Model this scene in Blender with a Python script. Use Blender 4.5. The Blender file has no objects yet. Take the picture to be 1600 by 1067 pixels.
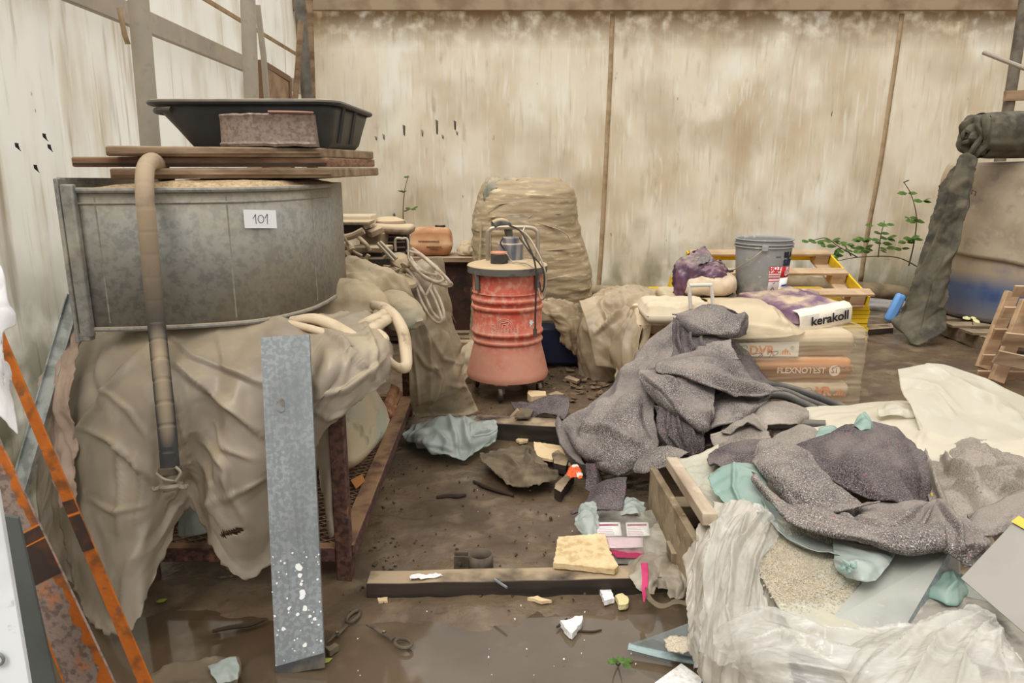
import bpy, bmesh, math, random
import numpy as np
from mathutils import Vector, Matrix, Euler

# ------------------------------------------------------------------ camera, light, exposure
S = bpy.context.scene
COL = S.collection
FOC = 1150.0                       # focal length in pixels of the 1600 px wide frame
PITCH = math.radians(13.4)
CAMZ = 1.55
_c = bpy.data.cameras.new('camera'); cam = bpy.data.objects.new('camera', _c); COL.objects.link(cam)
_c.sensor_width = 36.0; _c.lens = FOC / 1600 * 36.0; _c.clip_start = 0.02; _c.clip_end = 200
cam.location = (0, 0, CAMZ); cam.rotation_euler = (math.pi/2 - PITCH, 0, 0)
S.camera = cam

w = bpy.data.worlds.new('overcast_sky'); S.world = w; w.use_nodes = True
nt = w.node_tree; bg = nt.nodes['Background']
_tc = nt.nodes.new('ShaderNodeTexCoord'); _sx = nt.nodes.new('ShaderNodeSeparateXYZ'); _rp = nt.nodes.new('ShaderNodeValToRGB')
nt.links.new(_tc.outputs['Generated'], _sx.inputs[0]); nt.links.new(_sx.outputs['Z'], _rp.inputs['Fac'])
_rp.color_ramp.elements[0].position = 0.0; _rp.color_ramp.elements[0].color = (.42, .425, .425, 1)
_rp.color_ramp.elements[1].position = 1.0; _rp.color_ramp.elements[1].color = (1.1, 1.09, 1.06, 1)
nt.links.new(_rp.outputs['Color'], bg.inputs['Color']); bg.inputs['Strength'].default_value = 1.0

_sl = bpy.data.lights.new('sun', 'SUN'); sun = bpy.data.objects.new('sun', _sl); COL.objects.link(sun)
_sl.energy = 1.3; _sl.angle = math.radians(32); _sl.color = (1.0, .97, .92)
sun.rotation_euler = Euler((math.radians(28), math.radians(-22), 0))   # high veiled sun, from the right behind the viewer
sun.location = (3, -3, 8)

S.view_settings.view_transform = 'Standard'; S.view_settings.look = 'None'
S.view_settings.gamma = 1.0; S.view_settings.use_curve_mapping = False
S.view_settings.exposure = 0.68
S.cycles.max_bounces = 8; S.cycles.transparent_max_bounces = 16

# ------------------------------------------------------------------ helpers: rays and noise
CP, SP = math.cos(PITCH), math.sin(PITCH)
def ray(px, py):
    x = (px - 800) / FOC; u = (533.5 - py) / FOC
    return np.array([x, CP + u * SP, -SP + u * CP])
def at(px, py, Y):
    d = ray(px, py); return np.array([0, 0, CAMZ]) + d * (Y / d[1])
def atz(px, py, z=0.0):
    d = ray(px, py); return np.array([0, 0, CAMZ]) + d * ((z - CAMZ) / d[2])
def proj(P):
    P = np.asarray(P, float); x = P[..., 0]; y = P[..., 1]; z = P[..., 2] - CAMZ
    dep = y * CP - z * SP; up = y * SP + z * CP
    return np.stack([800 + FOC * x / dep, 533.5 - FOC * up / dep], -1)
def sc(Y, z=.5):                                         # metres per pixel at distance Y
    return (Y * CP - (z - CAMZ) * SP) / FOC

_rng = np.random.RandomState(7)
_perm = _rng.permutation(512); _perm = np.concatenate([_perm] * 3)
_grad = _rng.normal(size=(512, 3)); _grad /= np.linalg.norm(_grad, axis=1)[:, None]
def noise(P, seed=0):
    P = np.asarray(P, float) + seed * 17.31
    I = np.floor(P).astype(int); f = P - I; u = f * f * f * (f * (f * 6 - 15) + 10)
    out = 0
    for a in (0, 1):
        for b in (0, 1):
            for c in (0, 1):
                h = _perm[(_perm[(_perm[(I[..., 0] + a) & 511] + I[..., 1] + b) & 511] + I[..., 2] + c) & 511]
                g = _grad[h]; d = (g * (f - np.array([a, b, c]))).sum(-1)
                wgt = (u[..., 0] if a else 1 - u[..., 0]) * (u[..., 1] if b else 1 - u[..., 1]) * (u[..., 2] if c else 1 - u[..., 2])
                out = out + wgt * d
    return out * 1.4
def fbm(P, oct=4, seed=0):
    P = np.asarray(P, float); s = 0; a = 1.0
    for i in range(oct):
        s = s + a * noise(P * 2**i, seed + i); a *= .5
    return s
def ridge(P, seed=0):                                    # sharp creases
    return 1 - 2 * np.abs(noise(P, seed))

# ------------------------------------------------------------------ helpers: objects
def V(*a): return np.array(a, float)
def nrm(v):
    v = np.asarray(v, float); return v / (np.linalg.norm(v) + 1e-12)
def tag(o, label=None, cat=None, group=None, kind=None):
    if label: o['label'] = label
    if cat: o['category'] = cat
    if group: o['group'] = group
    if kind: o['kind'] = kind
    return o
def thing(name, loc, label, cat, group=None):
    o = bpy.data.objects.new(name, None); COL.objects.link(o); o.empty_display_size = .05
    o.location = tuple(loc); return tag(o, label, cat, group)
def wloc(o):
    v = Vector((0, 0, 0))
    while o: v = v + o.location; o = o.parent
    return v
def link(name, verts, faces, mat, parent=None, smooth=True, angle=None, base=None, thick=0, offset=0., bevel=0, sub=0):
    """one mesh object from world-space vertices"""
    verts = np.asarray(verts, float)
    if parent is not None: base = np.array(wloc(parent))
    elif base is None:
        lo, hi = verts.min(0), verts.max(0); base = np.array([(lo[0]+hi[0])/2, (lo[1]+hi[1])/2, lo[2]])
    me = bpy.data.meshes.new(name)
    me.from_pydata((verts - base).tolist(), [], [tuple(f) for f in faces]); me.update()
    bm = bmesh.new(); bm.from_mesh(me); bmesh.ops.recalc_face_normals(bm, faces=bm.faces); bm.to_mesh(me); bm.free()
    if smooth:
        me.polygons.foreach_set('use_smooth', [True] * len(me.polygons))
        if angle is not None: me.set_sharp_from_angle(angle=math.radians(angle))
    o = bpy.data.objects.new(name, me); COL.objects.link(o)
    if parent is not None: o.parent = parent
    else: o.location = tuple(base)
    if mat: me.materials.append(mat.m if isinstance(mat, Mat) else mat)
    if bevel:
        m = o.modifiers.new('bevel', 'BEVEL'); m.width = bevel; m.segments = 2; m.limit_method = 'ANGLE'; m.angle_limit = .6
    if thick:
        m = o.modifiers.new('solidify', 'SOLIDIFY'); m.thickness = thick; m.offset = offset
    if sub:
        m = o.modifiers.new('sub', 'SUBSURF'); m.levels = sub; m.render_levels = sub
    return o
def frame_from(d, up=(0, 0, 1)):
    d = nrm(d); up = np.asarray(up, float)
    if abs(np.dot(d, nrm(up))) > .97: up = np.array([0, 1, 0.]) if abs(d[1]) < .9 else np.array([1., 0, 0])
    s = nrm(np.cross(d, up)); t = np.cross(s, d); return s, t
def crspline(pts, n, closed=False):
    P = np.asarray(pts, float); m = len(P)
    if m == 2 and not closed:
        t = np.linspace(0, 1, n)[:, None]; return P[0] * (1 - t) + P[1] * t
    if closed: E = np.vstack([P[-1], P, P[0], P[1]]); seg = m
    else: E = np.vstack([2 * P[0] - P[1], P, 2 * P[-1] - P[-2]]); seg = m - 1
    L = np.linalg.norm(np.diff(E, axis=0)[1:1 + seg], axis=1) + 1e-9; cl = np.concatenate([[0], np.cumsum(L)])
    s = np.linspace(0, cl[-1], n, endpoint=not closed)
    i = np.clip(np.searchsorted(cl, s, side='right') - 1, 0, seg - 1); t = ((s - cl[i]) / L[i])[:, None]
    p0, p1, p2, p3 = E[i], E[i + 1], E[i + 2], E[i + 3]
    return .5 * (2 * p1 + (p2 - p0) * t + (2 * p0 - 5 * p1 + 4 * p2 - p3) * t**2 + (3 * p1 - p0 - 3 * p2 + p3) * t**3)

class MB:
    def __init__(s): s.v = []; s.f = []
    def add(s, v, f):
        o = len(s.v); s.v += [tuple(map(float, p)) for p in v]; s.f += [tuple(i + o for i in q) for q in f]; return s
    def box(s, c, size, M=None):
        c = np.asarray(c, float); h = np.asarray(size, float) / 2
        v = [np.array([x, y, z]) * h for x in (-1, 1) for y in (-1, 1) for z in (-1, 1)]
        if M is not None: v = [np.asarray(M) @ p for p in v]
        return s.add([c + p for p in v], [(0,1,3,2),(4,6,7,5),(0,4,5,1),(2,3,7,6),(0,2,6,4),(1,5,7,3)])
    def bar(s, a, b, wid, hei, up=(0, 0, 1)):
        a = np.asarray(a, float); b = np.asarray(b, float); sd, t = frame_from(b - a, up)
        M = np.stack([nrm(b - a), sd, t], 1)
        return s.box((a + b) / 2, (np.linalg.norm(b - a), wid, hei), M)
    def tube(s, path, r, n=10, smooth_n=0, caps=True, closed=False, flat=1.0):
        P = np.asarray(path, float)
        if smooth_n: P = crspline(P, smooth_n, closed)
        m = len(P); R = np.broadcast_to(np.asarray(r, float), (m,)) if np.ndim(r) == 0 else np.interp(np.linspace(0, 1, m), np.linspace(0, 1, len(r)), r)
        T = np.gradient(P, axis=0) if not closed else np.roll(P, -1, 0) - np.roll(P, 1, 0)
        sd, t = frame_from(T[0]); vs = []
        for i in range(m):
            d = nrm(T[i]); sd = nrm(sd - d * np.dot(sd, d)); t = np.cross(sd, d)
            for k in range(n):
                a = 2 * math.pi * k / n; vs.append(P[i] + R[i] * (math.cos(a) * sd + flat * math.sin(a) * t))
        fs = []
        for i in range(m if closed else m - 1):
            j = (i + 1) % m
            for k in range(n): fs.append((i*n + k, i*n + (k+1) % n, j*n + (k+1) % n, j*n + k))
        if caps and not closed: fs += [tuple(range(n - 1, -1, -1)), tuple((m-1)*n + k for k in range(n))]
        return s.add(vs, fs)
    def lathe(s, prof, c, n=40, axis=None, cap=True):
        """prof: list of (radius, height) up the axis from c"""
        c = np.asarray(c, float); ax = np.array([0, 0, 1.]) if axis is None else nrm(axis)
        if axis is None: e1, e2 = np.array([1., 0, 0]), np.array([0, 1., 0])
        else: e1, e2 = frame_from(ax)
        vs = []; m = len(prof)
        for r, h in prof:
            for k in range(n):
                a = 2 * math.pi * k / n; vs.append(c + ax * h + r * (math.cos(a) * e1 + math.sin(a) * e2))
        fs = [(i*n + k, i*n + (k+1) % n, (i+1)*n + (k+1) % n, (i+1)*n + k) for i in range(m - 1) for k in range(n)]
        if cap: fs += [tuple(range(n - 1, -1, -1)), tuple((m-1)*n + k for k in range(n))]
        return s.add(vs, fs)
    def plate(s, poly, vec):
        """polygon of 3-D points extruded by vec"""
        P = [np.asarray(p, float) for p in poly]; n = len(P); vec = np.asarray(vec, float)
        return s.add(P + [p + vec for p in P], [tuple(range(n)), tuple(range(2*n - 1, n - 1, -1))] + [(i, (i+1) % n, n + (i+1) % n, n + i) for i in range(n)])
    def build(s, name, mat, parent=None, smooth=True, angle=35, bevel=0, **k):
        return link(name, s.v, s.f, mat, parent, smooth, angle, bevel=bevel, **k)

def copy_tree(o, parent=None):
    c = o.copy(); COL.objects.link(c)
    if parent is not None: c.parent = parent
    for ch in o.children: copy_tree(ch, c)
    return c

def grid_faces(nv, nu, wrap=False):
    I = np.arange(nv * nu).reshape(nv, nu)
    if wrap: I = np.concatenate([I, I[:, :1]], 1)
    return np.stack([I[:-1, :-1], I[:-1, 1:], I[1:, 1:], I[1:, :-1]], -1).reshape(-1, 4)

def polydist(Q, pts):
    """signed distance of 2-D points Q to a polyline; positive on its left as drawn in the picture (y down -> right-hand side negative)"""
    best = np.full(Q.shape[:-1], 1e9); sg = np.zeros(Q.shape[:-1]); tt = np.zeros(Q.shape[:-1])
    pts = np.asarray(pts, float); n = len(pts) - 1
    for i in range(n):
        a, b = pts[i], pts[i+1]; ab = b - a; L2 = (ab**2).sum() + 1e-9
        t = np.clip(((Q - a) * ab).sum(-1) / L2, 0, 1); c = a + t[..., None] * ab; d = np.linalg.norm(Q - c, axis=-1)
        cr = ab[0] * (Q[..., 1] - a[1]) - ab[1] * (Q[..., 0] - a[0])
        m = d < best; best = np.where(m, d, best); sg = np.where(m, -np.sign(cr), sg); tt = np.where(m, (i + t) / n, tt)
    return best, sg, tt

def sheet_points(rows, nu, nv, strokes=(), wr=(), rag=0, seed=0, edge_drop=0, pts=False):
    R = []
    for r in rows:
        P = np.array([p if pts else at(*p) for p in r]); R.append(crspline(P, nu))
    R = np.array(R)
    G = np.stack([crspline(R[:, i], nv) for i in range(nu)], 1)          # nv, nu, 3
    du = np.linalg.norm(np.diff(G, axis=1), axis=-1).mean(0); dv = np.linalg.norm(np.diff(G, axis=0), axis=-1).mean(1)
    u = np.concatenate([[0], np.cumsum(du)]); v = np.concatenate([[0], np.cumsum(dv)])
    U, W = np.meshgrid(u, v)
    def normals(G):
        N = np.cross(np.gradient(G, axis=1), np.gradient(G, axis=0)); N /= np.linalg.norm(N, axis=-1, keepdims=True) + 1e-12
        return N
    N = normals(G)
    toC = np.array([0, 0, CAMZ]) - G
    if (N * toC).sum() < 0: N = -N
    D = np.zeros(G.shape[:2])
    if len(strokes):
        Q = proj(G)
        for st in strokes:
            pts_, wd, h, kind = st[:4]
            d, sg, t = polydist(Q, pts_); fade = np.sin(np.clip(t, .02, .98) * math.pi)**.5 if len(st) < 5 else 1.0
            if kind == 'r': D += h * fade * np.exp(-(d / wd)**2)
            elif kind == 's': D += h * fade * np.clip(1 - d / wd, 0, 1)**1.3
            elif kind == 'c':
                sd = d * sg; D += h * fade * np.where(sd > 0, np.exp(-sd / wd), np.clip(1 + sd / 4., 0, 1))
    for x in wr:
        sx, sy, amp, kind = x[:4]; ang = math.radians(x[4]) if len(x) > 4 else 0
        a = (U * math.cos(ang) + W * math.sin(ang)) * sx; b = (-U * math.sin(ang) + W * math.cos(ang)) * sy
        seed += 1
        Q3 = np.stack([a, b, np.full_like(a, seed * 3.7)], -1)
        if kind == 'n': D += amp * noise(Q3, seed)
        elif kind == 'f': D += amp * fbm(Q3, 3, seed)
        elif kind == 'r': D += amp * (ridge(Q3, seed) + .5 * ridge(Q3 * 2.1, seed + 5)) * .6
        elif kind == 'k':                                 # folded film: sharp creases at several angles
            q = Q3 * .6 + .55 * noise(Q3 * .55, seed + 3)[..., None]; rk = np.random.RandomState(seed + 50)
            for ki in range(4):
                an = rk.uniform(0, math.pi); fr = rk.uniform(.6, 1.3) * (1 + .5 * (ki > 1)); ph = rk.uniform(0, 5)
                tq = (q[..., 0] * math.cos(an) + q[..., 1] * math.sin(an)) * fr + ph + .25 * noise(Q3 * 1.3, seed + 60 + ki)
                D += amp * (1 - .3 * ki) * .5 * (np.abs((tq % 1) - .5) * 2 - .5) * np.clip(.5 + 1.4 * noise(Q3 * .4, seed + 70 + ki), 0, 1)
        elif kind == 'b': D += amp * (np.abs(noise(Q3, seed)) * 2 - .5)
        elif kind == 'w':
            q = Q3 + .35 * noise(Q3 * .8, seed + 3)[..., None]
            D += amp * np.sin(q[..., 0] * 2 * math.pi) * (.6 + .6 * noise(Q3 * .5, seed + 9))
    G = G + N * D[..., None]
    if rag:
        bu = np.minimum(np.arange(nu), np.arange(nu)[::-1])[None, :]; bv = np.minimum(np.arange(nv), np.arange(nv)[::-1])[:, None]
        k = np.exp(-np.minimum(bu, bv) / 1.5)
        nn = np.stack([noise(G * 22, seed + 31 + i) + .6 * noise(G * 60, seed + 41 + i) for i in range(3)], -1)
        G = G + nn * (k * rag)[..., None]
    return G, N, U, W
def sheet(name, rows, mat, nu=60, nv=60, strokes=(), wr=(), rag=0, seed=0, parent=None, thick=.003, cut=None, base=None, pts=False, floor=None):
    G, N, U, W = sheet_points(rows, nu, nv, strokes, wr, rag, seed, pts=pts)
    if floor is not None: G[..., 2] = np.maximum(G[..., 2], floor + .002 * np.random.RandomState(seed).rand(*G.shape[:2]))
    F = grid_faces(nv, nu)
    if cut is not None:
        Q = proj(G).reshape(-1, 2)[F].mean(1); keep = ~cut(Q[:, 0], Q[:, 1]); F = F[keep]
    Vv = G.reshape(-1, 3)
    used = np.unique(F); mp = -np.ones(len(Vv), int); mp[used] = np.arange(len(used))
    return link(name, Vv[used], mp[F], mat, parent, True, None, thick=thick, base=base)

def loft(name, secs, mat, n=64, m=60, wr=(), seed=0, parent=None, exp=3., base=None, cap=True, thick=0, yaw=0):
    """secs: (z, cx, cy, rx, ry[, exponent]) from the bottom up; a closed soft body"""
    A = np.array([list(s) + ([exp] if len(s) == 5 else []) for s in secs], float)
    A = crspline(A, m); th = np.linspace(0, 2 * math.pi, n, endpoint=False)
    vs = np.zeros((m, n, 3)); cn, sn = np.cos(th), np.sin(th)
    for i, (z, cx, cy, rx, ry, e) in enumerate(A):
        e = max(e, 1.2); x = np.sign(cn) * np.abs(cn)**(2/e) * rx; y = np.sign(sn) * np.abs(sn)**(2/e) * ry
        vs[i] = np.stack([cx + x*math.cos(yaw) - y*math.sin(yaw), cy + x*math.sin(yaw) + y*math.cos(yaw), np.full(n, z)], -1)
    N = np.cross(np.roll(vs, -1, 1) - np.roll(vs, 1, 1), np.gradient(vs, axis=0)); N /= np.linalg.norm(N, axis=-1, keepdims=True) + 1e-9
    D = np.zeros((m, n))
    for x in wr:
        s3, amp, kind = x[:3]; seed += 1; P = vs * np.asarray(s3)
        if len(x) > 3: P = P + np.asarray(x[3]) * vs[..., 2:3]
        D += amp * {'n': lambda: noise(P, seed), 'f': lambda: fbm(P, 3, seed), 'r': lambda: ridge(P, seed), 'b': lambda: np.abs(noise(P, seed)) * 2 - .5}[kind]()
    vs = vs + N * D[..., None]
    F = [tuple(f) for f in grid_faces(m, n, True)]
    if cap: F += [tuple(range(n - 1, -1, -1)), tuple((m-1)*n + k for k in range(n))]
    return link(name, vs.reshape(-1, 3), F, mat, parent, True, 60, base=base, thick=thick)

def pillow_pts(L, Wd, H, n=36, m=26, seed=0, wr=.008, sag=0, a=4., b=.5, flat=.35, round_=.12):
    """a filled sack lying flat: local x length, y width, z up; bottom flattened at 0"""
    x = np.linspace(-1, 1, n); y = np.linspace(-1, 1, m); X, Yy = np.meshgrid(x, y)
    h = (np.clip(1 - np.abs(X)**a, 0, 1))**b * (np.clip(1 - np.abs(Yy)**a, 0, 1))**b
    px = X * L/2 * (1 - round_ * Yy**4 * .5); py = Yy * Wd/2 * (1 - round_ * X**4)
    zm = H * flat
    top = zm + h * H * (1 - flat); bot = zm - h * zm
    P = np.stack([px, py, top], -1); Q = np.stack([px, py, bot], -1)
    nz = wr * (ridge(np.stack([px*9, py*9, top*0 + seed], -1), seed) + .7 * noise(np.stack([px*22, py*22, top*0 + seed], -1), seed)) * (h > 0)
    for ki in range(3):
        an = np.random.RandomState(seed + ki).uniform(0, 3.14); tq = (px * math.cos(an) + py * math.sin(an)) * (5 + 2 * ki) + .5 * noise(np.stack([px*6, py*6, px*0 + seed + ki], -1), seed)
        nz = nz + wr * .9 * (np.abs(tq % 1 - .5) * 2 - .5) * np.clip(.4 + 1.5 * noise(np.stack([px*4, py*4, px*0 + ki], -1), seed + 5), 0, 1) * (h > 0)
    P[..., 2] += nz * np.minimum(1, h*3)
    v = np.concatenate([P.reshape(-1, 3), Q.reshape(-1, 3)])
    F1 = grid_faces(m, n); F2 = F1[:, ::-1] + n*m
    B = np.concatenate([np.arange(n), n - 1 + n*np.arange(1, m), (m-1)*n + np.arange(n-2, -1, -1), n*np.arange(m-2, 0, -1)])
    E = [(B[i], B[(i+1) % len(B)], B[(i+1) % len(B)] + n*m, B[i] + n*m) for i in range(len(B))]
    return v, [tuple(f) for f in F1] + [tuple(f) for f in F2] + E
def place(v, loc, yaw=0, tilt=(0, 0)):
    M = np.array(Euler((tilt[0], tilt[1], yaw)).to_matrix()); return np.asarray(v) @ M.T + np.asarray(loc, float)

def text_mesh(txt, size, bold=0, shear=0, space=1.0, align='CENTER'):
    cu = bpy.data.curves.new('lettering', 'FONT'); cu.body = txt; cu.size = size; cu.align_x = align; cu.align_y = 'CENTER'
    cu.offset = bold; cu.shear = shear; cu.space_character = space; cu.resolution_u = 3
    o = bpy.data.objects.new('lettering', cu); COL.objects.link(o)
    bpy.context.view_layer.update(); dg = bpy.context.evaluated_depsgraph_get()
    me = bpy.data.meshes.new_from_object(o.evaluated_get(dg))
    v = np.array([p.co[:] for p in me.vertices]).reshape(-1, 3); f = [tuple(p.vertices) for p in me.polygons]
    bpy.data.objects.remove(o); bpy.data.curves.remove(cu); bpy.data.meshes.remove(me)
    return v, f

# ------------------------------------------------------------------ helpers: materials
def rgb(r, g, b): return tuple(((c/255)/12.92 if c/255 <= .04045 else ((c/255 + .055)/1.055)**2.4) for c in (r, g, b)) + (1,)
class Mat:
    def __init__(s, name, base, rough=.8, metal=0., spec=.3, space='Object'):
        s.m = bpy.data.materials.new(name); s.m.use_nodes = True; s.nt = s.m.node_tree; s.N = s.nt.nodes; s.L = s.nt.links
        s.b = s.N['Principled BSDF']; s.out = s.N['Material Output']
        s.b.inputs['Roughness'].default_value = rough; s.b.inputs['Metallic'].default_value = metal
        s.b.inputs['Specular IOR Level'].default_value = spec
        tc = s.N.new('ShaderNodeTexCoord'); s.co = tc.outputs[space]
        r = s.N.new('ShaderNodeRGB'); r.outputs[0].default_value = rgb(*base); s.col = r.outputs[0]; s.h = None; s.set()
    def set(s): s.L.new(s.col, s.b.inputs['Base Color'])
    def math(s, op, a, b=None, clamp=False):
        n = s.N.new('ShaderNodeMath'); n.operation = op; n.use_clamp = clamp
        for i, x in enumerate((a, b)):
            if x is None: continue
            if isinstance(x, (int, float)): n.inputs[i].default_value = x
            else: s.L.new(x, n.inputs[i])
        return n.outputs[0]
    def coord(s, stretch):
        if stretch is None: return s.co
        mp = s.N.new('ShaderNodeMapping'); mp.inputs['Scale'].default_value = stretch; s.L.new(s.co, mp.inputs[0]); return mp.outputs[0]
    def fac(s, scale, lo, hi, stretch=None, detail=4, dist=0., vor=False):
        n = s.N.new('ShaderNodeTexVoronoi' if vor else 'ShaderNodeTexNoise'); n.inputs['Scale'].default_value = scale
        if not vor: n.inputs['Detail'].default_value = detail; n.inputs['Distortion'].default_value = dist
        s.L.new(s.coord(stretch), n.inputs['Vector'])
        r = s.N.new('ShaderNodeMapRange'); r.inputs['From Min'].default_value = lo; r.inputs['From Max'].default_value = hi
        s.L.new(n.outputs[0], r.inputs['Value']); return r.outputs[0]
    def zfac(s, lo, hi, axis='Z'):
        x = s.N.new('ShaderNodeSeparateXYZ'); s.L.new(s.co, x.inputs[0])
        r = s.N.new('ShaderNodeMapRange'); r.inputs['From Min'].default_value = lo; r.inputs['From Max'].default_value = hi
        s.L.new(x.outputs[axis], r.inputs['Value']); return r.outputs[0]
    def mix(s, color, fac, amount=1.):
        n = s.N.new('ShaderNodeMix'); n.data_type = 'RGBA'; n.clamp_factor = True
        if amount != 1.: fac = s.math('MULTIPLY', fac, amount)
        if isinstance(fac, (int, float)): n.inputs[0].default_value = fac
        else: s.L.new(fac, n.inputs[0])
        s.L.new(s.col, n.inputs[6]); n.inputs[7].default_value = rgb(*color); s.col = n.outputs[2]; s.set(); return s
    def var(s, color, scale, lo=.45, hi=.65, amount=1., stretch=None, detail=4, dist=0., vor=False):
        return s.mix(color, s.fac(scale, lo, hi, stretch, detail, dist, vor), amount)
    def dust(s, color=(186, 166, 136), amount=.8, lo=.25, hi=.95, scale=6, nlo=.3, nhi=.6):
        g = s.N.new('ShaderNodeNewGeometry'); x = s.N.new('ShaderNodeSeparateXYZ'); s.L.new(g.outputs['Normal'], x.inputs[0])
        r = s.N.new('ShaderNodeMapRange'); r.inputs['From Min'].default_value = lo; r.inputs['From Max'].default_value = hi; s.L.new(x.outputs['Z'], r.inputs['Value'])
        return s.mix(color, s.math('MULTIPLY', r.outputs[0], s.fac(scale, nlo, nhi)), amount)
    def bump(s, scale, strength=.3, dist=.01, stretch=None, detail=5, vor=False):
        f = s.fac(scale, 0, 1, stretch, detail, 0, vor)
        b = s.N.new('ShaderNodeBump'); b.inputs['Strength'].default_value = strength; b.inputs['Distance'].default_value = dist
        s.L.new(f, b.inputs['Height'])
        if s.h is not None: s.L.new(s.h, b.inputs['Normal'])
        s.h = b.outputs[0]; s.L.new(s.h, s.b.inputs['Normal']); return s
    def rough(s, scale, a, b, lo=.4, hi=.6, stretch=None):
        f = s.fac(scale, lo, hi, stretch); n = s.N.new('ShaderNodeMapRange'); n.inputs['To Min'].default_value = a; n.inputs['To Max'].default_value = b
        s.L.new(f, n.inputs['Value']); s.L.new(n.outputs[0], s.b.inputs['Roughness']); return s
    def film(s, trans=.4, alpha=1., avar=0):
        """light passing through thin sheet: part translucent, part clear"""
        t = s.N.new('ShaderNodeBsdfTranslucent'); s.L.new(s.col, t.inputs['Color'])
        if s.h is not None: s.L.new(s.h, t.inputs['Normal'])
        m = s.N.new('ShaderNodeMixShader'); m.inputs[0].default_value = trans
        s.L.new(s.b.outputs[0], m.inputs[1]); s.L.new(t.outputs[0], m.inputs[2]); o = m.outputs[0]
        if alpha < 1:
            c = s.N.new('ShaderNodeBsdfTransparent'); m2 = s.N.new('ShaderNodeMixShader')
            if avar:
                f = s.fac(avar, .3, .7); r = s.N.new('ShaderNodeMapRange'); r.inputs['To Min'].default_value = max(0, alpha - .3); r.inputs['To Max'].default_value = min(1, alpha + .3)
                s.L.new(f, r.inputs['Value']); s.L.new(r.outputs[0], m2.inputs[0])
            else: m2.inputs[0].default_value = alpha
            s.L.new(c.outputs[0], m2.inputs[1]); s.L.new(o, m2.inputs[2]); o = m2.outputs[0]
        s.L.new(o, s.out.inputs['Surface']); return s
# ------------------------------------------------------------------ materials
DUST = (188, 168, 138)
tarp_back = (Mat('stained_tarp', (244, 237, 222), .6, spec=.2)
    .var((228, 214, 190), 2.2, .42, .66, .7, (1, 1, .5)).var((250, 248, 240), 1.6, .5, .68, .8, (1.2, 1, .7))
    .var((208, 195, 172), 30, .56, .74, .4, (1, 1, .07), 8).var((250, 248, 240), 34, .55, .68, .6, (1, 1, .08), 7)
    .var((182, 168, 144), 9, .64, .76, .35, (1, 1, .35), 9).var((200, 180, 150), 1.1, .5, .72, .4, (1, 1, 1.2), 3))
_m = tarp_back; _z = _m.math('MULTIPLY', _m.zfac(.75, .05), _m.fac(5, .35, .6, (1, 1, .5)))
_m.mix((128, 124, 80), _z, .8); _z = _m.math('MULTIPLY', _m.zfac(1.5, .3), _m.fac(2.4, .5, .72)); _m.mix((168, 156, 122), _z, .55)
_m.var((66, 62, 54), 14, .735, .76, .8, (1, 1, .25), 3)
_m.mix((168, 142, 108), _m.math('MULTIPLY', _m.zfac(2.75, 3.1), _m.fac(8, .3, .55)), .8)
_m.bump(60, .15, .004, (1, 1, .3)).film(.7)
tarp_left = (Mat('weathered_white_tarp', (248, 246, 240), .6, spec=.2)
    .var((228, 220, 204), 4, .48, .7, .7, (1, 1, .3)).var((200, 188, 166), 34, .58, .74, .5, (1, 1, .06), 8)
    .var((250, 247, 238), 30, .55, .68, .6, (1, 1, .05), 6).var((168, 148, 116), 7, .6, .73, .55, (1, 1, .1), 8))
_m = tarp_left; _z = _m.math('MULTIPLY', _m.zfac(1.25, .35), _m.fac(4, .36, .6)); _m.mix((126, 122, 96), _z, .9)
_m.var((48, 46, 42), 9, .745, .765, .9, (1, 1, .4), 3)
_m.bump(60, .15, .004, (1, 1, .3)).film(.7)
mud = (Mat('wet_mud', (106, 89, 69), .55, spec=.4).var((80, 65, 48), 2.2, .42, .62).var((132, 114, 90), 7, .53, .7, .7).var((62, 49, 36), 14, .58, .7, .6, None, 6)
    .rough(2.2, .22, .75, .42, .62).bump(16, .35, .02).bump(70, .3, .006))
water = (Mat('muddy_water', (96, 82, 65), .07, spec=.5).var((78, 63, 47), 1.6, .42, .62).var((116, 101, 82), 5, .55, .72, .6)).bump(5, .05, .01)
dirt_clod = Mat('mud_clod', (84, 67, 49), .8).var((58, 45, 33), 30)
grey_paint_steel = Mat('grey_painted_steel', (172, 162, 146), .6).var((186, 172, 150), 8, .45, .65, .6).var((140, 131, 118), 18, .6, .74, .4).bump(40, .1, .003)
old_wood = (Mat('dusty_wood', (158, 132, 106), .85).var((108, 84, 62), 12, .42, .62, .8, (.12, 1, 1), 6).var((186, 164, 134), 8, .55, .72, .6, (.2, 1, 1)).dust().bump(40, .3, .004, (.08, 1, 1)))
dark_wood = (Mat('dark_wet_wood', (64, 54, 46), .6).var((38, 32, 28), 20, .42, .62, .8, (.1, 1, 1), 6).dust((176, 154, 124), .85, .5, .95, 5, .35, .55).bump(50, .3, .004, (.08, 1, 1)))
pallet_wood = (Mat('pallet_wood', (176, 144, 112), .85).var((134, 106, 80), 14, .42, .64, .8, (.1, 1, 1), 6).var((198, 172, 138), 7, .52, .7, .6).dust(DUST, .5).bump(40, .3, .004, (.08, 1, 1)))
grey_pallet_wood = (Mat('weathered_pallet_wood', (128, 110, 88), .85).var((84, 68, 52), 14, .42, .64, .8, (.1, 1, 1), 6).dust(DUST, .5).bump(40, .3, .004))
galv_tank = (Mat('dull_galvanised_sheet', (150, 147, 138), .55, .2, .4).var((124, 124, 119), 34, .44, .58, .8, None, 3).var((158, 154, 142), 60, .5, .62, .6, None, 3)
    .var((150, 138, 116), 2.2, .48, .7, .6).var((200, 194, 180), 3, .68, .76, .6).dust(DUST, .95, .5, .95, 5, .05, .2).bump(50, .06, .002))
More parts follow.
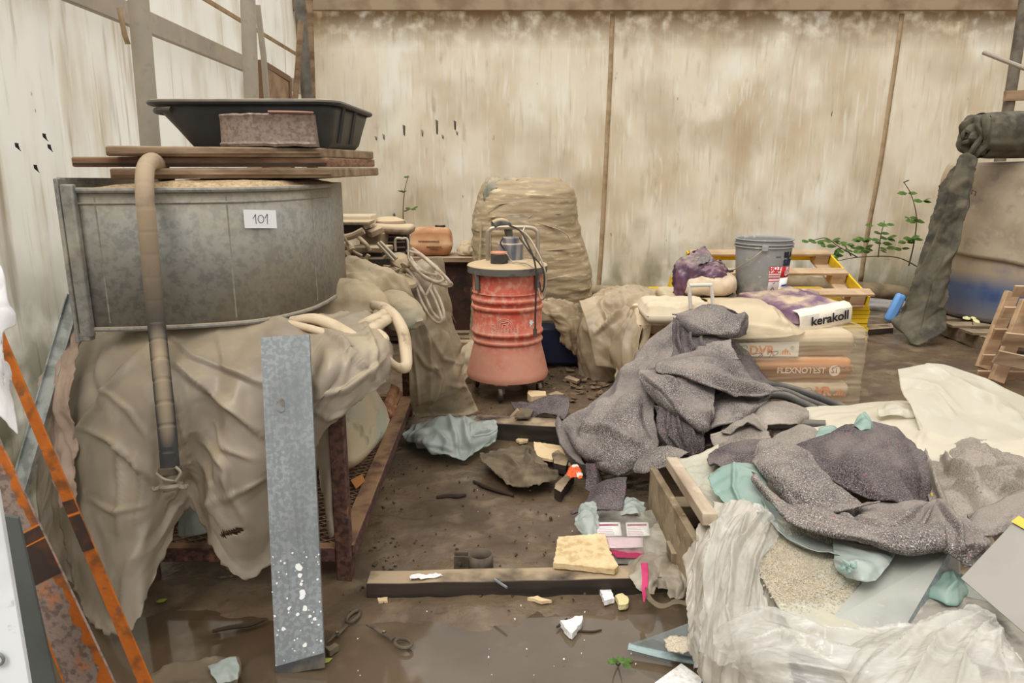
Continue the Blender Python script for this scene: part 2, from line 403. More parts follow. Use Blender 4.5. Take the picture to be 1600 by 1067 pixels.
galv = (Mat('galvanised_sheet', (134, 139, 140), .5, .45, .5).var((158, 161, 162), 70, .48, .56, .8, None, 4).var((118, 122, 124), 5, .5, .7, .7, (1, 1, .3)).bump(150, .05, .002))
galv_rail = Mat('bright_galvanised_steel', (186, 190, 186), .4, .5).var((150, 154, 150), 20, .45, .6)
sand = Mat('settled_dust', (194, 168, 130), .95).var((164, 140, 106), 90, .45, .6).var((212, 190, 156), 40, .55, .7).bump(120, .6, .004)
black_plastic = (Mat('black_plastic', (44, 44, 43), .5, spec=.35).var((70, 68, 64), 5, .45, .7, .7).dust(DUST, .8, .35, .9, 8, .2, .5).bump(60, .05, .002))
black_metal = Mat('black_metal', (22, 21, 20), .6)
pink_rust = (Mat('rusty_pinkish_steel', (146, 128, 116), .9).var((116, 98, 88), 70, .45, .62, .8, None, 6).var((196, 168, 150), 12, .68, .74, .8).var((178, 168, 152), 30, .6, .7, .5).bump(90, .5, .005))
rust_frame = (Mat('rusted_frame_steel', (98, 70, 60), .85).var((60, 42, 38), 40, .45, .6, .8, None, 6).var((146, 104, 78), 25, .58, .7, .7).dust((170, 134, 98), .8, .4, .95, 10, .3, .55).bump(90, .4, .003))
orange_rust = (Mat('orange_rusted_steel', (190, 104, 38), .85).var((118, 76, 44), 16, .48, .62, .85, None, 6).var((212, 126, 52), 9, .55, .7, .6).var((98, 84, 76), 30, .6, .68, .6).bump(80, .4, .004))
grey_rust = (Mat('grey_scaled_steel', (150, 130, 118), .85).var((206, 118, 46), 5, .53, .6, .95, None, 7).var((96, 82, 76), 60, .48, .62, .7).bump(110, .5, .004))
primer = Mat('dark_primer_band', (66, 52, 46), .7).var((112, 66, 36), 14, .55, .72, .7).bump(50, .2, .003)
orange_line = Mat('orange_marking', (206, 120, 52), .7)
hose_rubber = (Mat('dusty_rubber_hose', (58, 57, 56), .7).dust((186, 164, 132), .8, .25, .8, 7, .05, .25).var((104, 98, 90), 10, .5, .7, .5))
_m = hose_rubber; _m.mix((180, 158, 130), _m.math('MULTIPLY', _m.zfac(.42, .85), _m.fac(9, .1, .45)), .95).bump(60, .1, .002)
hose_beige = (Mat('dusty_beige_hose', (206, 186, 156), .75).var((170, 148, 118), 9, .46, .66, .7).var((120, 102, 82), 18, .63, .72, .6).bump(30, .2, .004))
tarp_dusty = (Mat('dusty_clear_tarp', (190, 176, 157), .34, spec=.55).var((156, 142, 124), 3, .44, .64, .8).var((218, 206, 186), 5, .53, .7, .7).dust((206, 188, 154), .8, .3, .9, 5, .35, .6).bump(30, .12, .004).film(.26, .84, 3))
tarp_tan = (Mat('tan_dusted_film', (174, 156, 128), .42, spec=.45).var((166, 146, 116), 4, .42, .64, .8).var((206, 188, 160), 6, .54, .7, .7).dust((196, 176, 146), .8, .3, .9).bump(40, .15, .004).film(.18, .98, 5))
cloth_pink = Mat('dusty_pinkish_cloth', (190, 166, 148), .95).var((160, 136, 120), 6, .42, .64, .8).bump(120, .3, .002)
sack_tan = (Mat('dusty_sack', (178, 158, 128), .9).var((142, 122, 94), 8, .42, .62, .8).var((110, 92, 66), 22, .62, .72, .6).dust((206, 186, 152), .9).bump(160, .3, .002).bump(20, .3, .006))
sack_green = (Mat('greenish_woven_sack', (158, 156, 136), .6).var((180, 162, 130), 2.5, .4, .58, .95).var((96, 98, 80), 10, .6, .72, .7).bump(60, .2, .004, (1, 3, 1)))
machine = (Mat('dust_caked_machine', (150, 130, 106), .9).var((98, 82, 66), 14, .45, .65, .8).dust((200, 178, 144), .95, .1, .8, 12, .1, .35).bump(50, .3, .004))
machine_dark = Mat('dark_machine', (58, 50, 44), .8).dust((176, 154, 124), .9, .2, .8)
cable_white = Mat('dusty_cable', (206, 190, 168), .7).var((170, 150, 124), 20)
kraft = (Mat('orange_brown_bag_paper', (180, 128, 90), .85).var((158, 108, 68), 8, .45, .65, .7).dust((206, 176, 136), .8).bump(40, .2, .004))
brown_cabinet = Mat('dark_brown_steel', (66, 44, 34), .7).var((44, 30, 24), 8).var((92, 66, 50), 20, .6, .72, .6)
wrap_tan = (Mat('dusty_wrap_film', (160, 141, 112), .6, spec=.35).var((152, 132, 100), 6, .42, .62, .8, (1, 1, 3)).var((128, 118, 108), 5, .6, .72, .6, (1, 1, 3)).var((206, 186, 150), 9, .55, .7, .7, (1, 1, 4)).bump(30, .3, .006, (1, 1, 5)))
red_vac = (Mat('dusty_red_plastic', (194, 78, 58), .55, spec=.35).var((204, 116, 94), 4, .4, .6, .8).var((212, 158, 136), 26, .48, .66, .7, None, 7))
_m = red_vac; _m.mix((204, 146, 122), _m.math('MULTIPLY', _m.zfac(.44, .3), _m.fac(9, .1, .45)), .85); _m.dust((206, 170, 140), .8, .3, .9, 9, .1, .4).bump(60, .1, .002)
grey_lid = Mat('dusty_grey_plastic', (104, 100, 92), .7).var((74, 72, 68), 12, .48, .62).dust((196, 170, 134), .95, .4, .9, 10, .02, .12)
motor_blue = Mat('dust_streaked_blue_motor', (148, 142, 136), .7).var((84, 88, 104), 18, .47, .6, .9, (1, 1, .12)).dust((204, 182, 150), .9)
chrome_dust = Mat('dusty_chrome_tube', (176, 164, 146), .35, .6).dust(DUST, .7)
cable_dark = Mat('dark_cable', (58, 50, 44), .7)
paint_white = Mat('white_paint', (238, 238, 234), .7)
ink = Mat('black_print', (38, 36, 38), .8)
ink_soft = Mat('faded_print', (92, 76, 70), .85)
card_white = Mat('white_card', (240, 240, 238), .6)
white_print = Mat('white_print', (222, 208, 200), .8)
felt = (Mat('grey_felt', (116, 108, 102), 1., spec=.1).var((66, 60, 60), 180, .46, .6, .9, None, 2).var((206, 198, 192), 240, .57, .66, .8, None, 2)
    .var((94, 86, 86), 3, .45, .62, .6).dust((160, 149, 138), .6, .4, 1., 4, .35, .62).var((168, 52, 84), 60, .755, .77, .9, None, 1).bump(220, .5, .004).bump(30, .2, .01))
felt_dark_and_shade = (Mat('dark_felt_and_fold_shade', (96, 87, 86), 1., spec=.1).var((54, 47, 50), 160, .44, .58, .9, None, 2).var((164, 154, 152), 230, .6, .68, .8, None, 2)
    .var((172, 48, 80), 50, .75, .765, .9, None, 1).dust((132, 122, 116), .5, .4, 1., 4, .4, .62).bump(200, .6, .004))  # own colour of the dark blanket; shade painted into hollows of the grey one
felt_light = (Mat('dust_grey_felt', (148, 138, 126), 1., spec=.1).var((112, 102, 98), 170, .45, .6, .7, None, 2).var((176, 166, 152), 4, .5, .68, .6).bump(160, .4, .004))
teal = (Mat('teal_plastic_film', (150, 184, 172), .32, spec=.5).var((172, 198, 188), 6, .5, .7, .7).dust((196, 198, 184), .5).film(.35, .92))
pale_teal = (Mat('pale_teal_film', (182, 190, 182), .32, spec=.5).var((202, 208, 200), 6, .5, .7, .7).var((152, 146, 130), 9, .62, .74, .6).film(.3, .92))
cream_film = (Mat('cream_plastic_sheet', (228, 220, 200), .4, spec=.4).var((236, 226, 202), 4, .5, .7, .7).film(.35, .97))
white_film = (Mat('milky_white_film', (226, 220, 204), .35, spec=.5).var((240, 236, 226), 5, .5, .68, .7).film(.45, .8))
clear_film = (Mat('clear_crinkled_film', (220, 216, 206), .18, spec=.8).var((246, 246, 243), 22, .55, .68, .9, (1, .22, .22), 7).var((192, 182, 164), 5, .5, .68, .6).bump(30, .8, .012, (1, .22, .22)).film(.3, .52, 4))
clear_film_b = (Mat('clear_crinkled_film_b', (220, 217, 210), .18, spec=.8).var((246, 246, 243), 22, .55, .68, .9, (.25, 1, 1), 7).var((196, 188, 172), 5, .5, .68, .6).bump(28, .8, .012, (.22, 1, 1)).film(.3, .52, 4))
wrap_film = (Mat('stretch_wrap_film', (222, 208, 180), .35, spec=.5).var((204, 186, 154), 5, .5, .7, .7).film(.3, .3))
wrap_dust = (Mat('dusty_wrap_sheet', (212, 194, 162), .5, spec=.4).var((188, 168, 136), 5, .5, .7, .7).dust((218, 200, 168), .7).bump(24, .15, .005).film(.2, .95))
bag_yellow = (Mat('yellow_marked_bag', (200, 184, 158), .8).var((182, 166, 138), 7, .46, .66, .7).var((214, 192, 96), 6, .62, .66, .8).bump(30, .25, .005))
paper_bag = (Mat('pale_cement_bag_paper', (212, 192, 162), .85).var((190, 168, 138), 6, .46, .66, .7).bump(30, .25, .005, (1, 1, 4)))
bag_orange = (Mat('orange_printed_paper', (216, 150, 102), .85).var((226, 178, 136), 9, .5, .66, .8, (.25, 1, 3)))
orange_ink = Mat('faded_orange_print', (220, 136, 84), .85)
bag_purple = (Mat('purple_bag_paper', (112, 84, 106), .65).var((88, 62, 84), 8, .45, .65, .7).dust((204, 182, 150), .85, .35, 1., 6, .42, .64).bump(40, .25, .005))
bag_purple_dark = Mat('torn_purple_film', (98, 64, 84), .35, spec=.5).var((62, 42, 56), 10, .45, .65).dust((196, 172, 150), .5, .5, 1.)
silver = Mat('silvery_liner', (120, 112, 108), .3, .4)
bag_white = Mat('white_bag_paper', (226, 216, 200), .75).var((204, 190, 170), 8, .5, .68, .7).bump(40, .2, .004)
bucket_grey = (Mat('scuffed_grey_plastic', (140, 140, 138), .6, spec=.3).var((158, 156, 150), 6, .5, .7, .6).var((186, 182, 172), 22, .62, .7, .7, None, 6))
_m = bucket_grey; _m.mix((176, 172, 160), _m.math('MULTIPLY', _m.zfac(.16, .06), _m.fac(26, .45, .6)), .7)
label_red = Mat('red_label', (196, 36, 44), .6); label_blue = Mat('blue_label', (40, 66, 128), .6); label_green = Mat('yellowish_label', (206, 206, 160), .6)
label_magenta = Mat('magenta_print', (150, 32, 72), .6); label_pale = Mat('pale_label', (226, 214, 216), .6)
yellow_edge = Mat('yellow_panel_edge', (216, 178, 30), .6).var((180, 148, 34), 10, .45, .65, .7)
barrel_cover = (Mat('grimy_tank_cover', (176, 160, 138), .75).var((146, 130, 108), 4, .42, .64, .8).var((112, 108, 104), 6, .6, .74, .6).var((196, 182, 160), 8, .56, .7, .6).bump(20, .15, .006))
barrel_blue = (Mat('dusty_blue_drum', (92, 106, 136), .6).var((64, 84, 128), 6, .5, .66, .8))
_m = barrel_blue; _m.mix((168, 150, 126), _m.math('MULTIPLY', _m.zfac(.32, .46), _m.fac(5, .1, .5)), 1.); _m.mix((140, 134, 128), _m.zfac(.22, .05), .7)
shade_net = (Mat('dark_shade_cloth', (100, 95, 82), .95, spec=.1).var((60, 58, 52), 6, .42, .62, .8).var((120, 110, 92), 9, .52, .7, .7).bump(200, .5, .003))
leaf = Mat('green_leaf', (74, 104, 44), .55).var((104, 132, 62), 30, .45, .65).film(.3)
leaf_pale = Mat('pale_leaf', (196, 190, 138), .6)
stem = Mat('brown_stem', (84, 70, 44), .8)
white_panel = (Mat('dirty_white_panel', (222, 224, 224), .5).var((192, 192, 188), 5, .5, .7, .6).var((150, 140, 126), 30, .68, .74, .5))
white_cloth = Mat('white_cloth', (228, 226, 224), .9).bump(60, .2, .004)
dark_panel = Mat('dark_grey_sheet', (84, 86, 84), .5).var((66, 68, 66), 4)
chip_board = (Mat('pale_insulation_board', (208, 184, 142), .95).var((176, 144, 98), 30, .45, .6, .7).var((226, 204, 162), 8, .54, .7, .7).bump(60, .5, .006))
plywood = Mat('pale_plywood', (216, 190, 148), .9).var((190, 160, 118), 12, .5, .66, .6).bump(50, .3, .003)
foam_white = Mat('white_foam', (238, 236, 232), .9).var((214, 206, 196), 60).bump(90, .6, .005)
foam_yellow = Mat('yellowish_foam', (216, 200, 150), .95).bump(90, .8, .006)
mud_cloth = Mat('mud_soaked_cloth', (110, 96, 76), .8).var((80, 68, 52), 6, .45, .65).var((140, 126, 102), 12, .56, .7, .6).bump(90, .3, .003)
mud_metal = Mat('mud_coated_metal', (98, 86, 72), .6).var((74, 64, 52), 20)
glass_pane = (Mat('dirty_glass_sheet', (132, 140, 136), .12, spec=.6).var((170, 176, 172), 7, .55, .7, .8).film(.1, .62, 4))
grey_sheet = (Mat('dusty_grey_plastic_sheet', (164, 164, 155), .45, spec=.4).var((134, 134, 128), 4, .45, .66, .7).var((182, 176, 160), 60, .64, .7, .6).bump(60, .1, .002))
perspex = (Mat('frosted_grey_panel', (160, 154, 143), .3, spec=.5).var((130, 124, 114), 3, .45, .66, .6).film(.25, .86))
yellow_tape = Mat('yellow_tape', (222, 180, 70), .5)
pink_ribbon = Mat('pink_ribbon', (206, 62, 112), .6).var((176, 44, 92), 10)
orange_foil = Mat('orange_wrapper', (212, 92, 44), .45).var((226, 214, 200), 16, .6, .64)
twig = Mat('wet_twig', (58, 46, 36), .8)
cement = (Mat('spilt_cement_grains', (206, 194, 172), .95).var((172, 158, 134), 230, .45, .6, .8, None, 3).var((182, 174, 156), 8, .46, .64, .8).bump(140, .9, .006))
bag_film_green = (Mat('pale_bag_film', (176, 172, 156), .45).var((190, 180, 158), 4, .45, .66, .8).var((206, 196, 172), 90, .62, .7, .7).bump(40, .1, .003))
black_hose = Mat('black_pipe', (64, 62, 60), .5, spec=.4).dust((130, 120, 106), .8, .4, .95)
rust_rod = Mat('dull_steel_rod', (150, 138, 122), .5, .3)

# ------------------------------------------------------------------ the setting
YB = 8.3
def xl(Y): return -1.94 - .04 * Y
# floor: real relief, fine where it is seen
gx = np.concatenate([np.linspace(-9, -2.4, 12)[:-1], np.linspace(-2.4, 6.2, 260), np.linspace(6.2, 12, 10)[1:]])
gy = np.concatenate([np.linspace(-6, 1.5, 16)[:-1], np.linspace(1.5, 4.2, 170), np.linspace(4.2, 8.6, 120)[1:], np.linspace(8.6, 16, 10)[1:]])
X, Y = np.meshgrid(gx, gy); Q = np.stack([X, Y, 0 * X], -1)
Z = .020 * fbm(Q * 2.2, 4, 3) + .012 * np.clip(ridge(Q * np.array([6, 7, 1]), 8) - .55, 0, 1) + .004 * noise(Q * 30, 5)
low = 1 / (1 + np.exp((Y - 2.30 - .10 * noise(Q * 1.3, 4)) * 16)) * 1 / (1 + np.exp((np.abs(X + .1) - 1.9) * 8))
Z = np.clip(Z, -.03, .03) - .034 * low
floor = link('floor', np.stack([X, Y, Z], -1).reshape(-1, 3), grid_faces(len(gy), len(gx)), mud, base=(0, 0, 0))
tag(floor, 'dark brown trampled mud floor under the tent', kind='structure')
nx = 70; px_ = np.linspace(-2.3, 2.2, nx); py_ = np.linspace(.3, 2.75, 40); X, Y = np.meshgrid(px_, py_)
pud = link('puddle', np.stack([X, Y, -.012 + 0 * X], -1).reshape(-1, 3), grid_faces(40, nx), water, base=(0, 0, 0))
tag(pud, 'shallow muddy water lying over the mud in front of the dark timber', kind='structure')

# back wall: sagging translucent tarpaulin
gx = np.linspace(-2.35, 6.1, 300); gz = np.linspace(.1, 3.16, 120); X, Zz = np.meshgrid(gx, gz)
Q = np.stack([X, 0 * X, Zz], -1); Pp = proj(np.stack([X, 0 * X + YB, Zz], -1))
D = .035 * noise(Q * np.array([.8, 1, .7]), 2) + .012 * noise(np.stack([X * 2.2 - Zz * 1.1, 0 * X, Zz * .8], -1), 6) + .004 * noise(np.stack([X * 9, 0 * X, Zz * 1.2], -1), 9)
for pts_, wd, h in [([(1000, 40), (1030, 110), (1090, 190)], 18, .055), ([(1240, 50), (1190, 120), (1120, 180)], 20, .05), ([(1240, 30), (1210, 120), (1150, 230), (1130, 330)], 20, .03), ([(1000, 40), (1010, 140), (1040, 240), (1090, 340)], 20, .035), ([(880, 40), (900, 140), (920, 260)], 22, .03), ([(1300, 60), (1290, 200), (1310, 330)], 24, .025), ([(520, 100), (560, 220), (620, 330)], 22, .035), ([(1090, 100), (1110, 200), (1130, 260)], 16, .018),
                    ([(960, 170), (1000, 220), (1060, 250)], 14, .02), ([(560, 120), (600, 170), (640, 240)], 22, .03), ([(640, 60), (690, 200)], 24, .02), ([(1500, 40), (1450, 160)], 24, .02), ([(760, 60), (800, 260)], 30, .02)]:
    d, sg, t = polydist(Pp, pts_); D += h * np.exp(-(d / wd)**2)
wall_back = link('wall_back', np.stack([X, YB - D, Zz], -1).reshape(-1, 3), grid_faces(len(gz), len(gx)), tarp_back, base=(0, 0, 0), thick=.002)
tag(wall_back, 'stained cream tarpaulin back wall lit from outside', kind='structure')
seam_m = Mat('brown_welded_seam', (192, 166, 132), .7).var((172, 146, 112), 12).film(.3)
def wall_at(px, py, off=.0):
    p = at(px, py, YB); i = np.interp(p[0], gx, np.arange(len(gx))); j = np.interp(p[2], gz, np.arange(len(gz)))
    p[1] = YB - D[int(round(j)), int(round(i))] - off; return p
for pts_ in ([(957, 22), (953, 120), (947, 240), (940, 380), (935, 452)], [(1408, 22), (1394, 120), (1376, 240), (1358, 350), (1345, 440)]):
    ctr = crspline(np.array(pts_, float), 40); a = [wall_at(x - 3.5, y, .012) for x, y in ctr]; b = [wall_at(x + 3.5, y, .012) for x, y in ctr]
    link('seam', np.array(a + b), [(i, i+1, 41+i, 40+i) for i in range(39)], seam_m, wall_back, thick=.004)
hem = MB(); 
for i in range(1): hem.tube([at(1205, 438, 8.0), at(1260, 443, 7.95), at(1320, 450, 7.9), at(1380, 455, 7.9), at(1440, 462, 7.95)], [.07, .085, .075, .085, .07], 14, 40)
hem_m = Mat('dirty_hem', (150, 132, 104), .7).var((116, 102, 80), 6)
o = hem.build('rolled_hem', hem_m, wall_back)
hem = MB(); hem.tube([at(890, 452, 8.1), at(960, 455, 8.1), at(1060, 458, 8.1)], [.07, .06, .07], 12, 30); hem.build('rolled_hem', hem_m, wall_back)
b = MB(); b.box((1.8, YB - .06, 3.27), (8.5, .05, .3)); b.build('trim_1', Mat('brown_eave_board', (178, 156, 128), .8).var((150, 126, 98), 4).film(.3), angle=30, bevel=.008)
tag(bpy.data.objects['trim_1'], 'brown eave band along the top of the back wall', kind='structure')
b = MB(); b.box((1.8, YB + .02, 3.52), (8.5, .1, .24)); tag(b.build('trim_2', grey_paint_steel), 'pale steel eave beam above the back wall', kind='structure')

for px, py, h_ in ((683, 199, 24), (711, 196, 16), (714, 208, 8), (660, 208, 12), (692, 214, 8), (632, 204, 18), (600, 214, 10), (588, 216, 8)):
    a = [wall_at(px - 2, py - h_/2, .006), wall_at(px + 2, py - h_/2 + 2, .006), wall_at(px + 1.5, py + h_/2, .006), wall_at(px - .5, py + h_/2 - 2, .006)]; link('dark_drip', a, [(0, 1, 2, 3)], Mat('drip', (84, 76, 66) if h_ > 14 else (140, 126, 106), .8), wall_back, thick=.002)
# left wall
gy = np.concatenate([np.linspace(.4, 2.4, 20)[:-1], np.linspace(2.4, YB, 200)]); gz = np.linspace(.03, 3.6, 110); Yl, Zl = np.meshgrid(gy, gz)
Q = np.stack([0 * Yl, Yl, Zl], -1)
D2 = .03 * noise(Q * np.array([1, .9, .6]), 12) + .006 * noise(np.stack([0 * Yl, Yl * 6, Zl * .8], -1), 13)
D2 += .02 * np.exp(-((Yl - 3.55) / .05)**2) - .01 * np.exp(-((Yl - 3.7) / .08)**2)
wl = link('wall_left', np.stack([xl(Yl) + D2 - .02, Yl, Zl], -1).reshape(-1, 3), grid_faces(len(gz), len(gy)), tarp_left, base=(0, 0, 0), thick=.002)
tag(wl, 'weathered white tarpaulin side wall with brown streaks', kind='structure')
for px, py in ((8, 228), (52, 213), (60, 230), (38, 262)):           # small tears with curled flaps
    d = ray(px, py); Yt = next(y for y in np.linspace(2.3, 4, 400) if d[0] / d[1] * y < xl(y) + .05 or y > 3.99); p = at(px, py, Yt)
    r = random.Random(px)
    link('tear', [p + V(.045, -.007, .012), p + V(.05, .006, .01), p + V(.045, .009, -.006), p + V(.06, .0, -.02), p + V(.045, -.006, -.003)], [(0, 1, 2, 3, 4)], black_metal, wl, thick=.003)
# right wall
gy = np.linspace(2.5, YB, 120); gz = np.linspace(.03, 3.6, 60); Yr, Zr = np.meshgrid(gy, gz); Q = np.stack([0 * Yr, Yr, Zr], -1)
wr_ = link('wall_right', np.stack([6.1 + .03 * noise(Q * 1.2, 22), Yr, Zr], -1).reshape(-1, 3), grid_faces(60, 120), tarp_back, base=(0, 0, 0), thick=.002)
tag(wr_, 'stained tarpaulin side wall behind the big drum', kind='structure')

def post(name, px0, py0, px1, py1, Y, r, label, mat=grey_paint_steel, z0=0., z1=3.5):
    a = at(px0, py0, Y); b_ = at(px1, py1, Y); d = (b_ - a) / (b_[2] - a[2])
    lo = a + d * (z0 - a[2]); hi = a + d * (z1 - a[2])
    m = MB(); m.tube([lo, hi], r, 16); o = m.build(name, mat); return tag(o, label, kind='structure')
post('trim_3', 216, 0, 235, 225, 3.75, .047, 'thick grey round steel post left of the black tub')
post('trim_4', 387, 0, 393, 150, 5.35, .05, 'grey round steel post behind the black tub')
post('trim_5', 468, 0, 480, 155, 7.5, .055, 'dark grey corner post at the back left', Mat('dark_post', (118, 112, 102), .6).var((90, 84, 76), 8))
post('trim_6', 484, 0, 489, 160, 8.0, .03, 'weathered wooden corner strip', old_wood)
post('trim_7', 1597, 30, 1572, 190, 7.95, .055, 'dark steel post in the back right corner', Mat('dark_post2', (112, 104, 92), .6).var((84, 76, 66), 8))
def girt(name, za, w_, t_, Y0, Y1, off, label, mat):
    m = MB(); m.bar((xl(Y0) + off, Y0, za), (xl(Y1) + off, Y1, za), t_, w_); return tag(m.build(name, mat, bevel=.004), label, kind='structure')
girt('trim_8', 2.335, .12, .035, .5, 8.1, .07, 'long dusty steel rail along the left wall', grey_paint_steel)
girt('trim_9', 2.66, .035, .012, .5, 8.1, .06, 'thin brown strap along the left wall', seam_m)
m = MB(); m.tube([at(402, 8, 5.6), at(412, 90, 5.65), at(417, 155, 5.7)], .022, 10); tag(m.build('trim_10', grey_paint_steel), 'thin slanting brace beside the post', kind='structure')
m = MB(); m.tube([at(470, 32, 7.1), at(466, 100, 7.1), at(461, 156, 7.1)], .028, 10); tag(m.build('trim_11', old_wood), 'pale wooden batten in the corner', kind='structure')
t = thing('framed_board', atz(430, 150, 1.7) * 0 + at(432, 160, 6.6), 'dusty brown framed board leaning in the back left corner', 'board')
m = MB(); m.plate([at(410, 100, 6.3), at(448, 122, 6.8), at(455, 330, 6.8), at(418, 330, 6.3)], (.03, -.02, 0)); m.build('panel', Mat('brown_board', (168, 140, 112), .8).var((140, 112, 86), 6), t)
for a_, b_ in (((407, 96, 6.25), (416, 330, 6.25)), ((407, 98, 6.25), (450, 124, 6.78)), ((450, 122, 6.78), (458, 330, 6.78))):
    m = MB(); m.bar(at(*a_), at(*b_), .05, .05); m.build('frame', Mat('brown_frame', (128, 100, 80), .8), t, bevel=.004)
for pts_ in ([(186, 12, 3.62), (190, 30, 3.62), (195, 55, 3.62), (200, 69, 3.62)],):
    a = [at(x - 4, y, Y) for x, y, Y in pts_]; b_ = [at(x + 4, y, Y) for x, y, Y in pts_]
    o = link('tarp_strip', np.array(a + b_), [(i, i+1, 5+i, 4+i) for i in range(3)], seam_m, wl, thick=.003)
# ================================================================== LEFT SIDE
# ---- rusty rack under everything
RX0, RX1, RY0, RY1 = -1.39, -.64, 2.5, 4.45
rack = thing('steel_rack', (-1.2, 3.4, 0), 'rusty steel rack with mesh shelf standing under the draped tarp', 'rack')
def rbar(name, a, b, w_=.05, h_=.05, m=rust_frame):
    q = MB(); q.bar(a, b, w_, h_); return q.build(name, m, rack, bevel=.004)
for x, y in ((RX1 - .0, RY0 + .05), (RX0, RY0 + .05), (RX1 - .02, RY1), (RX0, RY1)):
    q = MB(); q.box((x, y, .40), (.055, .055, .82)); q.build('leg', rust_frame, rack, bevel=.004)
for z in (.115, .775):
    rbar('rail', (RX0 + .03, RY0 + .05, z), (RX1 - .03, RY0 + .05, z), .045, .06); rbar('rail', (RX0 + .03, RY1, z), (RX1 - .05, RY1, z))
    rbar('rail', (RX1, RY0 + .05, z), (RX1 - .02, RY1 - .03, z), .075, .06); rbar('rail', (RX0, RY0 + .05, z), (RX0, RY1 - .03, z))
q = MB()                                                 # expanded metal: diamond strands
p_, hgt = .075, .04
for i in range(-30, 60):
    for s_ in (1, -1):
        c0 = RY0 + .04 + i * hgt * 1.0
        # strands zig across x
        L = RX1 - RX0 - .08; y0 = c0; y1 = c0 + s_ * L * hgt / p_
        t0, t1 = 0., 1.
        for lim, up in ((RY0 + .04, False), (RY1 - .03, True)):
            ya, yb_ = y0, y1
            if abs(yb_ - ya) < 1e-6: continue
            tt = (lim - ya) / (yb_ - ya)
            if (yb_ > ya) != up: t0 = max(t0, tt)
            else: t1 = min(t1, tt)
        if t1 - t0 > .01:
            xa = RX0 + .04 + L * t0; xb = RX0 + .04 + L * t1
            q.bar((xa, y0 + (y1 - y0) * t0, .135 + .002 * s_), (xb, y0 + (y1 - y0) * t1, .135 + .002 * s_), .006, .004)
o = q.build('mesh_shelf', rust_frame, rack, smooth=False); o['kind'] = 'stuff'
q = MB(); q.box(((RX0 + RX1)/2, (RY0 + RY1)/2 + .06, .815), (RX1 - RX0 - .02, RY1 - RY0 - .12, .03)); q.build('rack_top', old_wood, rack)
for x in (-1.32, -.98): q = MB(); q.box((x, 3.25, .9), (.09, .9, .138)); tag(q.build('timber_bearer', old_wood), f'short timber bearer under the {"left end" if x < -1.2 else "middle"} of the grey tank, hidden by the tarp', 'timber')

# ---- things on the mesh shelf
v, f = pillow_pts(.62, .4, .36, seed=4, wr=.016, flat=.3, a=3., b=.5)
sk = link('sack', place(v, (-.86, 3.42, .145), math.radians(82)), f, sack_green, base=(-.86, 3.42, .145)); tag(sk, 'greenish plastic sack lying on the mesh shelf beneath the draped tarp', 'sack')
for i, (a, b, r, lb) in enumerate((((600, 640, 4.0), (616, 604, 4.2), .028, 'knobbly dusty stick pointing up from the mesh shelf, thicker one'), ((611, 634, 4.05), (624, 613, 4.2), .016, 'thin pale stick leaning beside the thicker stick on the mesh shelf'))):
    A = at(*a); B = at(*b); A[2] = .16; q = MB(); r_ = np.random.RandomState(i)
    q.tube([A + (B - A) * k / 8 + r_.normal(size=3) * .004 for k in range(9)], [r * (.8 + .5 * r_.rand()) for k in range(9)], 10, 30)
    tag(q.build('stick', Mat('bark_stick', (188, 140, 106), .9).var((150, 104, 76), 20)), lb, 'stick')
q = MB(); q.plate([atz(548, 752, .15), atz(566, 742, .15), atz(570, 752, .15), atz(556, 764, .15)], (0, 0, .006)); tag(q.build('cardboard_scrap', Mat('rust_card', (190, 128, 74), .9)), 'small orange brown scrap on the mesh shelf behind the rack leg', 'scrap')
G = sheet('plastic_scrap', [[(285, 790, 2.62), (305, 775, 2.65), (325, 790, 2.62)], [(285, 815, 2.6), (305, 805, 2.56), (322, 815, 2.58)], [(283, 838, 2.58), (305, 836, 2.54), (322, 832, 2.56)]], pale_teal, 20, 20, wr=[(8, 8, .02, 'r')])
tag(G, 'pale plastic scrap hanging in the gap between the two tarp lobes', 'scrap')

# ---- the draped dusty tarp
cols = [
 [(95, 560, 2.85), (84, 640, 2.75), (88, 760, 2.70), (110, 900, 2.5), (140, 972, 2.28)],
 [(125, 522, 2.80), (118, 620, 2.58), (120, 720, 2.50), (145, 860, 2.36), (168, 990, 2.16)],
 [(180, 514, 2.72), (172, 600, 2.46), (160, 700, 2.38), (180, 850, 2.26), (196, 990, 2.12)],
 [(250, 511, 2.68), (240, 600, 2.42), (225, 720, 2.33), (215, 850, 2.22), (222, 955, 2.14)],
 [(290, 508, 2.68), (285, 600, 2.45), (268, 720, 2.38), (252, 815, 2.32), (246, 890, 2.26)],
 [(330, 505, 2.68), (310, 600, 2.45), (296, 690, 2.42), (288, 750, 2.42), (290, 796, 2.42)],
 [(370, 502, 2.70), (340, 600, 2.46), (316, 710, 2.42), (306, 770, 2.42), (306, 800, 2.41)],
 [(395, 500, 2.72), (372, 600, 2.44), (340, 720, 2.36), (332, 810, 2.32), (340, 868, 2.30)],
 [(415, 499, 2.74), (395, 590, 2.46), (372, 720, 2.36), (366, 830, 2.32), (380, 907, 2.30)],
 [(440, 497, 2.76), (425, 580, 2.47), (415, 700, 2.38), (412, 800, 2.36), (418, 884, 2.36)],
 [(470, 493, 2.80), (465, 580, 2.48), (460, 640, 2.42), (455, 720, 2.44), (455, 800, 2.46)],
 [(510, 488, 2.95), (512, 560, 2.50), (505, 620, 2.44), (496, 660, 2.44), (490, 700, 2.47)],
 [(550, 485, 3.05), (562, 540, 2.60), (560, 590, 2.48), (552, 620, 2.46), (540, 644, 2.46)],
 [(580, 490, 3.20), (602, 530, 2.80), (607, 560, 2.70), (604, 580, 2.65), (598, 598, 2.62)],
 [(590, 500, 3.40), (612, 540, 3.10), (615, 560, 3.0), (613, 572, 3.0), (608, 584, 2.98)]]
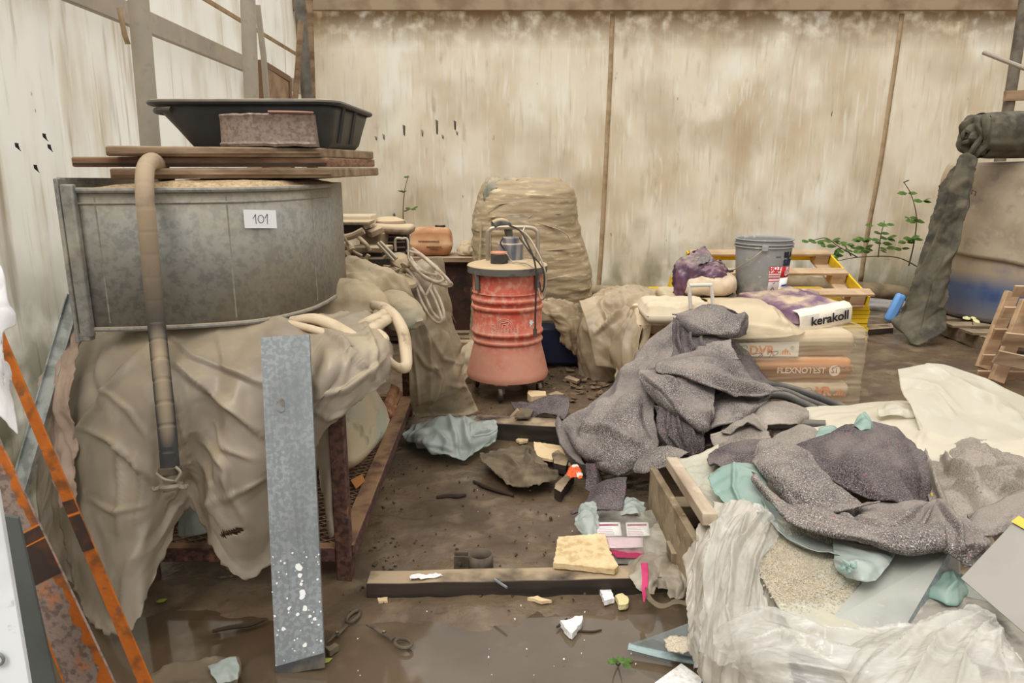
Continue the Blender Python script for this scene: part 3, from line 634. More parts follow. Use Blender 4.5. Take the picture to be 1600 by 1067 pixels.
stk = [([(262, 520), (300, 560), (390, 590)], 9, .02, 'c'), ([(420, 520), (470, 560), (500, 610)], 8, .016, 's'), ([(150, 600), (200, 640), (235, 690)], 7, .014, 's'), ([(140, 780), (180, 800), (230, 790)], 7, .014, 's'), ([(210, 700), (222, 760), (214, 830)], 6, .016, 's'), ([(330, 660), (345, 700), (400, 720)], 6, .016, 'c'), ([(345, 740), (370, 790), (400, 830)], 7, .012, 's'), ([(530, 520), (545, 560), (530, 620)], 7, .014, 's'), ([(300, 700), (330, 760), (330, 840)], 6, .016, 's'), ([(240, 535), (165, 610), (128, 668), (110, 720)], 9, .022, 's'), ([(128, 668), (175, 690), (225, 740), (290, 792)], 8, .028, 'c'),
       ([(185, 690), (190, 760), (186, 840)], 9, .02, 's'), ([(262, 566), (330, 615), (420, 690)], 13, .034, 'c'), ([(340, 520), (352, 580), (420, 604)], 9, .02, 'c'),
       ([(268, 600), (286, 680), (318, 800)], 10, .024, 's'), ([(315, 690), (352, 730), (356, 800)], 10, .02, 's'), ([(320, 790), (360, 775), (420, 745)], 7, .015, 's'),
       ([(200, 530), (160, 560), (120, 650)], 9, .018, 'r'), ([(150, 520), (140, 580), (150, 640)], 9, -.02, 'r'), ([(480, 500), (540, 545), (590, 600)], 10, .022, 'c'),
       ([(490, 620), (540, 610), (600, 560)], 8, .02, 's'), ([(488, 640), (515, 655), (545, 640)], 6, .014, 's'), ([(570, 500), (585, 550), (575, 600)], 7, .016, 's'), ([(500, 520), (520, 570), (500, 640)], 14, .015, 'r'),
       ([(330, 600), (330, 700), (300, 780)], 16, -.02, 'r'), ([(230, 820), (200, 900), (190, 985)], 12, .02, 's'), ([(245, 600), (250, 700), (262, 800)], 12, -.022, 'r'),
       ([(400, 700), (380, 790), (385, 880)], 14, .014, 'r'), ([(120, 760), (150, 860), (170, 960)], 9, .016, 's')]
tarp = sheet('plastic_tarp', cols, tarp_dusty, 150, 190, strokes=stk, wr=[(3, 3, .035, 'k', 30), (6, 5, .022, 'k', -35), (14, 12, .007, 'k', 20)], rag=.012, seed=3, thick=.0015, base=(-1.2, 2.4, .1),
             cut=lambda x, y: (np.abs((x - 362) * .24 + (y - 832)) < 4.5) & (np.abs(x - 362) < 17))
tag(tarp, 'dust covered clear plastic tarp draped over the rack under the grey tank', 'tarp')
sheet('fold', [[(486, 670, 2.60), (500, 745, 2.56), (510, 800, 2.55), (514, 836, 2.55)], [(510, 662, 2.58), (516, 740, 2.54), (516, 800, 2.53), (523, 838, 2.53)], [(530, 655, 2.60), (530, 720, 2.57), (526, 780, 2.56), (522, 815, 2.56)]],
      tarp_dusty, 40, 50, wr=[(8, 3, .012, 'r', 80)], rag=.01, parent=tarp, thick=.0015)
sheet('fold', [[(60, 640, 2.95), (62, 760, 2.9), (80, 900, 2.7)], [(88, 600, 2.95), (100, 760, 2.8), (120, 930, 2.5)], [(110, 560, 2.95), (130, 760, 2.75), (150, 940, 2.4)]], tarp_dusty, 40, 40, wr=[(4, 6, .02, 'r', 10)], parent=tarp, thick=.0015)
# second plastic behind, against the wall
o = sheet('plastic_sheet', [[(62, 760, 2.8), (66, 900, 2.7)], [(98, 640, 2.95), (90, 900, 2.7)], [(128, 528, 3.05), (120, 900, 2.7)]], tarp_dusty, 30, 40, wr=[(4, 4, .02, 'r')], thick=.0015)
tag(o, 'dull plastic sheet hanging behind the pale steel rail by the side wall', 'sheet')
# pinkish cloth hanging at the left end
o = sheet('hanging_cloth', [[(112, 524, 2.72), (90, 560, 2.66), (72, 600, 2.62), (92, 660, 2.6), (88, 720, 2.56), (104, 790, 2.5)], [(126, 516, 2.7), (108, 570, 2.6), (92, 620, 2.54), (105, 680, 2.52), (104, 730, 2.5), (118, 790, 2.46)], [(134, 520, 2.68), (124, 575, 2.58), (112, 620, 2.5), (122, 690, 2.48), (124, 735, 2.48), (132, 788, 2.44)]],
          cloth_pink, 70, 36, wr=[(3, 12, .028, 'r', 12), (20, 20, .006, 'r'), (9, 20, .012, 'b')], rag=.012, seed=8, thick=.003)
tag(o, 'crumpled pinkish rag hanging from the left corner of the grey tank', 'rag')

# ---- the big curved galvanised tank
ZT0, ZT1 = .975, 1.475
front = [atz(x, y, ZT0) for x, y in ((150, 518), (210, 516.5), (300, 512.5), (380, 507), (430, 500), (478, 488), (504, 477), (522, 466))]
front = crspline(np.array(front), 60); fx, fy = front[:, 0], front[:, 1]
endp = V(fx[-1] - .02, fy[-1] + .34); backl = V(fx[0] - .12, 3.62)
fx0 = V(fx[0], fy[0])
tank = thing('sheet_metal_tank', (-1.1, 3.1, ZT0), 'big curved grey galvanised tank resting on the draped rack, card on its front', 'tank')
def ring(z, off=0.):
    loop = [(x, y) for x, y in zip(fx, fy)] + [tuple(endp), (endp[0] - .1, 3.6), tuple(backl)]
    return [V(x, y, z) for x, y in loop]
q = MB(); A = ring(ZT0 + .004); B = ring(ZT1); n = len(A); q.add(A + B, [(i, (i+1) % n, n + (i+1) % n, n + i) for i in range(n)]); q.build('shell', galv_tank, tank, thick=.006)
q = MB(); q.plate(ring(ZT0 + .004), (0, 0, .01)); q.build('bottom', galv_tank, tank, smooth=False)
def fr(i, z, off=.012): 
    i = int(np.clip(i, 0, 59)); a = front[max(i-1, 0)]; b = front[min(i+1, 59)]; d = nrm((b - a)[:2]); return V(fx[i] + d[1]*off, fy[i] - d[0]*off, z)
for z, r in ((ZT0 + .008, .009), (ZT1 - .006, .010)):
    q = MB(); q.tube([fr(i, z, .006) for i in range(60)], r, 8, flat=1.0); q.build('rim', galv_tank, tank)
q = MB(); q.tube([fr(i, ZT1 - .05, .003) for i in range(60)], .004, 6); q.build('bead', galv_tank, tank)
def seam_i(px): return int(np.argmin([abs(proj(p)[0] - px) for p in [V(fx[i], fy[i], 1.2) for i in range(60)]]))
for px in (160, 361, 492):
    i = seam_i(px); q = MB(); q.tube([fr(i, ZT0 + .03, .0), fr(i, ZT1 - .03, .0)], .0045, 6); q.build('standing_seam', galv_tank, tank)
# left end flange: channel strip and its turned lip
a0 = fr(0, ZT0 - .015, .01); a1 = fr(0, ZT1 + .015, .01)
q = MB(); q.bar(a0 + V(-.022, -.006, 0), a1 + V(-.022, -.006, 0), .044, .03, up=(0, 1, 0)); q.build('end_flange', galv_tank, tank, bevel=.006)
q = MB(); q.bar(a0 + V(-.052, .0, -.02), a1 + V(-.052, .0, .02), .014, .05, up=(0, 1, 0)); q.build('end_flange', galv_tank, tank, bevel=.004)
q = MB(); q.bar(a0 + V(-.05, .0, .0), a0 + V(-.01, .0, -.0), .04, .03); q.build('end_flange', galv_tank, tank, bevel=.004)
q = MB(); q.plate([a1 + V(-.06, 0, -.03), a1 + V(-.10, .9, -.03), a1 + V(-.10, .9, .005), a1 + V(-.06, 0, .022)], (.014, 0, 0)); q.build('end_lip', galv_tank, tank, smooth=False)
G0 = np.array(ring(ZT1 - .012)); ctr = G0.mean(0)
vs = []; K = 14
for k in range(K + 1): vs += [ctr + (g - ctr) * k / K + V(0, 0, .008 * noise(ctr*0 + (g * 9 * k / K), 3) + .034 * (1 - (k / K)**5)) for g in G0]
q = MB(); q.add(vs, [(k*n + i, k*n + (i+1) % n, (k+1)*n + (i+1) % n, (k+1)*n + i) for k in range(K) for i in range(n)]); q.build('dust_layer', sand, tank, angle=None)
# white card with its number
ic = seam_i(409); pc = fr(ic, 0, .004); zc = CAMZ + (at(409, 342, pc[1])[2] - CAMZ)
dx = nrm((front[ic+2] - front[ic-2])); dxx = V(dx[0], dx[1], 0)
nn_ = V(dxx[1], -dxx[0], 0); pc = V(pc[0], pc[1], zc) + nn_ * .006
cw, ch = .128, .066
q = MB(); tl = .012
q.plate([pc + dxx * sx * cw/2 + V(0, 0, sz * ch/2 - sx * .004) for sx, sz in ((-1, -1), (1, -1), (1, 1), (-1, 1))], nn_ * .002); card = q.build('number_card', card_white, tank, smooth=False)
def strokes3(lines, org, ex, ez, r, name, mat, parent, nrm_):
    q = MB()
    for L in lines: q.tube([org + ex * x + ez * z + nrm_ * .0025 for x, z in L], r, 5, 24 if len(L) > 2 else 0)
    return q.build(name, mat, parent)
th = np.linspace(0, 2 * math.pi, 14)
o = strokes3([[(-.030, .002), (-.022, .014), (-.019, .017), (-.0195, -.006), (-.019, -.016)], [(.001 + .0115 * math.cos(t), .014 * math.sin(t)) for t in th], [(.017, .002), (.025, .013), (.028, .016), (.0265, -.004), (.026, -.02)]],
             pc, dxx, V(0, 0, 1), .0011, 'handwritten_number', ink, tank, nn_)
o.parent = card; o.location = -card.location * 0; o.location = tuple(np.array(wloc(tank)) - np.array(wloc(card)))

# ---- flexible hose over the tank
hose = thing('suction_hose', at(266, 740, 2.25), 'dusty black ribbed hose hooked over the grey tank with metal coupling at its end', 'hose')
pth = [at(262, 284, 3.0), at(254, 268, 2.84), at(240, 252, 2.68), at(228, 262, 2.58), at(226, 300, 2.51), at(231, 360, 2.50), at(238, 440, 2.50), at(246, 520, 2.48), at(254, 600, 2.36), at(262, 680, 2.27), at(266, 735, 2.24)]
P = crspline(np.array(pth), 260); rr = .0295 - .0013 * (np.arange(260) % 13 == 0) * (np.arange(260) > 60)
q = MB(); q.tube(P, list(rr), 18); q.build('hose_body', hose_rubber, hose, angle=50)
e = P[-1]; d = nrm(P[-1] - P[-6])
q = MB(); q.tube([e - d * .012, e + d * .012], .036, 20); q.build('clamp_band', mud_metal, hose, bevel=.002)
q = MB(); q.lathe([(.024, 0), (.027, .012), (.024, .02), (.024, .03), (.036, .034), (.038, .044), (.034, .052), (.026, .054), (.026, .06)], e + d * .008, 20, d); q.build('coupling', rust_rod, hose)
sx_ = nrm(np.cross(d, (0, 1, 0)))
for s_ in (-1, 1):
    q = MB(); q.tube([e + d * .05 + sx_ * s_ * .03 + V(0, -.01, 0), e + d * .055 + sx_ * s_ * .05 + V(0, -.012, 0), e + d * .045 + sx_ * s_ * .054 + V(0, -.012, 0)], .008, 8, 10); q.build('lug', rust_rod, hose)
q = MB(); q.tube([e - d * .02 + sx_ * .03 + V(0, -.025, 0), e + d * .0 + sx_ * .045 + V(0, -.025, 0), e + d * .025 + sx_ * .03 + V(0, -.03, 0)], .005, 8, 12); q.build('clamp_bolt', rust_rod, hose)
q = MB(); q.tube([e + d * .0 - sx_ * .035 + V(0, -.02, 0), e + d * .012 + V(0, -.042, 0), e + d * .03 + sx_ * .03 + V(0, -.02, 0)], .005, 8, 12); q.build('clamp_bolt', rust_rod, hose)

# ---- stacked boards on the tank
def board(pxl, pxr, pxe, y0, y1, Yl, Yr, Ye, label, m=old_wood, groove=False):
    """front edge from pxl to pxr, right end from pxr to pxe; y0..y1 in the picture give bottom and top of the front edge"""
    a = at(pxl, y0, Yl); b = at(pxr, y0, Yr); zb = (a[2] + b[2]) / 2; zt = zb + (y0 - y1) * sc((Yl + Yr)/2, 1.5)
    a = V(a[0], Yl, zb); b = V(b[0], Yr, zb); e_ = at(pxe, y0, Ye); e_ = V(e_[0], Ye, zb)
    w_ = e_ - b; poly = [a, b, e_, a + w_]; q = MB()
    hz = zt - zb; t = thing('formwork_board', (a + b) / 2 + w_ / 2, label, 'board', 'boards stacked on the tank')
    dd = nrm(b - a); k = 3
    q.plate(poly, (0, 0, hz)); q.build('panel', m, t, smooth=False, bevel=.006)
    return t, zt, zb
boards = [board(172, 520, 592, 279, 263, 2.62, 3.0, 3.75, 'lowest dusty board on the grey tank, jutting out furthest to the right'),
          board(112, 512, 586, 261, 246, 2.62, 3.0, 3.75, 'middle brown board on the grey tank, jutting out furthest to the left', Mat('brown_board_edge', (148, 114, 88), .85).var((110, 78, 56), 20, .42, .62, .8, (.1, 1, 3)).dust()),
          board(165, 503, 584, 245, 230, 2.62, 2.98, 3.7, 'top dusty board on the grey tank, carrying the black tub')]
for (t, zt, zb), (pl, pr, y, Yl, Yr) in zip(boards, ((172, 520, 271, 2.612, 2.992), (112, 512, 256, 2.612, 2.992), (165, 503, 238, 2.612, 2.972))):
    q = MB(); q.bar(at(pl + 2, y, Yl), at(pr - 2, y, Yr), .012, .007); q.build('edge_batten', dark_wood if y == 256 else old_wood, t)
zb_top = boards[2][1]
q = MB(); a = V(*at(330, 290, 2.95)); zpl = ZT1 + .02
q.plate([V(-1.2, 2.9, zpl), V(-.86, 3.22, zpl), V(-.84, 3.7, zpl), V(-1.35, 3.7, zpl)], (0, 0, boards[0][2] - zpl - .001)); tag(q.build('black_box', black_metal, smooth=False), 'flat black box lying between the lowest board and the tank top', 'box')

# ---- black mortar tub on the boards
ZB = zb_top + .004
yb0, yb1 = 2.98, 3.62
tub = thing('mortar_tub', (-1.05, 3.3, ZB), 'large black plastic mortar tub sitting on top of the boards', 'tub')
xa, xb = at(286, 230, yb0)[0], at(504, 230, yb0)[0]; zt_ = at(300, 160, yb0)[2]; xta, xtb = at(232, 160, yb0)[0], at(520, 160, yb0)[0]
def rrect(x0, x1, y0, y1, r, z, k=8):
    P = []
    for cx, cy, a0 in ((x1 - r, y1 - r, 0), (x0 + r, y1 - r, 90), (x0 + r, y0 + r, 180), (x1 - r, y0 + r, 270)):
        for j in range(k + 1):
            a_ = math.radians(a0 + 90 * j / k); P.append(V(cx + r * math.cos(a_), cy + r * math.sin(a_), z))
    return P
def shell(levels):
    n_ = len(levels[0]); vs = [p for L in levels for p in L]; return vs, [(k*n_ + i, k*n_ + (i+1) % n_, (k+1)*n_ + (i+1) % n_, (k+1)*n_ + i) for k in range(len(levels) - 1) for i in range(n_)] + [tuple(range(n_))]
xbe = xb + .02
lv = [rrect(xa + .02, xbe - .02, yb0 + .03, yb1, .05, ZB), rrect(xa, xbe, yb0 + .02, yb1 + .02, .07, ZB + .02)]
for k in (.35, .7, 1.): lv.append(rrect(xa + (xta - xa) * k, xbe + (xtb - xbe) * k, yb0 + .02 - .04 * k, yb1 + .02 + .1 * k, .08, ZB + .02 + (zt_ - ZB - .02) * k))
q = MB(); q.add(*shell(lv)); q.build('tub_body', black_plastic, tub, thick=.006, angle=40)
rim = rrect(xta - .012, xtb + .012, yb0 - .032, yb1 + .132, .09, zt_)
q = MB(); q.tube(rim, .014, 8, closed=True, flat=.8); q.build('rim', black_plastic, tub)
q = MB(); q.tube([p - V(-.02, 0, .03) for p in rim if p[0] < xta + .08], .012, 8); q.build('grip_lip', black_plastic, tub)
for fx_ in (.17, .8):
    q = MB(); q.tube([V(xa + (xbe - xa) * fx_ + 0 * k + (xta - xa) * k * (1 - fx_) + (xtb - xbe) * k * fx_, yb0 + .026 - .04 * k, ZB + .02 + (zt_ - ZB - .02) * k) for k in (0, .5, .97)], .007, 6); q.build('rib', black_plastic, tub)
for fy_ in (.25, .6):
    q = MB(); q.tube([V(xbe + (xtb - xbe) * k, yb0 + (yb1 - yb0) * fy_, ZB + .02 + (zt_ - ZB - .02) * k) for k in (0, .5, .97)], .016, 6); q.build('rib', black_plastic, tub)

# ---- rusty curved pan in front of the tub
pan = thing('rusted_pan', at(420, 235, 2.85), 'round rusty pinkish steel pan with curled edge in front of the black tub', 'pan')
cx_, wpan = at(420, 231, 2.96)[0], 76 * sc(2.96, 1.6)
def arc(z, yoff, k=28, bul=.0, sx=1.0): return [V(cx_ + wpan * sx * math.sin(a_), 2.985 - .085 * math.cos(a_) * (1 + bul) + yoff, z) for a_ in np.linspace(-1.35, 1.35, k)]
h_ = 50 * sc(2.9, 1.62); zpan = zb_top + .004
rows_ = [(zpan, -.012, 1.0), (zpan + .01, -.018, 1.01), (zpan + .018, -.004, 1.0), (zpan + h_ * .5, 0, .995), (zpan + h_ * .88, 0, 1.0), (zpan + h_ * .95, -.006, 1.005), (zpan + h_, .0, .995)]
vs = []; 
for z, yo, s_ in rows_: vs += arc(z, yo, 28, sx=s_)
m_ = 28; vs += [V(p[0] * 1, p[1] * .1 + 3.02 * .9, zpan + h_) for p in arc(zpan + h_, 0)]; vs += [V(p[0], 3.03, zpan) for p in arc(zpan, 0)]
vs = [p + V(0, .004 * noise(p * 25, 3), .004 * noise(p * 25, 4)) for p in vs]
k_ = len(rows_) + 2; q = MB(); q.add(vs, [(k*m_ + i, k*m_ + i + 1, (k+1)*m_ + i + 1, (k+1)*m_ + i) for k in range(k_ - 1) for i in range(m_ - 1)] + [tuple(k*m_ for k in range(k_)), tuple(k*m_ + m_ - 1 for k in range(k_ - 1, -1, -1))]); q.build('pan_wall', pink_rust, pan, angle=50)
ed = arc(zpan + h_ + .004, -.004)[15:27]; q = MB(); q.tube(ed, .009, 6, flat=.6); q.build('peeling_strip', Mat('pinkish_strip', (160, 122, 108), .8), pan)

# ---- galvanised plank leaning in front
plank = thing('metal_plank', atz(468, 1040), 'grey galvanised metal plank leaning on the tarp, spotted with white paint near its foot', 'plank')
tl, tr, br, bl = at(407, 526, 2.44), at(483, 522, 2.44), at(507, 1036, 2.045), at(431, 1048, 2.03)
pn = nrm(np.cross(br - bl, tl - bl)); pn = pn if pn[1] < 0 else -pn
def pl(u, v_): return (bl * (1-u) + br * u) * (1 - v_) + (tl * (1-u) + tr * u) * v_
q = MB(); K = 16; top = [pl(u, 1) + V(0, 0, .004 * noise(V(u * 5, 0, 0), 2)) for u in np.linspace(1, 0, K)]
q.plate([pl(u, 0) for u in np.linspace(0, 1, K)] + top, pn * -.016); q.build('panel', galv, plank, smooth=False)
q = MB(); q.plate([pl(-.005, -.012) + pn * .002, pl(1.01, -.012) + pn * .002, pl(1.01, .03) + pn * .002, pl(-.005, .012) + pn * .002], pn * .003); q.build('muddy_foot', Mat('dark_wet_edge', (64, 64, 64), .5).var((96, 88, 76), 20), plank, smooth=False)
r_ = random.Random(5)
spl = [(.56, .285, .013), (.585, .262, .008), (.6, .235, .006), (.62, .21, .011), (.6, .2, .009), (.5, .15, .006), (.66, .165, .01), (.75, .14, .007), (.2, .115, .008), (.3, .2, .004), (.32, .17, .005), (.85, .13, .006), (.62, .06, .008)] + [(r_.random(), r_.random() * .33, r_.random() * .003 + .0015) for _ in range(46)]
q = MB()
for u, v_, s_ in spl:
    c_ = pl(u, v_) + pn * .0008; e1 = nrm(br - bl); e2 = nrm(tl - bl); ph = r_.random() * 6
    q.plate([c_ + s_ * (.6 + .6 * r_.random()) * (math.cos(a_ + ph) * e1 + math.sin(a_ + ph) * e2) for a_ in np.linspace(0, 2*math.pi, 9)[:-1]], pn * .0006)
o = q.build('paint_spots', paint_white, plank, smooth=False); o['kind'] = 'stuff'
for u, v_, s_ in ((.36, .78, .022),):
    q = MB(); c_ = pl(u, v_) + pn * .0008; e1 = nrm(br - bl); e2 = nrm(tl - bl)
    q.plate([c_ + s_ * (.7 + .4 * r_.random()) * (.7 * math.cos(a_) * e1 + 1.2 * math.sin(a_) * e2) for a_ in np.linspace(0, 2*math.pi, 15)[:-1]], pn * .0005); q.build('brown_smudge', Mat('smudge', (108, 100, 90), .7).var((134, 134, 132), 40, .4, .6), plank, smooth=False)

# ---- rusty steel bars leaning in from the left
def flat_bar(name, a, b, wdir, th_, label, mat, bands, face):
    """a top, b foot: each the two edge points of the broad face"""
    a = [np.asarray(p) for p in a]; b = [np.asarray(p) for p in b]; nn = nrm(np.cross(b[0] - a[0], a[1] - a[0])); nn = nn if nn[1] < 0 else -nn
    t = thing(name, (b[0] + b[1]) / 2, label, 'bar', 'rusty steel bars leaning at the left')
    q = MB(); q.plate([a[0], a[1], b[1], b[0]], -nn * th_); q.build('flange', mat, t, smooth=False, bevel=.002)
    q = MB(); e = nrm(a[1] - a[0]); q.plate([a[0], a[0] + e * .006, b[0] + e * .006, b[0]], -nn * .035 - e * .02); q.build('flange', orange_rust, t, smooth=False)
    def pt(u, v_): return (a[0] * (1-v_) + b[0] * v_) * (1-u) + (a[1] * (1-v_) + b[1] * v_) * u
    for v0, v1, m in bands:
        q = MB(); q.plate([pt(-.01, v0) + nn * .0008, pt(1.01, v0 - .006) + nn * .0008, pt(1.01, v1 - .006) + nn * .0008, pt(-.01, v1) + nn * .0008], nn * .0012); q.build('painted_band', m, t, smooth=False)
    return t
T1 = flat_bar('steel_bar', (at(-29, 480, 1.92), at(-13, 478, 1.92)), (at(229, 1100, 1.79), at(251, 1098, 1.79)), None, .006, 'narrow orange rusty steel bar leaning from the upper left edge', orange_rust, [(.475, .505, primer), (.507, .512, orange_line), (.514, .60, primer)], 1)
def rust_edge(t, a, b, th_):
    a = [np.asarray(p) for p in a]; b = [np.asarray(p) for p in b]; nn = nrm(np.cross(b[0] - a[0], a[1] - a[0])); nn = nn if nn[1] < 0 else -nn; q = MB(); n_ = 60
    pt = lambda u, v_: (a[0] * (1-v_) + b[0] * v_) * (1-u) + (a[1] * (1-v_) + b[1] * v_) * u + nn * .0006
    vs = []
    for i in range(n_):
        v_ = i / (n_ - 1); w_ = .2 + .3 * noise(V(v_ * 9, 0, 2), 3) + .2 * noise(V(v_ * 31, 0, 2), 4); vs += [pt(1 - max(.06, w_), v_), pt(1.0, v_)]
    q.add(vs, [(2*i, 2*i+1, 2*i+3, 2*i+2) for i in range(n_ - 1)]); q.build('rust_patch', orange_rust, t, smooth=False)
T2 = flat_bar('steel_bar', (at(-72, 628, 1.62), at(-38, 612, 1.62)), (at(134, 1160, 1.5), at(208, 1130, 1.5)), None, .008, 'wide grey and orange rusty steel bar leaning below the narrow one', grey_rust, [(.395, .40, orange_line), (.402, .432, primer), (.433, .437, orange_line), (.438, .54, primer)], 1)

rust_edge(T2, (at(-72, 628, 1.62), at(-38, 612, 1.62)), (at(134, 1160, 1.5), at(208, 1130, 1.5)), 0)
# ---- galvanised rail behind
q = MB(); a = at(118, 462, 2.72); b = at(34, 752, 2.42); d = (b - a); b = a + d * ((.03 - a[2]) / d[2]); 
rail = thing('galvanised_rail', b, 'pale galvanised steel rail leaning at the left end of the grey tank', 'rail')
q.bar(a, b, .05, .004, up=(0, 1, 0)); q.build('web', galv_rail, rail, smooth=False)
s1, s2 = frame_from(b - a, (0, 1, 0))
for s_ in (-1, 1):
    q = MB(); q.bar(a + s1 * s_ * .025 + s2 * .0, b + s1 * s_ * .025, .004, .028, up=(0, 1, 0)); q.build('flange', galv_rail, rail, smooth=False)

# ---- white panel, dark sheet, pole and white cloth at the left edge
wp = thing('hardboard_sheet', atz(20, 1100), 'dirty white panel with a ring hole at the lower left edge', 'panel')
q = MB(); q.plate([at(-60, 690, 1.25), at(-4, 770, 1.25), at(52, 1110, 1.18), at(-60, 1110, 1.18)], (-.004, .015, 0)); q.build('sheet_face', white_panel, wp, smooth=False, bevel=.002)
c_ = at(-3, 1028, 1.19); q = MB(); q.tube([c_ + .012 * V(math.cos(t), 0, math.sin(t)) + V(0, -.003, 0) for t in np.linspace(0, 2*math.pi, 21)[:-1]], .003, 8, closed=True); q.build('grommet', galv, wp)
q = MB(); q.plate([at(-40, 800, 1.42), at(28, 810, 1.42), at(98, 1120, 1.34), at(-40, 1120, 1.34)], (-.003, .01, 0)); tag(q.build('dark_sheet', dark_panel, smooth=False), 'dark grey sheet standing between the white panel and the wide rusty bar', 'sheet')
q = MB(); a, b = at(10, 912, 1.66), at(95, 1008, 1.72); q.tube([a, b + (b-a) * .25], .014, 12); tag(q.build('wooden_pole', pallet_wood), 'pale wooden pole sticking out behind the white panel', 'pole')
o = sheet('white_cloth', [[(-40, 380, 1.5), (-3, 404, 1.48), (6, 430, 1.46), (12, 462, 1.46), (11, 486, 1.46), (6, 500, 1.46)], [(-40, 470, 1.5), (-8, 480, 1.46), (0, 495, 1.45), (6, 500, 1.45), (8, 505, 1.45), (9, 510, 1.45)], [(-40, 560, 1.5), (-4, 560, 1.46), (4, 565, 1.45), (10, 575, 1.45), (13, 580, 1.45), (14, 590, 1.45)], [(-40, 660, 1.5), (0, 650, 1.46), (8, 655, 1.45), (14, 665, 1.45), (20, 672, 1.45), (27, 680, 1.45)]],
          white_cloth, 50, 60, wr=[(6, 6, .012, 'r'), (3, 12, .012, 'w', 80)], seed=12)
tag(o, 'white cloth hanging over the rusty bars at the left edge', 'cloth')
# scraps on the wet ground bottom left
o = sheet('plastic_scrap', [[(230, 1062, 1.97), (262, 1040, 2.0), (310, 1034, 2.03), (352, 1030, 2.06), (374, 1030, 2.05)], [(225, 1080, 1.92), (270, 1058, 1.96), (320, 1050, 1.99), (355, 1048, 2.0), (376, 1050, 2.0)], [(230, 1100, 1.87), (280, 1085, 1.9), (330, 1075, 1.93), (360, 1070, 1.95), (372, 1072, 1.95)]],
          mud_cloth, 40, 30, wr=[(9, 9, .016, 'r')], rag=.008, floor=.004)
tag(o, 'muddy scrap of film lying at the foot of the narrow rusty bar', 'scrap')
o = sheet('plastic_scrap', [[(325, 1042, 1.98), (345, 1034, 2.01), (370, 1028, 2.03)], [(330, 1055, 1.95), (350, 1050, 1.97), (374, 1046, 1.98)], [(340, 1070, 1.93), (358, 1066, 1.94), (372, 1064, 1.94)]], pale_teal, 24, 24, wr=[(14, 14, .012, 'r')], rag=.004, floor=.014)
tag(o, 'small pale film scrap on the wet ground below the plank', 'scrap')

# ---- sacks, hoses and machine on the rack, right of the tank
def sack(loc, L, Wd, H, yaw, tilt, mat, label, seed, **k):
    v, f = pillow_pts(L, Wd, H, 40, 30, seed=seed, **k); o = link('sack', place(v, loc, math.radians(yaw), tilt), f, mat, base=loc); return tag(o, label, 'sack', 'sacks on the rack')
p = at(588, 462, 3.75)
sack((p[0] - .11, 3.78, .84), .52, .38, .22, -32, (.0, .16), sack_tan, 'long dusty sack with a tied greenish end beneath the machine', 5, wr=.022, a=3, b=.55)
sack((at(545, 480, 3.45)[0], 3.40, .835), .40, .26, .19, 20, (0, 0), sack_tan, 'short dusty sack wedged against the right end of the grey tank', 6, wr=.012, a=2.6, b=.6)
q = at(632, 482, 3.55); o = loft('sack_end', [(q[2] - .1, q[0] - .02, q[1], .02, .03), (q[2] - .07, q[0], q[1], .09, .10), (q[2] - .0, q[0] - .01, q[1], .085, .10), (q[2] + .06, q[0] - .05, q[1], .06, .08), (q[2] + .08, q[0] - .06, q[1], .02, .02)], sack_green, 40, 24, wr=[((14, 14, 30), .012, 'r')], exp=2.2, parent=bpy.data.objects['sack.001'] if 'sack.001' in bpy.data.objects else None)

hb = thing('flat_hose', at(560, 500, 3.0), 'thick beige dusty hose folded in loops over the right end of the draped tarp', 'hose')
def htube(pts_, r, n=80, name='hose_run', par=hb, mat=hose_beige, flat=.8):
    q = MB(); q.tube([at(*p) for p in pts_], r, 14, n, flat=flat); return q.build(name, mat, par)
htube([(455, 500, 2.78), (490, 498, 2.76), (520, 508, 2.74), (555, 528, 2.72), (585, 548, 2.74), (606, 562, 2.76), (622, 574, 2.82), (634, 572, 2.92), (634, 548, 3.0), (630, 520, 3.06), (618, 496, 3.12), (602, 482, 3.2), (586, 478, 3.3)], [.018, .026, .028, .026, .022, .018, .022, .028, .031, .031, .03, .03, .03], 140)
htube([(400, 508, 2.8), (430, 502, 2.78), (480, 512, 2.72), (540, 528, 2.7), (570, 520, 2.85), (596, 504, 3.0), (606, 498, 3.1)], [.016, .018, .018, .018, .024, .026, .024], 90)
htube([(545, 518, 2.86), (565, 508, 2.95), (585, 498, 3.05), (600, 490, 3.15), (604, 484, 3.2), (590, 490, 3.25)], .026, 60)
htube([(590, 520, 2.9), (600, 530, 2.86), (596, 548, 2.84)], .022, 30)

mach = thing('engine_machine', at(590, 420, 4.0), 'dust caked engine with levers, pulleys and a slatted grille on the rack', 'machine')
def mbox(px, py, Y, w_, h_, d_, yaw=0, m=machine, name='housing', roll=0, bev=.006):
    p = at(px, py, Y); q = MB(); q.box(p, (w_, d_, h_), np.array(Euler((0, math.radians(roll), math.radians(yaw))).to_matrix())); return q.build(name, m, mach, bevel=bev)
mbox(555, 345, 4.35, .22, .07, .2, 0, Mat('pale_cover', (204, 188, 162), .8).dust(), 'top_cover'); mbox(546, 356, 4.25, .16, .06, .1, 0, machine_dark, 'louvre_box'); mbox(553, 347, 4.2, .2, .02, .2)
mbox(585, 372, 4.3, .12, .09, .12, -20, roll=12); mbox(580, 388, 4.15, .2, .03, .16, -15, machine, 'bracket'); mbox(575, 400, 4.2, .24, .1, .2, -10, machine_dark, 'engine_block')
mbox(604, 418, 4.05, .09, .05, .1, -25, machine, 'housing', 8); mbox(560, 405, 4.15, .1, .1, .16, 10, machine_dark, 'housing'); mbox(586, 362, 4.22, .08, .035, .08, 30, machine, 'bracket', -20)
mbox(620, 425, 4.1, .1, .12, .12, -20, machine, 'housing', 35)
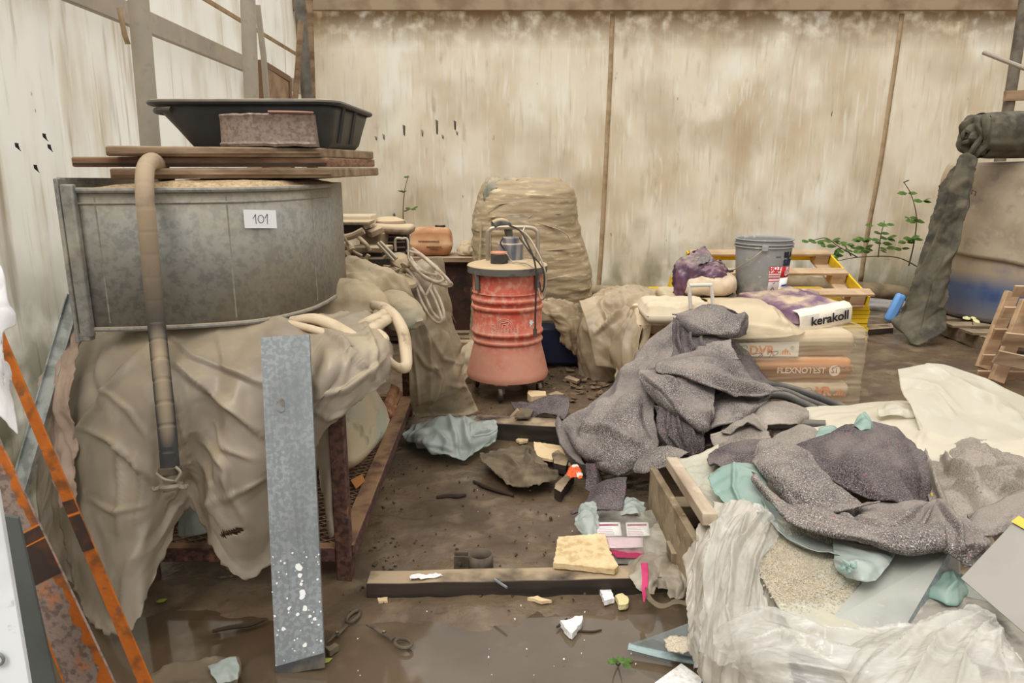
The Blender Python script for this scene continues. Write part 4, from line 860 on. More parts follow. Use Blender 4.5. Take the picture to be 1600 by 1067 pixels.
mbox(575, 440, 4.15, .3, .3, .3, 0, machine_dark, 'base_frame')
p = at(612, 378, 4.45); q = MB(); q.box(p, (.2, .14, .17)); q.build('grille_box', machine_dark, mach, bevel=.004)
for k in range(5):
    q = MB(); q.bar(p + V(-.09, -.082, -.06 + k * .032), p + V(.09, -.082, -.055 + k * .032), .012, .008); q.build('grille_slat', machine, mach)
mbox(614, 357, 4.4, .24, .05, .24, 0, machine, 'tank_cover', 3, .02); p = at(607, 352, 4.5); q = MB(); q.lathe([(.0, -.07), (.1, -.07), (.115, -.02), (.1, .03), (.05, .05), (0, .052)], p + V(0, 0, -.0), 24); q.build('fuel_tank', machine, mach)
def mtube(pts_, r, n=24, m=machine, name='pipe'): q = MB(); q.tube([at(*p) for p in pts_], r, 10, n); return q.build(name, m, mach)
mtube([(535, 372, 4.1), (552, 368, 4.1), (568, 360, 4.1)], .02); mtube([(534, 388, 4.05), (545, 384, 4.02), (550, 392, 4.0)], .022); mtube([(533, 400, 4.0), (544, 396, 3.98)], .02); mtube([(560, 370, 4.1), (572, 382, 4.05), (578, 392, 4.05)], .012)
mtube([(537, 370, 4.0), (552, 392, 4.0), (566, 400, 4.0)], .008); mtube([(590, 380, 4.02), (616, 408, 3.98)], .01, 2, chrome_dust, 'lever'); mtube([(594, 378, 4.02), (620, 404, 3.98)], .01, 2, chrome_dust, 'lever'); mtube([(600, 402, 4.0), (612, 396, 4.0)], .01, 2)
mtube([(562, 348, 4.5), (575, 341, 4.5), (590, 348, 4.5), (602, 360, 4.5)], .005, 30, machine_dark, 'cable'); mtube([(538, 410, 3.98), (552, 420, 3.96), (566, 412, 3.96), (585, 420, 3.95)], .009, 30, machine_dark, 'cable')
mtube([(618, 392, 4.1), (618, 374, 4.1), (628, 373, 4.1), (637, 376, 4.1), (638, 412, 4.05)], .007, 40, chrome_dust, 'handle_frame')
mtube([(566, 415, 4.0), (572, 405, 4.0), (576, 398, 4.0)], .012); mtube([(545, 415, 4.0), (560, 423, 3.98), (580, 425, 3.96)], .016); mtube([(600, 430, 3.98), (618, 424, 3.95), (634, 416, 3.95)], .01)
for px, py, Y, r, axv in ((625, 410, 4.05, .06, (.3, -.6, .7)), (630, 441, 3.95, .075, (.3, -.25, .9)), (612, 432, 4.0, .06, (-.5, -.7, .5))):
    q = MB(); q.lathe([(0, -.02), (r, -.02), (r * 1.06, -.008), (r * 1.06, .008), (r * .9, .022), (0, .03)], at(px, py, Y), 28, axv); q.build('pulley', machine, mach, angle=40)
mtube([(626, 424, 3.92), (634, 416, 3.92), (628, 412, 3.92), (636, 424, 3.92)], .009, 20, machine, 'wing_nut'); 
mtube([(612, 420, 3.98), (622, 430, 3.94), (624, 440, 3.92)], .01, 16, machine_dark, 'rod')

# coiled cable hanging off the machine
cb = thing('cable_coil', at(660, 425, 4.1), 'coiled dusty white cable hanging beside the engine', 'cable')
for pts_ in ([(636, 392, 4.1), (656, 398, 4.05), (680, 418, 4.0), (698, 436, 4.0), (706, 444, 4.02), (700, 447, 4.02), (680, 442, 4.0), (660, 432, 4.0), (648, 414, 4.0), (642, 402, 4.05)],
             [(646, 394, 4.12), (668, 408, 4.1), (690, 430, 4.08), (698, 441, 4.06), (684, 440, 4.04), (664, 428, 4.04), (640, 420, 4.02)],
             [(638, 412, 4.0), (652, 420, 3.98), (672, 428, 3.98), (686, 428, 4.0), (684, 420, 4.02), (676, 412, 4.04)],
             [(636, 420, 4.0), (650, 438, 3.98), (664, 462, 3.95), (676, 488, 3.93), (690, 500, 3.93), (694, 492, 3.93), (688, 470, 3.95), (678, 448, 3.97), (680, 432, 4.0)],
             [(634, 428, 3.98), (650, 440, 3.97), (660, 456, 3.95), (666, 460, 3.95), (676, 440, 3.97)],
             [(644, 388, 4.1), (664, 402, 4.04), (688, 424, 4.0), (702, 440, 3.98), (697, 445, 3.98), (676, 438, 3.97), (652, 424, 3.97), (640, 408, 4.0)],
             [(638, 404, 3.98), (656, 426, 3.96), (680, 440, 3.96), (692, 436, 3.97), (680, 424, 4.0)], [(650, 446, 3.96), (658, 470, 3.94), (672, 494, 3.92), (684, 504, 3.92), (690, 498, 3.92), (682, 474, 3.94), (672, 452, 3.95)],
             [(640, 402, 4.08), (652, 416, 4.0), (676, 436, 3.99), (700, 448, 4.0)]):
    q = MB(); q.tube([at(*p) for p in pts_], .0078, 8, 70); q.build('loop', cable_white, cb)
# plastic sheet hanging to the floor behind the coil
rows = [[(612, 440, 4.2), (640, 418, 4.15), (664, 402, 4.2), (684, 415, 4.3)],
        [(620, 475, 4.05), (650, 460, 4.02), (680, 452, 4.1), (702, 470, 4.3)],
        [(634, 505, 4.0), (655, 500, 4.0), (684, 505, 4.1), (708, 510, 4.3)],
        [(638, 560, 4.0), (665, 555, 4.02), (700, 545, 4.15), (718, 540, 4.35)],
        [(640, 610, 4.05), (668, 612, 4.1), (708, 600, 4.2), (726, 590, 4.4)],
        [(645, 640, 4.25), (680, 640, 4.3), (718, 640, 4.35), (740, 625, 4.45)],
        [(655, 652, 4.3), (690, 650, 4.32), (725, 650, 4.34), (748, 642, 4.4)]]
o = sheet('plastic_sheet', rows, tarp_tan, 90, 120, strokes=[([(650, 470), (668, 540), (672, 620)], 7, .035, 's'), ([(690, 470), (700, 540), (712, 620)], 8, .03, 's'), ([(640, 500), (650, 580), (655, 640)], 5, .02, 's'), ([(670, 560), (690, 590), (670, 640)], 6, .025, 's'), ([(700, 600), (725, 605), (742, 640)], 6, .025, 's'), ([(655, 500), (690, 560), (720, 570)], 6, .02, 'c'), ([(640, 530), (664, 570), (690, 575)], 6, .02, 's')],
          wr=[(7, 3, .05, 'k', 75), (9, 6, .03, 'k', 80), (22, 16, .008, 'k')], seed=21, thick=.0015, floor=.012)
tag(o, 'tan dusty plastic sheet hanging from the engine down to the floor', 'sheet')
o = sheet('plastic_sheet', [[(640, 410, 4.35), (684, 400, 4.4), (690, 415, 4.45)], [(660, 450, 4.35), (690, 440, 4.4), (700, 470, 4.45)], [(680, 500, 4.4), (700, 490, 4.45), (712, 505, 4.5)]], tarp_tan, 30, 40, wr=[(6, 6, .02, 'r')], thick=.002)
tag(o, 'dusty plastic flap behind the hanging cable coil', 'sheet')
# ================================================================== MIDDLE AND BACK
# ---- red industrial vacuum
vc = atz(793, 606, .0); VY = 5.0; VX = at(793, 600, VY)[0]
vac = thing('industrial_vacuum', (VX, VY, 0), 'dusty red drum vacuum with steel handle standing on castors', 'vacuum')
s_ = sc(VY, .6)
def zpx(py, Y=VY - .25): return at(793, py, Y)[2]
z_b, z_t = .125, zpx(432)
prof = [(.255, .118), (.282, .125), (.287, .15), (.28, .17), (.26, .26), (.238, .345), (.232, .37), (.243, .378), (.247, .388), (.243, .398), (.236, .402), (.235, .43), (.246, .437), (.25, .447), (.246, .457), (.238, .462), (.238, .585), (.236, .60), (.246, .608), (.25, .618), (.246, .63), (.237, .635), (.237, .655), (.246, .662), (.25, .672), (.246, .684), (.237, .69), (.237, .712), (.243, .72), (.237, .728), (.238, .80), (.242, z_t + .01)]
q = MB(); q.lathe(prof, (VX, VY, 0), 64); body = q.build('drum', red_vac, vac, angle=60)
q = MB(); q.lathe([(.25, z_t - .004), (.272, z_t), (.274, z_t + .045), (.266, z_t + .052), (.22, z_t + .06), (.19, z_t + .07), (.0, z_t + .075)], (VX, VY, 0), 64); q.build('lid', grey_lid, vac, angle=40)
def top(px, py): return at(px, py, VY)
q = MB(); c_ = V(at(780, 420, VY - .12)[0], VY - .12, z_t + .055); q.lathe([(.058, 0), (.058, .075), (.05, .078)], c_, 28); q.build('inlet', Mat('black_rubber', (62, 58, 54), .7).var((100, 92, 82), 8, .5, .7), vac, angle=40)
q = MB(); q.lathe([(.05, .076), (.056, .08), (.056, .09), (.03, .094), (0, .094)], c_, 28); q.build('inlet_cap', Mat('pinkish_cap', (206, 142, 112), .7), vac, angle=40)
c_ = V(at(798, 400, VY + .02)[0], VY + .02, z_t + .06); q = MB(); q.lathe([(.13, 0), (.135, .012), (.1, .02), (.085, .022), (.086, .125), (.08, .13), (.056, .132), (.056, .165), (.05, .17), (0, .172)], c_, 36); q.build('motor', motor_blue, vac, angle=40)
q = MB(); q.tube([c_ + V(-.01, .05, .1), c_ + V(-.015, .05, .2), c_ + V(-.03, .04, .25), c_ + V(-.08, .02, .262), c_ + V(-.12, 0, .25)], [.026, .026, .03, .034, .028], 14, 30); q.build('outlet_elbow', grey_lid, vac)
hx0, hx1 = at(762, 400, VY)[0], at(840, 400, VY)[0]; hz = zpx(356, VY)
hp = [V(hx0, VY + .02, z_t + .05), V(hx0, VY + .02, hz - .06), V(hx0 + .012, VY + .02, hz - .018), V(hx0 + .055, VY + .02, hz), V((hx0 + hx1)/2, VY + .02, hz + .002), V(hx1 - .055, VY + .02, hz), V(hx1 - .012, VY + .02, hz - .018), V(hx1, VY + .02, hz - .06), V(hx1, VY + .02, z_t + .05)]
q = MB(); q.tube(hp, .0145, 12, 90); q.build('handle', chrome_dust, vac)
for sx in (-1, 1):
    q = MB(); q.box((VX + sx * .2, VY - .16, z_t - .04), (.03, .03, .13)); q.build('clip', grey_lid, vac, bevel=.005)
# raised emblem on the drum: arch with an animal and a band of lettering
def drum(x, z, r=.2395): a_ = x / r; return V(VX + r * math.sin(a_), VY - r * math.cos(a_), z)
EX, EZ = -.018, .522
emb = Mat('raised_pale_emblem', (232, 168, 146), .6)
q = MB()
for rr_ in (.058, .048): q.tube([drum(EX + rr_ * math.cos(a_), EZ - .012 + rr_ * math.sin(a_)) for a_ in np.linspace(.0, math.pi, 26)], .0022, 5)
q.tube([drum(EX + x, z) for x, z in ((-.098, EZ - .05), (.098, EZ - .05), (.098, EZ - .014), (-.098, EZ - .014))] , .0022, 5, closed=True)
q.tube([drum(EX + x, EZ + z) for x, z in ((-.03, -.012), (-.03, .008), (-.022, .018), (.0, .022), (.014, .03), (.026, .028), (.03, .016), (.024, .006), (.026, -.012))], .0032, 5, 40)
q.tube([drum(EX + x, EZ + z) for x, z in ((-.012, -.012), (-.01, .006), (.008, .006), (.01, -.012))], .003, 5, 20)
q.tube([drum(EX + x, EZ + z) for x, z in ((-.09, -.0), (-.075, .0))], .003, 5)
for k in range(8):
    x0 = -.078 + k * .021; q.tube([drum(EX + x0, EZ - .042), drum(EX + x0, EZ - .022), drum(EX + x0 + .011, EZ - .022), drum(EX + x0 + .011, EZ - (.042 if k % 2 else .032)), drum(EX + x0, EZ - .032)], .0018, 5)
q.build('emblem', emb, vac)
st_ = drum(.188, .53); q = MB(); rs = random.Random(3)
q.plate([drum(.176 + .026 * k * math.cos(a_) , .53 + .03 * k * math.sin(a_), .2405) for a_, k in zip(np.linspace(0, 2*math.pi, 13)[:-1], [1, .5, .9, .45, 1, .6, .8, .4, 1, .55, .7, .5])], (0, -.001, 0)); q.build('torn_sticker', paint_white, vac, smooth=False)
for a_, lb in ((-99, 0), (-20, 1), (150, 1), (60, 1)):
    x, y = VX + .245 * math.cos(math.radians(a_)), VY + .245 * math.sin(math.radians(a_))
    q = MB(); q.box((x, y, .135), (.1, .07, .045), np.array(Euler((0, 0, math.radians(a_ + 90))).to_matrix())); q.build('foot_block', red_vac, vac, bevel=.012)
    wv = q = MB(); q.box((x, y + .01, .085), (.045, .035, .07)); q.box((x, y + .01, .115), (.06, .05, .012)); cf = q.build('castor_fork', mud_metal, vac, bevel=.004)
    q = MB(); q.lathe([(.0, -.014), (.04, -.014), (.046, -.007), (.046, .007), (.04, .014), (0, .014)], (x - .01, y - .02, .047), 24, (1, .2, 0)); w_ = q.build('castor_wheel', machine_dark, vac, angle=40)
def cab(pts_, r, m, name='power_cord'):
    q = MB(); q.tube([at(*p) for p in pts_], r, 8, 90); return q.build(name, m, vac)
cab([(796, 352, 5.0), (812, 360, 4.9), (824, 380, 4.8), (834, 404, 4.74), (838, 430, 4.71), (837, 470, 4.71), (836, 522, 4.71)], .006, cable_dark)
cab([(800, 354, 4.98), (822, 366, 4.85), (838, 390, 4.75), (850, 418, 4.7), (853, 440, 4.7), (851, 462, 4.7), (845, 466, 4.7), (841, 450, 4.71)], .006, chrome_dust)
cab([(812, 372, 4.9), (830, 396, 4.76), (848, 420, 4.7), (850, 446, 4.7), (846, 456, 4.71), (843, 440, 4.72)], .005, cable_dark)
cab([(820, 354, 4.99), (816, 368, 4.95), (822, 384, 4.85), (834, 404, 4.75)], .007, chrome_dust); cab([(770, 400, 4.9), (790, 396, 4.85), (800, 408, 4.85), (822, 412, 4.8), (836, 420, 4.72)], .005, chrome_dust)
cab([(786, 372, 4.95), (782, 380, 4.9), (788, 390, 4.9)], .006, cable_dark)
q = MB(); q.tube([at(836, 514, 4.71), at(836, 526, 4.71)], .013, 10); q.build('plug', mud_metal, vac)

# ---- shrink-wrapped pallet load against the back wall
wx = at(822, 400, 6.1)[0]; k_ = sc(5.75, .9)
secs = [(.14, wx + .03, 6.2, .47, .44), (.3, wx + .04, 6.2, .49, .45), (.6, wx + .035, 6.2, .50, .46), (.9, wx + .01, 6.2, .445, .44), (1.15, wx + .0, 6.2, .40, .41), (1.34, wx + .0, 6.2, .36, .38), (1.40, wx - .02, 6.2, .31, .34), (1.435, wx - .03, 6.2, .25, .28), (1.44, wx - .03, 6.2, .02, .02)]
wp_ = loft('wrapped_pallet_load', secs, wrap_tan, 170, 220, wr=[((3, 3, 10), .012, 'n', (6, 0, 0)), ((2.4, 2.4, 15), .006, 'r', (-9, 0, 0)), ((5, 5, 44), .002, 'r', (14, 0, 0)), ((1.4, 1.4, 1.6), .08, 'n'), ((2, 2, 7), .008, 'r', (12, 0, 0))], seed=30, exp=3.4)
tag(wp_, 'tall pallet load wrapped in dusty tan film against the back wall', 'pallet load')
for pts_, r in (([(752, 345, 5.74), (748, 420, 5.68), (740, 480, 5.66)], .009), ([(766, 350, 5.72), (764, 420, 5.66), (756, 490, 5.64)], .007), ([(842, 440, 5.68), (880, 432, 5.66), (902, 436, 5.68)], .008), ([(775, 368, 5.7), (810, 352, 5.72), (842, 326, 5.74), (868, 302, 5.78)], .014), ([(752, 342, 5.72), (800, 336, 5.72), (876, 334, 5.74)], .008), ([(760, 330, 5.74), (790, 318, 5.74), (874, 322, 5.76)], .008), ([(840, 348, 5.72), (880, 362, 5.72), (893, 380, 5.74)], .008), ([(846, 392, 5.7), (896, 388, 5.72)], .009)):
    q = MB(); q.tube([at(x, y, Y + .06) for x, y, Y in pts_], [.004, r, r, r, .004], 8, 40, flat=.5); q.build('film_rope', wrap_tan, wp_)
o = sheet('film_flap', [[(838, 470, 5.66), (862, 468, 5.62), (890, 472, 5.64), (912, 500, 5.7)], [(848, 486, 5.6), (872, 492, 5.56), (896, 500, 5.6), (916, 520, 5.66)], [(868, 505, 5.58), (884, 515, 5.54), (900, 525, 5.58), (914, 535, 5.64)], [(880, 530, 5.58), (890, 545, 5.54), (898, 556, 5.58), (906, 548, 5.64)]], wrap_tan, 50, 40, wr=[(7, 7, .03, 'r')], rag=.02, parent=wp_, thick=.002)
o = sheet('plastic_cover', [[(760, 290, 6.0), (763, 281, 6.3), (790, 282, 6.5)], [(756, 306, 5.95), (772, 282, 5.98), (800, 280, 6.2)], [(758, 318, 5.92), (778, 296, 5.9), (812, 282, 5.98)]], Mat('grey_green_film', (112, 112, 96), .5).dust(), 30, 30, wr=[(9, 9, .02, 'r')], parent=wp_)
q = MB(); q.box((at(872, 530, 5.7)[0], 5.72, .17), (.40, .2, .30)); tag(q.build('blue_crate', Mat('dark_blue_plastic', (24, 32, 54), .6), bevel=.02), 'dark blue plastic crate under the torn end of the wrapped pallet load', 'crate')
bp = thing('pallet', (wx, 6.15, 0), 'dark wooden pallet beneath the wrapped load behind the red vacuum', 'pallet')
for i in range(5): q = MB(); q.box((wx - .1, 5.72 + i * .22, .115), (1.3, .12, .022)); q.build('deck_board', grey_pallet_wood, bp, bevel=.003)
for i in (-1, 0, 1): q = MB(); q.box((wx - .1 + i * .55, 6.15, .055), (.1, 1.0, .09)); q.build('stringer', grey_pallet_wood, bp, bevel=.003)

# ---- steel cabinet with a shelf plank, paper bag and clutter behind the machine
cbx = at(705, 450, 6.4)[0]
q = MB(); q.box((cbx - .16, 6.7, .38), (.86, .55, .72)); cabn = thing('steel_cabinet', (cbx - .16, 6.7, .0), 'dark brown steel cabinet standing against the back wall', 'cabinet'); q.build('cabinet_body', brown_cabinet, cabn, bevel=.01)
q = MB(); q.box((cbx - .16, 6.418, .38), (.8, .012, .62)); q.build('door', brown_cabinet, cabn, bevel=.006); q = MB(); q.box((cbx + .18, 6.405, .45), (.02, .02, .12)); q.build('handle', mud_metal, cabn, bevel=.004)
q = MB(); q.box((cbx - .12, 6.55, .762), (1.06, .42, .042)); tag(q.build('shelf_plank', old_wood, bevel=.004), 'dusty plank laid across the dark brown cabinet', 'plank')
v, f = pillow_pts(.37, .30, .235, 40, 30, seed=3, wr=.006, a=7, b=.42, flat=.45, round_=.04)
px0 = at(674, 390, 6.5)[0]; kb = link('paper_bag', place(v, (px0, 6.55, .785), math.radians(2)), f, kraft, base=(px0, 6.55, .785)); tag(kb, 'orange brown paper bag with faint print on the shelf plank', 'bag')
for z, t_ in ((.925, 'CEMENTO'), (.895, 'PORTLAND'), (.85, 'II A-LL')):
    pass
def flat_text(txt, size, org, ex, ez, mat, name, parent, th_=.0008, **k):
    v, f = text_mesh(txt, size, **k); ny = nrm(np.cross(ex, ez)); P = np.array([org + ex * p[0] + ez * p[1] + ny * th_ for p in v])
    return link(name, P, f, mat, parent, smooth=False)
q = MB()
rs = random.Random(8)
for z, x0, x1 in ((.955, -.1, .0), (.935, -.1, .06), (.918, -.1, .08), (.87, -.03, .09), (.855, .0, .06)):
    x = x0
    while x < x1:
        w_ = rs.uniform(.008, .02); q.box((px0 + x + w_/2, 6.55 - .152 + (0.02 if z > .93 else 0), z), (w_, .006, .008)); x += w_ + .004
q.build('faint_print', Mat('brown_print', (136, 92, 62), .9), kb, smooth=False)['kind'] = 'stuff'
q = MB(); q.add(*shell([[at(690 + 9 * math.cos(a_), 354 + 3 * math.sin(a_) - h_, 6.62) for a_ in np.linspace(0, 2*math.pi, 12)[:-1]] for h_ in (-2, 2, 3)])) if False else q.lathe([(0, -.012), (.05, -.01), (.045, .012), (0, .02)], V(at(688, 355, 6.6)[0], 6.6, 1.03), 14); tag(q.build('flat_stone', dark_wood), 'small dark lump lying on top of the orange brown paper bag', 'lump')
o = sheet('crumpled_paper', [[(718, 385, 6.6), (730, 378, 6.6), (742, 385, 6.6)], [(716, 394, 6.5), (728, 388, 6.45), (744, 392, 6.5)], [(722, 400, 6.45), (732, 398, 6.42), (742, 400, 6.45)]], Mat('dusty_paper', (190, 172, 142), .9), 24, 24, wr=[(18, 18, .03, 'r')]); tag(o, 'crumpled dusty paper on the end of the shelf plank', 'paper')
# bits between rack and vacuum
q = MB(); p = atz(725, 545, .0); q.box((at(722, 536, 5.5)[0], 5.5, .2), (.22, .1, .09)); q.box((at(722, 536, 5.5)[0], 5.55, .08), (.2, .3, .15)); tag(q.build('wood_block', old_wood, bevel=.004), 'short dusty wooden blocks on the ground left of the vacuum', 'block')
o = sheet('crumpled_paper', [[(716, 575, 5.3), (726, 545, 5.35), (740, 530, 5.4)], [(722, 590, 5.2), (734, 560, 5.2), (745, 545, 5.25)], [(722, 605, 5.15), (732, 590, 5.15), (742, 570, 5.2)]], Mat('tan_paper', (186, 168, 140), .9), 24, 24, wr=[(12, 12, .03, 'r')], floor=.01); tag(o, 'crumpled tan paper on the ground left of the vacuum', 'paper')

# ---- dusty bundle behind the path
bx = at(940, 540, 5.8)[0]
bx += .07
bn = loft('wrapped_bundle', [(.0, bx + .08, 5.5, .34, .25), (.12, bx + .08, 5.5, .35, .27), (.35, bx + .06, 5.5, .33, .26), (.5, bx + .08, 5.5, .30, .24), (.6, bx + .1, 5.5, .23, .19), (.64, bx + .12, 5.5, .03, .03)], tarp_tan, 140, 100, wr=[((4, 4, 4), .03, 'n'), ((11, 11, 3), .02, 'r', (3, 0, 0)), ((24, 24, 9), .008, 'r', (6, 0, 0))], seed=44, exp=3)
tag(bn, 'low bundle wrapped in crumpled tan film between the wrapped load and the bag pallet', 'bundle')
sheet('film_fold', [[(905, 470, 5.43), (940, 462, 5.48), (980, 466, 5.53), (1012, 470, 5.53)], [(915, 500, 5.23), (940, 495, 5.23), (975, 500, 5.13), (1008, 492, 5.03)], [(925, 540, 5.18), (950, 535, 5.13), (975, 540, 4.98), (1000, 530, 4.83)], [(930, 572, 5.13), (955, 575, 5.08), (975, 585, 4.83), (992, 585, 4.68)]], tarp_tan, 80, 60,
      strokes=[([(995, 470), (960, 500), (930, 520)], 6, .05, 's'), ([(1005, 475), (985, 520), (975, 580)], 6, .05, 's'), ([(1000, 470), (965, 530), (955, 570)], 6, .035, 's'), ([(935, 470), (950, 500), (990, 490)], 6, .03, 's')], wr=[(6, 4, .06, 'k', 30), (14, 10, .02, 'k')], seed=50, parent=bn, thick=.002, floor=.01)
sheet('film_fold', [[(985, 480, 5.2), (1002, 476, 5.1), (1022, 490, 4.95)], [(970, 530, 5.1), (990, 525, 4.95), (1012, 530, 4.8)], [(962, 575, 5.0), (975, 580, 4.85), (995, 575, 4.7)], [(960, 600, 4.9), (972, 612, 4.75), (985, 600, 4.65)]], tarp_tan, 50, 60, wr=[(8, 3, .06, 'k', 80), (14, 10, .02, 'k')], seed=54, parent=bn, thick=.002, floor=.01)

# ---- pallet of wrapped cement bags
BX0, BX1, BY0, BY1 = .86, 2.08, 4.3, 5.45
LZ = [.032, .128, .262, .425, .578]; ZB0 = .03
def bagm(x0, x1, y0, y1, z0, h_, mat, seed, label, group='cement bags on the pallet', wr=.006, name='cement_bag'):
    v, f = pillow_pts(x1 - x0, y1 - y0, h_, 40, 26, seed=seed, wr=wr, a=12, b=.33, flat=.48, round_=.05)
    o = link(name, place(v, ((x0+x1)/2, (y0+y1)/2, z0)), f, mat, base=((x0+x1)/2, (y0+y1)/2, z0)); return tag(o, label, 'cement bag', group)
xm = 1.44
words_ = ['bottom', 'second', 'third', 'top']
fronts = []
for L in range(4):
    z0 = LZ[L] + .001; LH = LZ[L+1] - LZ[L] - .002; mats = [bag_orange, paper_bag, bag_orange, paper_bag][L]
    fb = bagm(xm + .01, BX1, BY0, BY0 + .56, z0, LH, mats, 60 + L, ['orange cement bag, lowest under the film, at the front right corner', 'pale cement bag with an orange triangle beside the black pipes', 'orange printed cement bag in the middle of the wrapped front', 'pale cement bag with orange lettering just below the purple bag'][L]); fronts.append((fb, z0))
    bagm(BX0 + .22, xm - .01, BY0 + .1, BY0 + .56, z0, LH, mats, 70 + L, f'wrapped cement bag, {words_[L]} layer, front row, beneath the grey felt blanket')
    bagm(xm + .01, BX1 - .02, BY0 + .58, BY1, z0, LH, mats, 80 + L, f'wrapped cement bag, {words_[L]} layer, behind the purple bag')
    bagm(BX0, xm - .01, BY0 + .58, BY1, z0, LH, mats, 90 + L, f'wrapped cement bag, {words_[L]} layer, in the row beneath the grey bucket')
for x0, x1, lb in ((BX0 + .2, xm - .01, 'flat cement bag under the torn purple bag'), (xm + .01, BX1 - .06, 'flat cement bag carrying the grey bucket')): bagm(x0, x1, BY0 + .6, BY1 - .02, LZ[4] + .001, .10, wrap_dust, 97, lb)
yf = BY0 - .004
def fprint(L, px, py, txt, size, mat, fb, **k):
    p = at(px, py, yf); return flat_text(txt, size, p, V(1, 0, 0), V(0, 0, 1), mat, 'print', fb, .001, **k)
def tri(px, py, s_, fb, yy=yf):
    p = at(px, py, yy); q = MB(); n_ = 5
    for k in range(n_):                                     # triangle of slanting stripes
        x0 = -s_ + k * (2 * s_ / n_); x1 = x0 + 2 * s_ / n_ * .72
        def up(x): return V(x, 0, (1 - abs(x) / s_) * s_ * 1.15)
        ins = [p + up(0)] if x0 < 0 < x1 else []
        Pq = [p + V(x0, 0, -.0005), p + V(x1, 0, -.0005), p + up(x1) ] + ins + [p + up(x0)]
        q.plate(Pq, (0, -.001, 0))
    return q.build('print', orange_ink, fb, smooth=False)
fb = fronts[3][0]; q = MB(); a, b = at(1152, 536, yf), at(1247, 557, yf); q.plate([V(a[0], yf, b[2]), V(b[0], yf, b[2]), V(b[0], yf, a[2] + .01), V(a[0], yf, a[2])], (0, -.0006, 0)); q.build('white_panel', bag_white, fb, smooth=False)
fprint(3, 1190, 548, 'DVR', .075, orange_ink, fb, bold=.003, space=1.05); tri(1227, 554, .036, fb)
fprint(3, 1238, 544, '®', .03, ink_soft, fb)
q = MB()
for s0 in ([(1176, 553), (1190, 552), (1184, 558), (1178, 559)], [(1186, 549), (1191, 556), (1180, 559)], [(1200, 550), (1206, 549), (1202, 558)], [(1200, 551), (1214, 549), (1215, 553), (1207, 556)], [(1158, 541), (1166, 540), (1168, 544)]): q.tube([at(x, y, yf - .002) for x, y in s0], .0018, 5, 20)
q.build('scribble', ink_soft, fb)
fb = fronts[2][0]; fprint(2, 1252, 579, 'FLEXNOTEST', .05, Mat('pale_lettering', (238, 208, 178), .85), fb, bold=.001)
q = MB(); p = at(1304, 579, yf); q.lathe([(.034, 0), (.034, .001), (0, .001)], p, 24, (0, -1, 0)); q.build('print', Mat('pale_disc', (240, 216, 192), .85), fb)
fprint(2, 1304, 579.5, 'S1', .045, Mat('green_grey_ink', (140, 130, 100), .8), fb)
q = MB()
for s0 in ([(1268, 573), (1270, 578)], [(1273, 573), (1276, 577), (1279, 573)], [(1300, 575), (1310, 572), (1318, 576), (1322, 573)], [(1312, 578), (1320, 574)]): q.tube([at(x, y, yf - .003) for x, y in s0], .0014, 5, 12)
q.build('scribble', ink_soft, fb)
fb = fronts[1][0]; fprint(1, 1286, 612, 'VR', .075, orange_ink, fb, bold=.004); tri(1312, 618, .04, fb)
q = MB()
for s0 in ([(1238, 604), (1244, 604), (1252, 612)], [(1256, 607), (1266, 606), (1268, 612), (1258, 614), (1262, 610)]): q.tube([at(x, y, yf - .003) for x, y in s0], .0016, 5, 20)
q.build('scribble', ink_soft, fb)
# film: front face, over the top and the loose mound
ZT = LZ[4]
fm = sheet('stretch_film', [[V(1.3, BY0 - .02, .05), V(1.5, BY0 - .025, .05), V(BX1 + .015, BY0 - .02, .05), V(BX1 + .03, BY0 + .3, .05)], [V(1.3, BY0 - .02, .3), V(1.5, BY0 - .025, .3), V(BX1 + .015, BY0 - .02, .3), V(BX1 + .03, BY0 + .3, .3)], [V(1.3, BY0 - .02, ZT - .01), V(1.5, BY0 - .025, ZT - .01), V(BX1 + .015, BY0 - .02, ZT - .01), V(BX1 + .03, BY0 + .3, ZT - .01)], [V(1.3, BY0 + .06, ZT + .03), V(1.5, BY0 + .06, ZT + .035), V(BX1 - .02, BY0 + .06, ZT + .03), V(BX1 - .02, BY0 + .3, ZT + .03)]],
           wrap_film, 140, 110, wr=[(1.2, 26, .008, 'r'), (3, 60, .004, 'n'), (.5, 7.2, .010, 'n')], pts=True, seed=77, thick=0, base=(1.5, 4.6, .03))
tag(fm, 'clear stretch film wrapped round the front of the cement bag pallet', 'film')
hz_ = [[(1120, 530, 4.27), (1170, 530, 4.26), (1215, 528, 4.26), (1244, 524, 4.27), (1256, 520, 4.3)], [(1115, 512, 4.3), (1170, 511, 4.29), (1215, 514, 4.29), (1246, 518, 4.31), (1258, 517, 4.36)],
       [(1110, 488, 4.42), (1165, 480, 4.40), (1208, 486, 4.40), (1236, 502, 4.42), (1252, 510, 4.46)], [(1105, 474, 4.6), (1155, 470, 4.6), (1196, 474, 4.62), (1226, 490, 4.66), (1250, 506, 4.62)], [(1100, 467, 4.86), (1150, 465, 4.88), (1190, 466, 4.9), (1216, 480, 4.9), (1246, 500, 4.8)], [(1050, 466, 5.0), (1130, 464, 5.1), (1180, 464, 5.1), (1206, 472, 5.1), (1240, 494, 5.0)]]
mo = sheet('film_cover', hz_, wrap_dust, 110, 80, strokes=[([(1232, 512), (1216, 500), (1204, 480)], 6, .02, 's'), ([(1240, 522), (1228, 508), (1222, 495)], 5, .02, 's'), ([(1150, 505), (1200, 512), (1240, 520)], 5, .012, 's')], wr=[(4, 4, .03, 'k'), (10, 10, .010, 'k')], seed=80, thick=.002)
tag(mo, 'dusty film cover bulging over the top of the cement bag pallet', 'film')
pp = thing('pallet', ((BX0+BX1)/2, 5.2, 0), 'wooden pallet under the wrapped cement bags', 'pallet')
